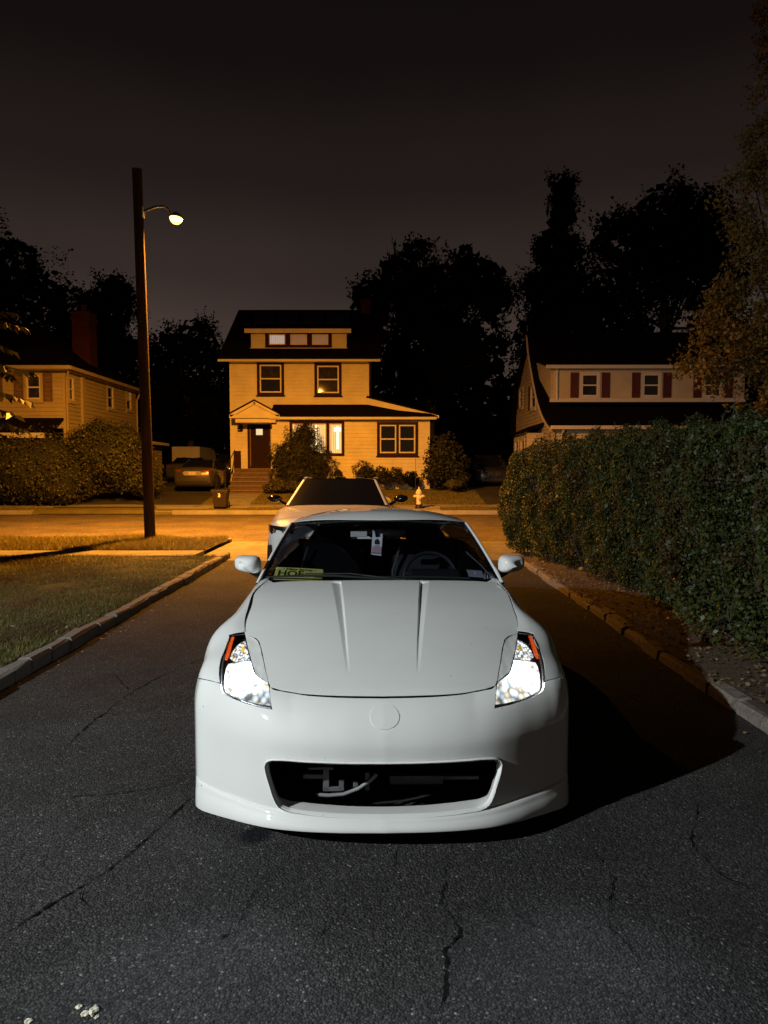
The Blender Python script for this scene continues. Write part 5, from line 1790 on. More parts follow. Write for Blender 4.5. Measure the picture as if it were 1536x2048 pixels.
for (a, b, v0, v1) in ((141, 153, 752, 805), (217.5, 231, 771, 820), (255, 266, 779, 823)):
    ya, yb = side_y(a), side_y(b)
    ym = (ya + yb) / 2
    wS.append((min(ya, yb), max(ya, yb), Z(v1, ym), Z(v0, ym)))
siding('wall', hn, *FS, rect_span(YN, YE, .3, ze2), M['siding_side'], holes=wS)
for i, w in enumerate(wS):
    window(hn, FS, *w, .07, 'siding_side', ('pane_dark', 'pane_dark') if i < 2 else ('pane_dark', 'lit_attic_dim'))
yq = side_y(168)
Frame(*FN).box(xc - .12, xc + .02, -.02, .04, .4, ze2).build('corner_board', M['siding_side'], hn)
Frame(*FS).box(yq - .1, yq + .1, 0, .10, .4, ze2).build('corner_board', M['siding_side'], hn)
MB().tube([(xc + .25, YN - .35, ze2 + .0), (xc + .2, YN - .2, ze2 - .15), (xc + .06, YN - .06, ze2 - .45), (xc + .06, YN - .06, .6)], .045, 8).build('downspout', M['siding_side'], hn, True)
MB().tube([(xc + .3, YE, ze2), (xc + .15, YE, ze2 - .3), (xc + .06, YE, ze2 - .5), (xc + .06, YE, .6)], .045, 8).build('downspout', M['siding_side'], hn, True)
o_ = .5
xw = -22.6
E = [(xw - o_, YN - o_, ze2), (xc + o_ * .7, YN - o_, ze2), (xc + o_ * .7, YE + o_, ze2), (xw - o_, YE + o_, ze2)]
rc = (YN + YE) / 2
zt3 = Z(655, rc)
rl, rr = (xw + 3.6, rc, zt3), (X(95, rc), rc, zt3)
slab_roof('roof', hn, [E[0], E[1], rr, rl], .1, M['shingle'])
slab_roof('roof', hn, [E[1], E[2], rr], .1, M['shingle'])
slab_roof('roof', hn, [E[2], E[3], rl, rr], .1, M['shingle'])
MB().box(xw - o_, xc + o_ * .7 + .08, YN - o_ - .1, YN - o_, ze2 - .10, ze2 + .05).build('gutter', M['siding_side'], hn, bevel=.02)
MB().box(xc + o_ * .7, xc + o_ * .7 + .1, YN - o_, YE + o_, ze2 - .10, ze2 + .05).build('gutter', M['siding_side'], hn, bevel=.02)
MB().box(xw, xc + .3, YN - .5, YE + .5, ze2 - .12, ze2 - .09).build('soffit', M['siding_side'], hn)
yc_ = 32.0
ch = MB().box(X(151, yc_), X(186, yc_), yc_, yc_ + .8, .4, Z(622, yc_)).build('chimney', M['brick'], hn)
MB().box(X(149, yc_), X(188, yc_), yc_ - .05, yc_ + .85, Z(640, yc_), Z(634, yc_)).build('chimney_band', M['brick'], ch)
MB().lathe([(.13, 0), (.13, .3), (.16, .3), (.16, .35), (.11, .35)], 12, 'z', (X(168, yc_), yc_ + .4, Z(622, yc_))).build('chimney_pot', M['brick'], ch, True)
# porch roof in front and sun room at the side
slab_roof('porch_roof', hn, [(-22, YN - 1.7, Z(868, 27)), (xc - .1, YN - 1.7, Z(868, 27)), (xc - .1, YN, Z(838, YN)), (-22, YN, Z(838, YN))], .1, M['shingle'])
MB().box(-22, xc - .1, YN - 1.8, YN - 1.65, Z(871, 27) - .1, Z(866, 27)).build('porch_beam', M['white_trim'], hn)
ys0, ys1 = 30.6, 35.8
xs_ = X(316, 35.2)
fs = ((0, ys0, 0), (1, 0, 0), (0, -1, 0))
zsr = Z(880, ys0)
siding('sunroom_wall', hn, *fs, rect_span(xc + .05, xs_, .3, zsr), M['siding_side'], holes=[(xc + .25, xc + 1.05, 1.3, zsr - .25), (xc + 1.2, xs_ - .12, 1.3, zsr - .25)])
siding('sunroom_wall', hn, (xs_, 0, 0), (0, 1, 0), (1, 0, 0), rect_span(ys0, ys1, .3, zsr), M['siding_side'])
window(hn, fs, xc + .25, xc + 1.05, 1.3, zsr - .25, .06, 'siding_side', ('pane_dark', 'pane_dark'))
window(hn, fs, xc + 1.2, xs_ - .12, 1.3, zsr - .25, .06, 'siding_side', ('pane_dark', 'pane_dark'))
slab_roof('sunroom_roof', hn, [(xc, ys0 - .3, zsr + .55), (xs_ + .35, ys0 - .3, zsr), (xs_ + .35, ys1, zsr), (xc, ys1, zsr + .55)], .09, M['shingle'])
MB().box(xs_ + .3, xs_ + .42, ys0 - .3, ys1, zsr - .09, zsr + .05).build('gutter', M['white_trim'], hn, bevel=.02)
adopt(hn)

# ------------------------------------------------------------------ Dutch colonial behind the hedge
hd_ = empty('house', (13, 34, .8))
tag(hd_, 'pale house with sweeping dark roof, long dormer and red shutters behind the hedge', 'house')
xg = 7.32; xg2 = 19.5
apx, apz = 34.9, Z(667, 34.9)
def sidez(px, py):
    Y = xg * F / (px - 768)
    return Y, Z(py, Y)
front_edge = [(apx, apz), sidez(1065, 700), sidez(1072, 740), sidez(1078, 770), sidez(1085, 800), sidez(1094, 825), sidez(1105, 845), sidez(1113, 854)]
rear_edge = [(apx, apz), (36.6, 7.25), (38.2, 6.0), (39.4, 3.5)]
prof_poly = front_edge[::-1] + rear_edge[1:]
fe = spline(front_edge, 16)
# gable end wall following the roof line
yb_, yf_ = 38.9, fe[-1][0] + .35
zlow = .7
def gable(z):
    zf = np.array([p[1] for p in fe[::-1]]); yf = np.array([p[0] for p in fe[::-1]])
    a = float(np.interp(z, zf, yf)) if z > zf[0] else yf_
    zr_ = np.array([p[1] for p in rear_edge[::-1]]); yr_ = np.array([p[0] for p in rear_edge[::-1]])
    b = float(np.interp(z, zr_, yr_)) if z > zr_[0] else yb_
    return (max(a, yf_) if z <= zf[0] else a, min(b, yb_)) if a < b else None
FG = ((xg, 0, 0), (0, 1, 0), (-1, 0, 0))
def gw(u0, u1, v0, v1):
    ya, yb2 = xg * F / (u1 - 768), xg * F / (u0 - 768)
    ym = (ya + yb2) / 2
    return (ya, yb2, Z(v1, ym), Z(v0, ym))
g1, g2 = gw(1059.5, 1070, 770, 820), gw(1037, 1045, 775, 818)
siding('wall', hd_, *FG, {'z': (zlow, apz - .12), 'f': gable}, M['siding_white'], holes=[g1, g2])
for w in (g1, g2):
    window(hd_, FG, *w, .10, 'white_trim', ('pane_dark', 'pane_dark'))
    Frame(*FG).box(w[1] + .02, w[1] + .34, .02, .06, w[2], w[3]).build('shutter', M['red_shutter'], hd_)
# roof sheets
V, Fc = [], []
n_ = len(fe)
for (y_, z_) in fe: V += [(xg - .28, y_, z_ + .06), (xg2, y_, z_ + .06), (xg - .28, y_ + .06, z_ - .08), (xg2, y_ + .06, z_ - .08)]
for i in range(n_ - 1):
    a, b = i * 4, i * 4 + 4
    Fc += [(a, a + 1, b + 1, b), (a + 2, b + 2, b + 3, a + 3), (a, b, b + 2, a + 2), (a + 1, a + 3, b + 3, b + 1)]
Fc += [((n_ - 1) * 4, (n_ - 1) * 4 + 1, (n_ - 1) * 4 + 3, (n_ - 1) * 4 + 2)]
mesh_obj('roof', V, Fc, M['shingle'], hd_)
for i in range(3):
    (ya, za), (yb2, zb2) = rear_edge[i], rear_edge[i + 1]
    slab_roof('roof', hd_, [(xg - .28, ya, za), (xg2, ya, za), (xg2, yb2, zb2), (xg - .28, yb2, zb2)], .12, M['shingle'])
# rake trim along the gable
rk = MB()
rk.tube([(xg - .30, p[0], p[1] - .10) for p in fe], .05, 6)
rk.build('rake_board', M['white_trim'], hd_)
# long shed dormer
YD = 31.0
d0, d1 = X(1101, YD), X(1482, YD)
zd0, zd1 = Z(800, YD), Z(737, YD)
FDm = ((0, YD, 0), (1, 0, 0), (0, -1, 0))
wd = [wpx(YD, 1156, 1197, 744, 797), wpx(YD, 1278, 1319, 744, 797), wpx(YD, 1400, 1441, 744, 797)]
dmr = siding('dormer', hd_, *FDm, rect_span(d0, d1, zd0, zd1), M['siding_white'], holes=[(w[0], w[1], max(w[2], zd0 + .01), min(w[3], zd1 - .01)) for w in wd])
for k, w in enumerate(wd):
    w = (w[0], w[1], max(w[2], zd0 + .01), min(w[3], zd1 - .01))
    window(hd_, FDm, *w, .10, 'white_trim', (('pane_dark', 'pane_grey'), ('pane_dark', 'pane_dark'), ('pane_dark', 'pane_dark'))[k], fw=.05)
    for u0 in (w[0] - .40, w[1] + .06):
        sh = Frame(*FDm).border(u0, u0 + .35, w[2] + .03, w[3] - .03, .05, .02, .055).build('shutter', M['red_shutter'], hd_)
        Frame(*FDm).box(u0 + .05, u0 + .30, .022, .04, w[2] + .08, w[3] - .08).build('shutter_panel', M['red_shutter'], sh)
MB().box(d0 - .08, d1 + .08, YD - .05, YD + .02, zd0 - .09, zd0 + .06).build('dormer_sill', M['white_trim'], dmr)
for xx in (d0, d1):
    MB().prism([(YD, zd0), (YD, zd1), (YD + 3, zd1 + .7), (YD + 2.3, zd0 + 1.2)], 0, xx - .04, xx + .04).build('dormer_cheek', M['siding_white'], dmr)
slab_roof('dormer_roof', dmr, [(d0 - .35, YD - .35, zd1 + .10), (d1 + .3, YD - .35, zd1 + .10), (d1 + .3, apx, apz - .05), (d0 - .35, apx, apz - .05)], .12, M['shingle'])
MB().box(d0 - .35, d1 + .3, YD - .45, YD - .33, zd1 - .06, zd1 + .10).build('gutter', M['white_trim'], dmr, bevel=.02)
MB().tube([(d0 + .22, YD - .06, zd1), (d0 + .22, YD - .06, zd0)], .05, 8).build('downspout', M['white_trim'], dmr, True)
# front wall, eave gutter, bay
ye_, ze_ = fe[-1]
MB().box(xg - .3, xg2, ye_ - .12, ye_ + .02, ze_ - .10, ze_ + .06).build('gutter', M['white_trim'], hd_, bevel=.02)
MB().tube([(xg + .3, ye_, ze_ - .05), (xg + .28, ye_ + .3, ze_ - .3), (xg + .28, ye_ + .42, ze_ - .5), (xg + .28, ye_ + .42, 1.0)], .05, 8).build('downspout', M['white_trim'], hd_, True)
siding('wall', hd_, (0, yf_ + .12, 0), (1, 0, 0), (0, -1, 0), rect_span(xg, xg2, zlow, ze_ + .2), M['siding_white'])
by = MB()
b0 = xg - .8
FB = ((b0, 0, 0), (0, 1, 0), (-1, 0, 0))
siding('bay_wall', hd_, *FB, rect_span(32.2, 35.2, zlow, 3.3), M['siding_white'], holes=[(32.45, 33.45, 1.4, 3.1), (33.9, 34.9, 1.4, 3.1)])
siding('bay_wall', hd_, (0, 32.2, 0), (1, 0, 0), (0, -1, 0), rect_span(b0, xg, zlow, 3.3), M['siding_white'])
for u in (32.45, 33.9): window(hd_, FB, u, u + 1.0, 1.4, 3.1, .09, 'white_trim', ('pane_dark', 'pane_grey'))
slab_roof('bay_roof', hd_, [(b0 - .2, 32.0, 3.32), (xg, 32.0, 3.75), (xg, 35.4, 3.75), (b0 - .2, 35.4, 3.32)], .09, M['shingle'])
adopt(hd_)
# ================================================================== plants
def add_patches(m, col, scale):
    nt = m.node_tree
    mx = [n for n in nt.nodes if n.type == 'MIX'][0]
    tc = N_(nt, 'ShaderNodeTexCoord'); nz = N_(nt, 'ShaderNodeTexNoise', Scale=scale, Detail=4.0)
    nt.links.new(tc.outputs['Object'], nz.inputs['Vector'])
    mr = N_(nt, 'ShaderNodeMapRange'); mr.inputs[1].default_value, mr.inputs[2].default_value = .48, .64
    nt.links.new(nz.outputs['Fac'], mr.inputs[0])
    m2 = N_(nt, 'ShaderNodeMix', data_type='RGBA'); m2.inputs[7].default_value = (*col, 1)
    outs = [l.to_socket for l in nt.links if l.from_socket == mx.outputs[2]]
    nt.links.new(mx.outputs[2], m2.inputs[6]); nt.links.new(mr.outputs[0], m2.inputs[0])
    for o in outs: nt.links.new(m2.outputs[2], o)
def rand_unit(n):
    v = rng.normal(size=(n, 3))
    return unit(v)
def leaf_quads(P, N, size, aspect=.5, fold=.25, along=None):
    """folded diamond leaves; N = facing, size = length"""
    n = len(P)
    t = along if along is not None else rng.normal(size=(n, 3))
    t = unit(t - N * np.einsum('ij,ij->i', t, N)[:, None])
    s = np.cross(N, t)
    L = size[:, None]
    w = L * aspect * .5
    base = P - t * L * .5
    tip = P + t * L * .5 - N * L * fold * .4
    l = P + s * w + N * L * fold * .25 - t * L * .06
    r = P - s * w + N * L * fold * .25 - t * L * .06
    return np.stack([base, l, tip, r], 1).reshape(-1, 3)
LM = {
 'hedge': leaf_mat('hedge_leaf', (.018, .031, .007), (.064, .084, .020), .5, .2),
 'bush': leaf_mat('bush_leaf', (.040, .050, .014), (.11, .10, .030), .5, .25),
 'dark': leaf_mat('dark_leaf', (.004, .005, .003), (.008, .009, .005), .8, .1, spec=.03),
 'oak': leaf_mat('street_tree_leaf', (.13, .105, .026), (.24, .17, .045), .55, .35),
 'yew': leaf_mat('yew_leaf', (.013, .016, .008), (.040, .038, .016), .6, .1),
 'farg': leaf_mat('far_grass', (.12, .11, .03), (.26, .21, .07), .6, .25),
 'pale': leaf_mat('pale_shrub_leaf', (.09, .085, .03), (.16, .14, .05), .6, .2),
 'walnut': leaf_mat('walnut_leaf', (.05, .055, .02), (.10, .095, .04), .35, .3, spec=.5),
 'ivy': leaf_mat('ivy_leaf', (.024, .042, .010), (.065, .085, .024), .4, .25),
 'grass': leaf_mat('grass_blade', (.062, .066, .016), (.18, .16, .050), .6, .25),
 'dead': leaf_mat('dead_leaf', (.12, .075, .035), (.30, .22, .13), .7, .1),
}
add_patches(LM['grass'], (.095, .066, .024), 1.3)
add_patches(LM['hedge'], (.055, .042, .014), 2.2)
M['bark'] = mat('bark', (.055, .042, .032), .9, var=.4, scale=8, bump=.7, bscale=14, bdist=.03)
M['bush_core'] = mat('dark_core', (.012, .013, .007), .95, var=.4, scale=12)  # near-black colour stands for the shade inside bushes and hedge

def cloud(blobs, n, shell=.55):
    """points in a union of ellipsoids, denser towards the skin; returns points and outward directions"""
    vol = np.array([b[1][0] * b[1][1] * b[1][2] for b in blobs]) ** .67
    cnt = rng.multinomial(n, vol / vol.sum())
    P, D = [], []
    for (c, r_), k in zip(blobs, cnt):
        u = rand_unit(k)
        rad = shell + (1 - shell) * rng.random(k) ** .6
        lump = 1 + .16 * np.sin(u[:, 0] * 5 + c[0]) * np.sin(u[:, 2] * 6 + c[1]) + .10 * np.sin(u[:, 1] * 11 + u[:, 2] * 9)
        P.append(np.array(c) + u * np.array(r_) * (rad * lump)[:, None]); D.append(u)
    return np.vstack(P), np.vstack(D)

def tree(name, label, base, blobs, nclump, per, leaf, mt, trunk_r=.25, group=None, spread=.55, sprigs=0, tilt=.0, cat='tree', trunk_to=None):
    root = empty(name, base)
    tag(root, label, cat, group)
    b = np.array(base, float)
    C, D = cloud(blobs, nclump, .35)
    if mt is LM['dark']: per, leaf = int(per * 1.8), leaf * .72
    cr_ = []
    m = per
    Pc = np.repeat(C, m, 0) + rand_unit(len(C) * m) * (rng.random((len(C) * m, 1)) ** .5) * spread * 1.55
    Nc = unit(np.repeat(D, m, 0) * .5 + rng.normal(size=(len(C) * m, 3)) * .7 + [0, 0, .3])
    if sprigs:
        k = rng.integers(0, len(C), sprigs)
        st = C[k]; dr_ = unit(D[k] + [0, 0, .7] + rng.normal(size=(sprigs, 3)) * .3)
        for j in range(7):
            q = st + dr_ * spread * (.9 + j * .26) + rng.normal(size=(sprigs, 3)) * spread * .10
            Pc = np.vstack([Pc, q]); Nc = np.vstack([Nc, rand_unit(sprigs)])
    size = leaf * rng.uniform(.6, 1.3, len(Pc))
    fast_mesh('crown', leaf_quads(Pc - b, Nc, size, .62), 4, mt, root)
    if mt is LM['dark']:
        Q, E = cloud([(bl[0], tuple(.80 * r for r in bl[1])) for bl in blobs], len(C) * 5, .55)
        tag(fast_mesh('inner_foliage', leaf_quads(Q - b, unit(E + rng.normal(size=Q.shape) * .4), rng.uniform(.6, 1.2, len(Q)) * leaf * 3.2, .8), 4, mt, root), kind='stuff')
    tr = MB()
    cz = np.array([bl[0] for bl in blobs]).mean(0) if trunk_to is None else np.array(trunk_to)
    top_ = (cz - b)
    pts = [(0, 0, -.2)] + [tuple(top_ * f + np.array([.15 * math.sin(f * 5), .1 * math.cos(f * 4), 0]) * f) for f in (.2, .4, .6, .8, 1.0)]
    tr.tube(pts, [trunk_r * 1.25, trunk_r, trunk_r * .85, trunk_r * .7, trunk_r * .5, trunk_r * .28], 9)
    tr.build('trunk', M['bark'], root, True)
    lim = MB()
    pick = rng.choice(len(C), min(22, len(C)), replace=False)
    for i in pick:
        f = rng.uniform(.35, .9)
        s0 = Vector(top_ * f); e0 = Vector(C[i] - b)
        mid = s0.lerp(e0, .5) + Vector((0, 0, -.1 * (e0 - s0).length))
        lim.tube([s0, mid, e0], [trunk_r * .30, trunk_r * .16, trunk_r * .05], 6, False)
    tag(lim.build('limbs', M['bark'], root, True), kind='stuff')
    return root
def pb(px, py, Y, rpx, ry=None, dy=0, rz=None):
    """blob from a picture place: centre column/row at distance Y, radius in picture px"""
    s = Y / F
    return (tuple(at_y(px, py, Y) + np.array([0, dy, 0])), (rpx * s, (ry or rpx) * s, (rz or rpx) * s))

# ---- trees behind the houses
GT = 'trees standing behind the houses'
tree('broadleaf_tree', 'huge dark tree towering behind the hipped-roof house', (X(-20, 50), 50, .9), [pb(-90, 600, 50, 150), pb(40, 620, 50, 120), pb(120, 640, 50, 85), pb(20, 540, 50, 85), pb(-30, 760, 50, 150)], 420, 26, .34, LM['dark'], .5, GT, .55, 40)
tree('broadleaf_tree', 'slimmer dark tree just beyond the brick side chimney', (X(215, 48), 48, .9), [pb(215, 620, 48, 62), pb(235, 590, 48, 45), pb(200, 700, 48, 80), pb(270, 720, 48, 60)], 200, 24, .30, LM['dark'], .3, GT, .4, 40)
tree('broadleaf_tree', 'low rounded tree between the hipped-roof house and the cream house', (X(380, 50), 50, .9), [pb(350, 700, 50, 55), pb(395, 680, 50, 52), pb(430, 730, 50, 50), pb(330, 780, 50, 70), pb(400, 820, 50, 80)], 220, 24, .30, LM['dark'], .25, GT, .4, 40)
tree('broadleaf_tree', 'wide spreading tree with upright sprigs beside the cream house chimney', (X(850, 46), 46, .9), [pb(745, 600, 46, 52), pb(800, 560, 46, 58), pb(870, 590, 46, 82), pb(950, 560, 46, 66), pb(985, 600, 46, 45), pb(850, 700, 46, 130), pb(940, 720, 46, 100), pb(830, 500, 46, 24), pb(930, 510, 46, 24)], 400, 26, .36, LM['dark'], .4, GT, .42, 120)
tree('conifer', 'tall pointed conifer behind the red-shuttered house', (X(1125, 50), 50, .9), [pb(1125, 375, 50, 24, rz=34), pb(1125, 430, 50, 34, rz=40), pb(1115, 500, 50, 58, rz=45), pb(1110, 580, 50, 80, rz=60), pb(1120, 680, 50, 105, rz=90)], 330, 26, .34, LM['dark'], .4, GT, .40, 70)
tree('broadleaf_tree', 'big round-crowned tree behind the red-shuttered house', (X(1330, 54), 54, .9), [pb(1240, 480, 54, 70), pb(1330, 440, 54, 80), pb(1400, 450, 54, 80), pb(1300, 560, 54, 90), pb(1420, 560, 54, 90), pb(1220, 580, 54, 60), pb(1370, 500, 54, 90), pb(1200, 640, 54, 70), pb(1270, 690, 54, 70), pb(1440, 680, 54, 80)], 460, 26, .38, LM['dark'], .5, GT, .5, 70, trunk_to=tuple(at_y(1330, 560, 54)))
# far treeline that closes the gaps
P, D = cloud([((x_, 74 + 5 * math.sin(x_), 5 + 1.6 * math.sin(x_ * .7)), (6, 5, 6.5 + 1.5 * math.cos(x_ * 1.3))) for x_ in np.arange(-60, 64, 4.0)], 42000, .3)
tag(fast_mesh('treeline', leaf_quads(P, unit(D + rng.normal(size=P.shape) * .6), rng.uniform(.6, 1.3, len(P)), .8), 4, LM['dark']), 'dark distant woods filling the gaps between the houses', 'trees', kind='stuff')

# ---- tree over the hedge lit by the street lamp
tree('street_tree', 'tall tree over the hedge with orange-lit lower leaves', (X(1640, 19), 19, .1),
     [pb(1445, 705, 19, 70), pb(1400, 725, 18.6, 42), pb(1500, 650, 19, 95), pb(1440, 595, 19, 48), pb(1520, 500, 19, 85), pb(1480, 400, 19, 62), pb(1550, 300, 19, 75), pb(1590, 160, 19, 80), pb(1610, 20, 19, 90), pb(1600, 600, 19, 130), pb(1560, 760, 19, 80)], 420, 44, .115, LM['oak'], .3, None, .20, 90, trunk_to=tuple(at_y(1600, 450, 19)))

# ---- branch of big compound leaves at the lawn's far side
wr = empty('walnut_tree', (-8.4, 11.3, .09))
tag(wr, 'young tree at the lawn edge with long glossy compound leaves', 'tree')
wb = np.array(wr.location)
trn = MB()
trn.tube([(0, 0, -.2), (.1, .05, 1.5), (.3, 0, 3.0), (.45, .05, 4.2), (.5, .1, 5.0)], [.11, .10, .08, .05, .02], 9)
trn.build('trunk', M['bark'], wr, True)
tw = MB()
Pl, Nl, Al, Sl = [], [], [], []
for (px, py, ln, dz3, dx3) in ((48, 655, .75, -.25, .9), (25, 625, .7, -.1, .8), (62, 745, .8, -.22, .9), (35, 760, .8, -.4, .8), (52, 800, .8, -.3, .9), (30, 830, .9, -.25, .8), (45, 860, .8, -.35, .9), (20, 700, .8, -.3, .7), (-20, 680, .8, -.1, .8), (-30, 760, .8, -.3, .8), (-25, 840, .8, -.3, .8), (5, 870, .7, -.45, .8)):
    tip = at_y(px, py, 11.2 + rng.uniform(-.5, .5))
    d_ = unit(np.array([dx3, rng.uniform(-.3, .3), dz3]))
    st = tip - d_ * ln
    tw.tube([tuple(np.array((.35, 0, 2.4 + .6 * rng.random()))), tuple(st - wb), tuple(tip - wb)], [.02, .010, .003], 5, False)
    for k in range(8):
        f = .12 + .88 * k / 7
        c = st + d_ * ln * f
        for s_ in (-1, 1):
            al = unit(d_ * .55 + np.cross(d_, [0, 0, 1]) * s_ * .8 + np.array([0, 0, -.35 + rng.uniform(-.15, .15)]))
            L = .32 * rng.uniform(.7, 1.1) * (1 - .35 * f)
            Pl.append(c + al * L * .5); Al.append(al); Sl.append(L); Nl.append(unit(np.array([rng.normal() * .3, rng.normal() * .3, 1.0])))
tag(tw.build('twigs', M['bark'], wr, True), kind='stuff')
Nl = np.array(Nl); Al = np.array(Al); Nl = unit(Nl - Al * np.einsum('ij,ij->i', Nl, Al)[:, None])
fast_mesh('leaves', leaf_quads(np.array(Pl) - wb, Nl, np.array(Sl), .42, .3, Al), 4, LM['walnut'], wr)

# ---- bushes
def bush(name, label, base, blobs, n, leaf, mt, group=None, cat='bush', core=.8, aspect=.55, up=.2):
    root = empty(name, base)
    tag(root, label, cat, group)
    b = np.array(base, float)
    P, D = cloud(blobs, n, .72)
    ok = P[:, 2] > b[2] + .02
    P, D = P[ok], D[ok]
    N = unit(D * .8 + rng.normal(size=P.shape) * .55 + [0, 0, up])
    fast_mesh('foliage', leaf_quads(P - b, N, leaf * rng.uniform(.6, 1.35, len(P)), aspect), 4, mt, root)
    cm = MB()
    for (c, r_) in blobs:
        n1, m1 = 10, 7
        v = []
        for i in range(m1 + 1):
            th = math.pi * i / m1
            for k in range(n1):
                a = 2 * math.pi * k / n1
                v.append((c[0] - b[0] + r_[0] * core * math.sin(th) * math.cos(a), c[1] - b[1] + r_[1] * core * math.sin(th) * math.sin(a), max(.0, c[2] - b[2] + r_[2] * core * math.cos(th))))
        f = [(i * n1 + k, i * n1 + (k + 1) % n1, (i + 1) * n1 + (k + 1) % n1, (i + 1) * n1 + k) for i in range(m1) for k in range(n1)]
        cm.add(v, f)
    tag(cm.build('twigs', M['bush_core'], root, True), kind='stuff')  # solid dark core added inside the leaves, no separate twigs
    return root
bush('bush', 'broad olive bush lit orange beside the hipped-roof house', (X(70, 27.2), 27.2, .22), [pb(55, 940, 27.2, 75), pb(95, 930, 27.4, 70), pb(20, 930, 27.4, 70), pb(115, 965, 27.3, 55), pb(-60, 930, 27.5, 80), pb(60, 900, 27.4, 50)], 15000, .095, LM['bush'])
bush('bush', 'tall shaggy dark bush at the corner of the hipped-roof house', (X(215, 28.2), 28.2, .28), [pb(180, 900, 28.2, 55), pb(225, 915, 28.2, 70), pb(270, 930, 28.4, 50), pb(200, 870, 28.4, 35), pb(250, 880, 28.4, 35), pb(160, 950, 28, 50), pb(285, 955, 28.4, 40)], 13000, .10, LM['bush'])
bush('evergreen_shrub', 'large spreading yew beside the brick steps', (X(598, 30.9), 30.9, .60), [pb(600, 900, 30.9, 42, rz=52), pb(565, 915, 30.9, 30), pb(630, 920, 30.9, 32), pb(595, 945, 30.8, 52, rz=30), pb(610, 870, 30.9, 26)], 14000, .17, LM['yew'], cat='shrub', aspect=.16, up=.6, core=.55)
bush('low_shrub', 'pale low juniper at the foot of the yew', (X(560, 30.4), 30.4, .55), [pb(560, 968, 30.3, 24, rz=15), pb(540, 975, 30.2, 16, rz=10), pb(590, 970, 30.3, 20, rz=14)], 2400, .09, LM['pale'], cat='shrub', aspect=.25)
for (px, py, rp, lab) in ((676, 948, 8, 'tiny dark shrub under the lit window'), (727, 943, 22, 'rounded dark shrub below the cream siding'), (763, 950, 17, 'small round shrub next to the rounded dark shrub'), (792, 950, 15, 'wispy shrub between the small round shrubs'), (822, 957, 14, 'compact ball-shaped shrub behind the fire hydrant')):
    bush('foundation_shrub', lab, (X(px, 31.4), 31.4, .68), [pb(px, py, 31.4, rp, rz=rp * 1.05), pb(px + rp * .4, py + rp * .5, 31.4, rp * .7)], 1500, .10, LM['yew'] if py != 957 else LM['dark'], group='shrubs along the cream house', cat='shrub', aspect=.35, core=.45 if rp != 15 else .2)
bush('ornamental_tree', 'dark ragged bushy tree at the corner of the cream house', (X(888, 31.2), 31.2, .66), [pb(885, 905, 31.2, 34, rz=40), pb(905, 930, 31.3, 34), pb(870, 945, 31.1, 26), pb(915, 960, 31.3, 24)], 4200, .13, LM['yew'], cat='tree', core=.6)
bush('low_shrub', 'dry grassy clump beside the asphalt drive', (X(910, 30.4), 30.4, .58), [pb(908, 968, 30.4, 18, rz=9)], 700, .10, LM['pale'], cat='shrub', aspect=.18)

# ---- hedge along the drive
def hedge_face(d): return np.interp(d, [2.0, 5.0, 9.0, 11.0, 13.0, 13.6], [3.12, 3.12, 3.08, 2.86, 2.42, 2.40])
def hedge_top(d): return np.interp(d, [2.0, 5.5, 8.0, 11.0, 12.6, 13.2, 13.6], [2.00, 2.02, 2.08, 2.10, 2.06, 1.94, 1.66])
hg = empty('hedge', (3.6, 8, .08))
tag(hg, 'tall clipped green privet hedge along the driveway', 'hedge')
hb = np.array(hg.location)
def lumps(a, b): return   .075 * np.sin(a * 3.1 + b * 1.7) + .065 * np.sin(a * 6.3 - b * 4.1) + .03 * np.sin(a * 13 + b * 9)
n = 115000
d_ = 2.6 + (13.55 - 2.6) * rng.random(n) ** .9
zf = rng.random(n)
zt = hedge_top(d_)
z_ = .10 + (zt - .10) * zf
bul = .10 * np.sin(np.clip(zf, 0, 1) * math.pi) - .16 * np.clip((zf - .88) / .12, 0, 1) ** 2
x_ = hedge_face(d_) - bul + lumps(d_, z_) + np.abs(rng.normal(size=n)) * .085
thin = np.clip((.32 - z_) / .3, 0, 1)
keep = rng.random(n) > thin * .75
P1_ = np.stack([x_, d_, z_], 1)[keep]; N1_ = np.tile([-1.0, -.1, .25], (len(P1_), 1))
n = 34000
d_ = 2.6 + (13.5 - 2.6) * rng.random(n); w_ = rng.random(n) * 1.25
x_ = hedge_face(d_) + .08 + w_
z_ = hedge_top(d_) + lumps(d_, w_ * 3) - rng.random(n) ** 2 * .16 + .02 - .12 * np.clip(1 - w_ / .15, 0, 1)
P2_ = np.stack([x_, d_, z_], 1); N2_ = np.tile([-.2, -.2, 1.0], (n, 1))
n = 14000
u_ = rng.random(n) * 1.3; zf = rng.random(n)
z_ = .1 + zf * 1.72
P3_ = np.stack([2.42 + u_, 13.55 - .22 * np.clip(.35 - u_, 0, .35) + lumps(u_ * 3, z_) - np.abs(rng.normal(size=n)) * .08 - .3 * zf ** 3, z_], 1); N3_ = np.tile([-.2, 1.0, .2], (n, 1))
PP = np.vstack([P1_, P2_, P3_]); NN = np.vstack([N1_, N2_, N3_])
NN = unit(NN * .75 + rng.normal(size=PP.shape) * .55)
sz = .038 * rng.uniform(.5, 1.35, len(PP)) * np.where(rng.random(len(PP)) < .035, rng.uniform(1.5, 2.4, len(PP)), 1.0)
tag(fast_mesh('foliage', leaf_quads(PP - hb, NN, sz, .56), 4, LM['hedge'], hg), kind='stuff')
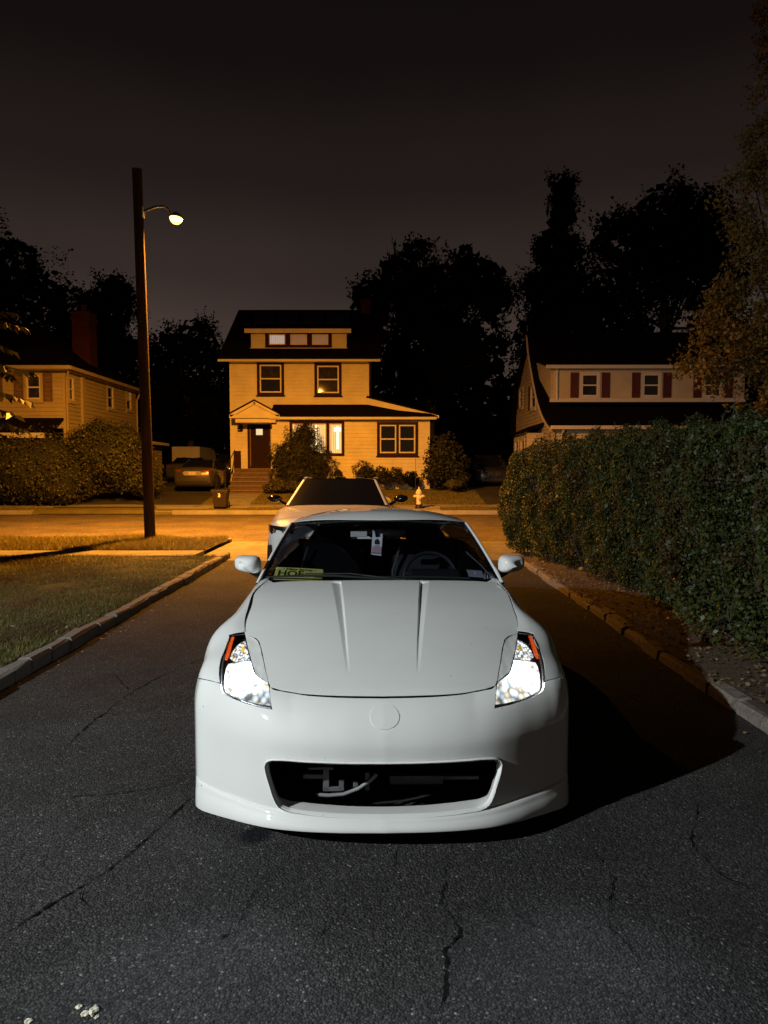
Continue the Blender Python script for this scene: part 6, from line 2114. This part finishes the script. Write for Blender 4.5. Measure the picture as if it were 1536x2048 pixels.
# shoots that stick out of the top
P4, N4, S4, A4 = [], [], [], []
shoots = MB()
for k in range(230):
    dd = rng.uniform(2.8, 13.2); ww = rng.uniform(.0, 1.0)
    h_ = rng.uniform(.05, .16)
    if k < 3:
        dd, ww, h_ = (6.55, .05, .30) if k == 0 else ((6.45, .10, .22) if k == 1 else (6.7, .0, .18))
    b0 = np.array([hedge_face(dd) + .08 + ww, dd, hedge_top(dd) - .05])
    dr2 = unit(np.array([rng.normal() * .25, rng.normal() * .25, 1.0]))
    if k >= 150:
        b0 = np.array([hedge_face(dd) - .02, dd, rng.uniform(.5, 1.9)]); dr2 = unit(np.array([-.8, rng.normal() * .4, .5 + rng.normal() * .4]))
    shoots.tube([tuple(b0 - hb), tuple(b0 + dr2 * (h_ + .05) - hb)], [.004, .002], 4, False)
    for j in range(8):
        al = unit(rng.normal(size=3) * .6 + dr2 * .6)
        P4.append(b0 + dr2 * (.05 + h_ * j / 7) + al * .02); A4.append(al); N4.append(unit(rng.normal(size=3))); S4.append(.042)
A4 = np.array(A4); N4 = unit(np.array(N4) - A4 * np.einsum('ij,ij->i', np.array(N4), A4)[:, None])
tag(fast_mesh('shoot_leaves', leaf_quads(np.array(P4) - hb, N4, np.array(S4), .5, .25, A4), 4, LM['hedge'], hg), kind='stuff')
for k in range(420):        # bare twigs inside and at the foot
    dd = rng.uniform(2.8, 13.4)
    b0 = np.array([hedge_face(dd) + rng.uniform(.10, .6), dd, .05])
    e0 = np.array([hedge_face(dd) + rng.uniform(.0, .3), dd + rng.normal() * .2, rng.uniform(.4, 1.9)])
    shoots.tube([tuple(b0 - hb), tuple((b0 + e0) / 2 - hb + rng.normal(size=3) * .05), tuple(e0 - hb)], [.010, .007, .003], 4, False)
tag(shoots.build('twigs', M['bark'], hg), kind='stuff')
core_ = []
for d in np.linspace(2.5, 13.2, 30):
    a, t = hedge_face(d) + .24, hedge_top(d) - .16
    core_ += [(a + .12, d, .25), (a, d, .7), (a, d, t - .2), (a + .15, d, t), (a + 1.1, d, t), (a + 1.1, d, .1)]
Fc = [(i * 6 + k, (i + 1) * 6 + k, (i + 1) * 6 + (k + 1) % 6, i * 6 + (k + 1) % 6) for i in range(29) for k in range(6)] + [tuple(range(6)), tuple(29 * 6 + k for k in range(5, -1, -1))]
mesh_obj('inner_shade', np.array(core_) - hb, Fc, M['bush_core'], hg)  # solid core added to block light through the hedge

# ---- ivy and weeds at the hedge foot
n = 800
d_ = rng.uniform(3.4, 7.0, n)
zz = np.abs(rng.normal(size=n)) * .28
x_ = hedge_face(d_) - .10 - rng.random(n) * .22 * np.clip(1 - zz, 0, 1) + .05 * np.sin(d_ * 5)
Pv = np.stack([x_, d_, .10 + zz], 1)
Nv = unit(np.tile([-.7, -.3, .6], (n, 1)) + rng.normal(size=(n, 3)) * .5)
tag(fast_mesh('ivy', leaf_quads(Pv, Nv, rng.uniform(.03, .065, n), .7), 4, LM['ivy']), 'broad-leaved weeds creeping along the foot of the hedge', 'ivy', kind='stuff')
n = 2600
d_ = 3.2 + 9 * rng.random(n) ** 1.3
x_ = XR + .05 + rng.random(n) ** .8 * .95
Pv = np.stack([x_, d_, .085 + rng.random(n) * .02], 1)
ll = fast_mesh('leaf_litter', leaf_quads(Pv, unit(np.tile([0, 0, 1.0], (n, 1)) + rng.normal(size=(n, 3)) * .35), rng.uniform(.015, .055, n), .6), 4, LM['dead'])
tag(ll, 'dry leaves and twigs strewn over the soil bed', 'leaf litter', kind='stuff')

# ---- grass
def blades(name, x0f, x1f, d0, d1, n, h, w, z, label, mt='grass', zfun=None):
    d_ = rng.uniform(d0, d1, n)
    a = np.array([x0f(d) for d in d_]) if callable(x0f) else np.full(n, x0f)
    b = np.array([x1f(d) for d in d_]) if callable(x1f) else np.full(n, x1f)
    x_ = a + (b - a) * rng.random(n)
    zz = np.full(n, z) if zfun is None else np.array([zfun(d) for d in d_])
    patch = .55 + .45 * np.clip(.5 + .5 * np.sin(x_ * 2.1 + 1.3 * np.sin(d_ * 1.7)) + .3 * np.sin(d_ * 4.1 + x_ * 3.3), 0, 1)
    hh = h * rng.uniform(.35, 1.2, n) * patch
    ang = rng.uniform(0, 2 * math.pi, n)
    bx = np.stack([np.cos(ang), np.sin(ang), np.zeros(n)], 1) * (w * rng.uniform(.6, 1.3, n))[:, None]
    lean = rng.normal(size=(n, 3)) * [.55, .55, 0] * hh[:, None]
    base = np.stack([x_, d_, zz - .01], 1)
    tip = base + lean + np.stack([np.zeros(n), np.zeros(n), hh], 1)
    V = np.stack([base - bx, base + bx, tip], 1).reshape(-1, 3)
    o = fast_mesh(name, V, 3, LM[mt])
    tag(o, label, 'grass', kind='stuff')
    return o
vis = lambda d: min(-.80 * d - .6, XL - .9)
blades('grass', vis, XL - .16, 2.6, 12.3, 140000, .060, .0045, .10, 'short lawn grass beside the driveway')
blades('grass', lambda d: -.75 * d, XL - .66, 13.12, 15.42, 72000, .15, .007, .09, 'rougher grass on the verge around the street lamp', mt='farg')
blades('grass', XR + .6, 5.5, 13.12, 15.42, 12000, .14, .007, .09, 'grass on the verge beyond the hedge', mt='farg')
blades('grass', -5.1, .5, 25.74, 26.66, 7000, .09, .012, 0, 'far verge grass near the trash bin', mt='farg', zfun=gz)
blades('grass', 2.15, 9.0, 25.74, 26.66, 9000, .10, .012, 0, 'far verge grass beside the hydrant', mt='farg', zfun=gz)
blades('grass', -5.3, 4.0, 27.95, 31.4, 26000, .11, .014, 0, 'sloping lawn before the cream house', mt='farg', zfun=gz)
blades('grass', -24, -12.7, 25.74, 26.9, 6000, .10, .014, 0, 'far verge grass before the bushes', mt='farg', zfun=gz)
n = 900
Pv = np.stack([rng.uniform(-7, XL - .2, n), rng.uniform(4, 12.2, n), np.full(n, .125)], 1)
ll = fast_mesh('fallen_leaves', leaf_quads(Pv, unit(np.tile([0, 0, 1.0], (n, 1)) + rng.normal(size=(n, 3)) * .5), rng.uniform(.012, .035, n), .6), 4, LM['dead'])
tag(ll, 'small fallen leaves scattered on the front lawn', 'leaf litter', kind='stuff')
n = 260
yy = 3.0 + 9 * rng.random(n)
xx = np.where(rng.random(n) < .6, XL + .03 + np.abs(rng.normal(size=n)) * .10, XR - .03 - np.abs(rng.normal(size=n)) * .2)
Pv = np.stack([xx, yy, np.full(n, .018)], 1)
ll = fast_mesh('drive_litter', leaf_quads(Pv, unit(np.tile([0, 0, 1.0], (n, 1)) + rng.normal(size=(n, 3)) * .3), rng.uniform(.012, .04, n), .5), 4, LM['dead'])
tag(ll, 'bits of dry leaf along the driveway edges', 'leaf litter', kind='stuff')
# pale crumbled scraps on the asphalt
M['scrap'] = mat('pale_scrap', (.62, .58, .45), .8, var=.2, scale=60, bump=.6)
for (px, py, s_, lab) in ((157, 2009, .011, 'slim pale leaf scrap beside the crumpled one'), (187, 2018, .018, 'crumpled pale leaf scrap, largest of the group on the asphalt'), (170, 2023, .013, 'narrow pale scrap lying below the crumpled one'), (193, 2029, .008, 'smallest pale crumb under the crumpled scrap'), (57, 2036, .012, 'lone pale scrap apart from the other scraps')):
    c = at_z(px, py, .012)
    bm = bmesh.new()
    bmesh.ops.create_icosphere(bm, subdivisions=2, radius=1.0)
    for v in bm.verts:
        k = 1 + .35 * math.sin(v.co.x * 4 + px) * math.sin(v.co.y * 5 + py)
        v.co = Vector((v.co.x * s_ * k, v.co.y * s_ * .8 * k, max(-.2, v.co.z) * s_ * .5 * k))
    me = bpy.data.meshes.new('leaf_scrap'); bm.to_mesh(me); bm.free()
    me.materials.append(M['scrap'])
    o = bpy.data.objects.new('leaf_scrap', me); o.location = (c[0], c[1], dz_(c[0], c[1]) + s_ * .15)
    o.rotation_euler = (0, 0, px)
    tag(link(o), lab, 'leaf', 'pale scraps on the asphalt')
# ================================================================== other cars, bin, hydrant
def sedan(name, label, loc, rz, paint, Ln=4.7, Wd=1.84, H=1.47, lift=0.0, roofmat=None, pillars=None, front=True, glass='black_gloss', plate=False, mir_mat='black_gloss', group=None):
    root = empty(name, loc, rz)
    tag(root, label, 'car', group)
    k = Ln / 4.7; hw = Wd / 2
    SYs = np.array([0, .06, .18, .5, 1.0, 1.4, 2.4, 3.6, 4.1, 4.5, 4.64, 4.7]) * k
    ZT = np.array([.66, .76, .83, .90, .965, 1.005, 1.0, 1.01, 1.04, 1.03, .97, .88]) + lift
    WW = np.array([.66, .80, .90, .965, .99, 1.0, 1.0, 1.0, .99, .94, .88, .80]) * hw
    ZB = np.array([.30, .22, .20, .19, .19, .19, .19, .19, .20, .24, .30, .36])
    n_s = 48
    Ys = np.unique(np.r_[np.linspace(0, .5, 14) * k, np.linspace(.5, 4.2, 24) * k, np.linspace(4.2, 4.7, 12) * k])
    zt, ww, zb = hermite(SYs, ZT, Ys), hermite(SYs, WW, Ys), hermite(SYs, ZB, Ys)
    rows = []
    for y, t, w, b in zip(Ys, zt, ww, zb):
        sec = [(0, t + .03), (.35 * w, t + .027), (.65 * w, t + .012), (.84 * w, t - .012), (.94 * w, t - .05), (.985 * w, t - .13), (w, .68 + lift * .5), (.995 * w, .52), (.985 * w, .38), (.95 * w, b + .06), (.86 * w, b), (0, b)]
        s2 = sec + [(-x, z) for x, z in sec[::-1][1:-1]]
        rows.append([(x, y, z) for x, z in s2])
    m = len(rows[0])
    V = [p for r_ in rows for p in r_]
    Fc = [(i * m + j, (i + 1) * m + j, (i + 1) * m + (j + 1) % m, i * m + (j + 1) % m) for i in range(len(rows) - 1) for j in range(m)]
    Fc += [tuple(range(m)), tuple((len(rows) - 1) * m + j for j in range(m - 1, -1, -1))]
    o = mesh_obj('body', V, Fc, paint, root, True)
    o.data.set_sharp_from_angle(angle=R(50))
    body = o
    cz = float(hermite(SYs, ZT, np.array([1.38 * k]))[0])
    # greenhouse corner curves (x, y, z)
    A0, A1 = (.735, 1.38 * k, cz + .01), (.555, 2.12 * k, H - .045)
    R0, R1 = (.70, 4.02 * k, cz + .04), (.54, 3.25 * k, H - .05)
    def surf(nm, c00, c10, c11, c01, mt, bul, parent=root, n1=14, n2=10):
        c00, c10, c11, c01 = map(np.array, (c00, c10, c11, c01))
        nrm = unit(np.cross(c10 - c00, c01 - c00))
        V = []
        for i in range(n2):
            b = i / (n2 - 1)
            for j in range(n1):
                a = j / (n1 - 1)
                p = (c00 * (1 - a) + c10 * a) * (1 - b) + (c01 * (1 - a) + c11 * a) * b
                V.append(p + np.array(bul) * (4 * a * (1 - a)) )
        return mesh_obj(nm, V, [(i * n1 + j, i * n1 + j + 1, (i + 1) * n1 + j + 1, (i + 1) * n1 + j) for i in range(n2 - 1) for j in range(n1 - 1)], mt, parent, True)
    fx = lambda p: (-p[0], p[1], p[2])
    surf('windshield', fx(A0), A0, A1, fx(A1), M[glass], (0, -.11, .012))
    surf('rear_window', fx(R0), R0, R1, fx(R1), M[glass], (0, .10, .012))
    rfm = roofmat or paint
    surf('roof', fx((A1[0], A1[1], A1[2])), A1, R1, fx(R1), rfm, (0, 0, .045), n2=14)
    for s in (1, -1):
        sp_ = lambda p: (p[0] * s, p[1], p[2])
        sw0, sw1 = (.80, 1.46 * k, cz - .005), (.79, 3.95 * k, cz + .01)
        surf('side_window', sp_(sw0), sp_(sw1), sp_((R1[0] + .035, R1[1] + .05, R1[2] - .03)), sp_((A1[0] + .035, A1[1] + .02, A1[2] - .03)), M['black_gloss'], (s * .01, 0, 0))
        for (a, b) in ((A0, A1), (R0, R1)):
            sgn_y = 1 if a is A0 else -1
            pa, pb2 = np.array(sp_(a)), np.array(sp_(b))
            V = []
            for f in np.linspace(0, 1, 10):
                p = pa + (pb2 - pa) * f
                V += [p + [0, -.005 * sgn_y, .004], p + [s * .03, .005 * sgn_y, .012], p + [s * .055, .06 * sgn_y, -.01]]
            mesh_obj('pillar', V, [(i * 3 + j, i * 3 + j + 1, i * 3 + j + 4, i * 3 + j + 3) for i in range(9) for j in range(2)], pillars or paint, root, True)
        MB().tube([sp_((A1[0] + .03, A1[1], A1[2] - .005)), sp_((A1[0] + .04, (A1[1] + R1[1]) / 2, A1[2] + .005)), sp_((R1[0] + .03, R1[1], R1[2] - .005))], .035, 8).build('roof_rail', rfm, root, True)
        # mirror
        mi = empty('side_mirror', (0, 0, 0), 0, root)
        ms = MB().lathe([(0, -.07), (.6, -.055), (.92, -.02), (1.0, .03), (.96, .05), (0, .052)], 18, 'y').build('shell', M[mir_mat], mi, True)
        ms.location = sp_((.985, 1.62 * k, cz + .10)); ms.scale = (.115, 1, .062)
        MB().tube([sp_((.80, 1.62 * k, cz + .01)), sp_((.90, 1.62 * k, cz + .06))], .022, 8).build('stalk', M['black_gloss'], mi, True)
        # lamps
        if front:
            hl = MB()
            y_at = lambda xx: float(np.interp(xx, WW[:4], SYs[:4]))
            xs4 = np.linspace(.50, .885, 10) * hw / .92
            top_ = [(.80 + lift) - .010 * i for i in range(10)]
            V = []
            for i, xx in enumerate(xs4):
                yy = np.interp(xx, [0, .5, .70, .80, .86, .90], [-.01, .02, .065, .13, .24, .42]) * k
                V += [(s * xx, yy - .004, .725 + lift * .6 - .03 * math.sin(i / 9 * math.pi) - .004 * i), (s * xx, yy + .02, .80 + lift * .6 + .004 * i)]
            hlo = mesh_obj('headlight', V, [(2 * i, 2 * i + 1, 2 * i + 3, 2 * i + 2) for i in range(9)], M['black_gloss'], root, True)
            for i in (3, 6):
                c = (np.array(V[2 * i]) + np.array(V[2 * i + 1])) / 2
                MB().lathe([(0, -.03), (.02, -.028), (.032, -.012), (.034, 0)], 14, 'y', tuple(c)).build('projector', M['chrome'], hlo, True)
            V = []
            for xx, y_, z0, z1 in ((.60, .035, .36, .47), (.72, .07, .33, .55), (.82, .15, .33, .60), (.855, .22, .36, .58)):
                V += [(s * xx * hw / .92, y_ * k - .012, z0), (s * xx * hw / .92, y_ * k - .012, z1)]
            mesh_obj('intake', V, [(2 * i, 2 * i + 1, 2 * i + 3, 2 * i + 2) for i in range(3)], M['black_plastic'], root)
        V = []
        for xx, y_, z0, z1 in ((.50, 4.685, .84, .92), (.66, 4.67, .83, .94), (.78, 4.61, .83, .95), (.85, 4.50, .84, .94)):
            V += [(s * xx * hw / .92, y_ * k + .012, z0 + lift * .6), (s * xx * hw / .92, y_ * k + .012, z1 + lift * .6)]
        mesh_obj('tail_light', V, [(2 * i, 2 * i + 2, 2 * i + 3, 2 * i + 1) for i in range(3)], M['tail'], root)
        for yc in (.86 * k, 3.68 * k):
            wh = empty('wheel', (s * (hw - .10), yc, .33), 0, root)
            r_, w_ = .33, .22
            MB().lathe([(r_ * .68, -w_ / 2), (r_ * .94, -w_ / 2), (r_, -w_ * .3), (r_, w_ * .3), (r_ * .94, w_ / 2), (r_ * .68, w_ / 2)], 28, 'x').build('tyre', M['rubber'], wh, True)
            rm = MB().lathe([(0, w_ * .30 * s), (r_ * .2, w_ * .34 * s), (r_ * .25, w_ * .25 * s), (r_ * .66, w_ * .30 * s), (r_ * .69, w_ * .46 * s)], 20, 'x')
            for q in range(5):
                a = q * 2 * math.pi / 5
                rm.tube([(w_ * .32 * s, 0, 0), (w_ * .40 * s, r_ * .66 * math.cos(a), r_ * .66 * math.sin(a))], [.03, .02], 6)
            rm.build('rim', M['alloy'], wh, True)
            MB().lathe([(.0, -.004), (.375, -.004), (.375, .004), (.0, .004)], 28, 'x', (s * (hw - .004), yc, .36)).build('wheel_arch', M['black_plastic'], root)
    if front:
        for s in (1, -1):
            MB().prism([(s * .04, .50), (s * .30, .52), (s * .33, .70 + lift * .5), (s * .06, .72 + lift * .5)], 1, -.035, .08).build('grille', M['black_plastic'], root, bevel=.01)
        MB().box(-.55, .55, -.02, .1, .30, .42).build('lower_grille', M['black_plastic'], root)
    if plate:
        yb = 4.70 * k
        MB().prism([(-.42, .80), (-.34, .88), (.34, .88), (.42, .80), (.34, .70), (-.34, .70)], 1, yb + .004, yb + .02).build('plate_recess', M['plate_recess'], root)
        MB().box(-.16, .16, yb + .02, yb + .03, .72, .86).build('license_plate', M['plate_pale'], root)
        MB().box(-.12, .12, yb + .0, yb + .03, .915 + lift * .5, .935 + lift * .5).build('trunk_handle', M['chrome'], root)
        MB().box(-.70, .70, yb - .06, yb + .006, .36, .46).build('lower_valance', M['black_plastic'], root, bevel=.02)
    return root
M['tail'] = mat('tail_lens', (.30, .012, .010), .15, coat=.5)
M['plate_recess'] = mat('plate_recess', (.30, .28, .25), .5)
M['plate_pale'] = mat('plate_pale', (.55, .50, .40), .5)
M['white_paint2'] = mat('white_car_paint', (.72, .72, .71), .35, coat=.8)
M['silver_paint'] = mat('silver_paint', (.12, .11, .10), .28, .6, coat=.5)
M['navy_paint'] = mat('navy_paint', (.014, .016, .024), .3, coat=.6)
M['grey_paint'] = mat('grey_paint', (.05, .05, .055), .35, coat=.5)
sedan('sedan', 'white sedan with black roof and mirrors parked behind the sports car', (-.70, 9.25, .01), R(.6), M['white_paint2'], 4.75, 1.86, 1.49, .05, roofmat=M['black_gloss'], pillars=M['white_paint2'])
sedan('sedan', 'silver sedan seen from behind on the shared drive', (X(388, 30.4), 30.4 + 4.6, gz(31.5) + .0), R(180 - 1), M['silver_paint'], 4.6, 1.80, 1.43, .0, front=False, plate=True)
sedan('sedan', 'dark sedan parked ahead of the silver one on the shared drive', (X(366, 38.5) - .2, 43.2, gz(40)), R(180), M['grey_paint'], 4.6, 1.8, 1.43, 0, front=False)
sedan('dark_car', 'black car parked close to the cream house wall', (X(440, 36) + .1, 41.0, gz(38)), R(180), M['navy_paint'], 4.6, 1.85, 1.62, .08, front=False)
sedan('dark_car', 'black car in the drive beyond the cream house', (5.3, 33.5, gz(33)), 0, M['navy_paint'], 4.6, 1.85, 1.60, .08)

# white van at the end of the shared drive
YV = 47.0
vn = empty('cargo_van', (X(372, YV), YV, gz(47)))
tag(vn, 'white box van standing at the end of the shared drive', 'van')
zt_v = Z(893, YV) - vn.location[2]
hwv = (X(400, YV) - X(344, YV)) / 2
MB().box(-hwv, hwv, 0, 4.0, .75, zt_v).build('cargo_box', mat('van_white', (.66, .64, .58), .5, var=.08, scale=2), vn, bevel=.05)
for s in (-1, 1):
    MB().box(min(0.01 * s, (hwv - .06) * s), max(0.01 * s, (hwv - .06) * s), -.03, 0.02, .85, zt_v - .12).build('rear_door', bpy.data.materials['van_white'], vn, bevel=.01)
    for y_ in (.7, 4.3):
        w_ = MB().lathe([(.2, -.11), (.36, -.11), (.38, 0), (.36, .11), (.2, .11)], 20, 'x', (s * (hwv - .12), y_, .38)).build('wheel', M['rubber'], vn, True)
    MB().box(s * (hwv - .14) - .07, s * (hwv - .14) + .07, -.04, .0, .78, .95).build('tail_light', M['tail'], vn)
MB().prism([(4.0, .5), (4.0, 2.05), (4.5, 2.0), (5.0, 1.25), (5.6, 1.1), (5.65, .5)], 0, -hwv + .05, hwv - .05).build('cab', bpy.data.materials['van_white'], vn, bevel=.05)
MB().box(-hwv, hwv, -.12, .0, .45, .60).build('bumper', M['black_plastic'], vn, bevel=.02)
MB().box(-hwv + .1, hwv - .1, .1, 5.2, .40, .76).build('chassis', M['black_plastic'], vn)

# trash bin
YB = 26.3
bn = empty('trash_bin', (X(441, YB), YB, gz(YB) + .02), R(3))
tag(bn, 'dark brown wheeled trash bin with a pale sticker at the kerb', 'trash bin')
M['bin'] = mat('bin_plastic', (.022, .014, .011), .5, var=.2, scale=8)
hB = Z(978, YB) - bn.location[2]
w0, w1 = .22, .285
V = [(-w0, -.24, .04), (w0, -.24, .04), (w0, .26, .04), (-w0, .26, .04), (-w1, -.32, hB - .07), (w1, -.32, hB - .07), (w1, .30, hB - .07), (-w1, .30, hB - .07)]
mesh_obj('tub', V, [(0, 3, 2, 1), (4, 5, 6, 7), (0, 1, 5, 4), (1, 2, 6, 5), (2, 3, 7, 6), (3, 0, 4, 7)], M['bin'], bn).modifiers.new('b', 'BEVEL').width = .02
MB().box(-w1 - .02, w1 + .02, -.34, -.29, hB - .13, hB - .07).build('tub_rim', M['bin'], bn, bevel=.008)
MB().prism([(-.36, hB - .07), (-.36, hB - .03), (-.10, hB + .01), (.25, hB), (.33, hB - .05), (.33, hB - .07)], 0, -w1 - .025, w1 + .025).build('lid', M['bin'], bn, bevel=.01)
MB().tube([(-.2, .36, hB - .06), (.2, .36, hB - .06)], .016, 8).build('handle', M['bin'], bn, True)
for s in (-1, 1):
    MB().lathe([(0, -.03), (.11, -.03), (.12, 0), (.11, .03), (0, .03)], 18, 'x', (s * .24, .27, .12)).build('wheel', M['rubber'], bn, True)
mesh_obj('sticker', [(-.06, -.322, hB - .30), (.03, -.322, hB - .30), (.04, -.33, hB - .22), (.02, -.334, hB - .15), (-.05, -.334, hB - .15), (-.03, -.33, hB - .22)], [(0, 1, 2, 3, 4, 5)], mat('bin_sticker', (.75, .70, .60), .6), bn)

# fire hydrant
YH = 26.3
hy = empty('fire_hydrant', (X(838, YH), YH, gz(YH) + .02))
tag(hy, 'pale fire hydrant with black base and thin marker rod on the far verge', 'fire hydrant')
M['hydrant'] = mat('hydrant_paint', (.62, .55, .42), .5, var=.12, scale=14)
k = (Z(974, YH) - hy.location[2]) / .78
MB().lathe([(.155 * k, 0), (.155 * k, .04 * k), (.12 * k, .05 * k), (.115 * k, .11 * k), (.14 * k, .115 * k), (.14 * k, .14 * k)], 20).build('base_flange', M['black_plastic'], hy, True)
MB().lathe([(.10 * k, .14 * k), (.092 * k, .20 * k), (.092 * k, .50 * k), (.12 * k, .52 * k), (.12 * k, .55 * k), (.10 * k, .56 * k)], 20).build('barrel', M['hydrant'], hy, True)
MB().lathe([(.118 * k, .56 * k), (.118 * k, .59 * k), (.105 * k, .62 * k), (.085 * k, .67 * k), (.05 * k, .705 * k), (.03 * k, .71 * k), (.03 * k, .78 * k), (0, .785 * k)], 20).build('bonnet', M['hydrant'], hy, True)
for s in (-1, 1):
    MB().lathe([(.05 * k, .08 * k * s), (.05 * k, .13 * k * s), (.062 * k, .135 * k * s), (.062 * k, .17 * k * s), (.025 * k, .18 * k * s), (.022 * k, .22 * k * s), (0, .22 * k * s)], 14, 'x', (0, 0, .44 * k)).build('nozzle_cap', M['hydrant'], hy, True)
MB().lathe([(.07 * k, -.08 * k), (.07 * k, -.12 * k), (.085 * k, -.13 * k), (.085 * k, -.17 * k), (.03 * k, -.18 * k), (.025 * k, -.21 * k), (0, -.21 * k)], 16, 'y', (0, 0, .40 * k)).build('pumper_cap', M['hydrant'], hy, True)
MB().tube([(-.12, .05, .1), (-.13, .05, 1.85)], .008, 6).build('marker_rod', M['dark_metal'], hy)
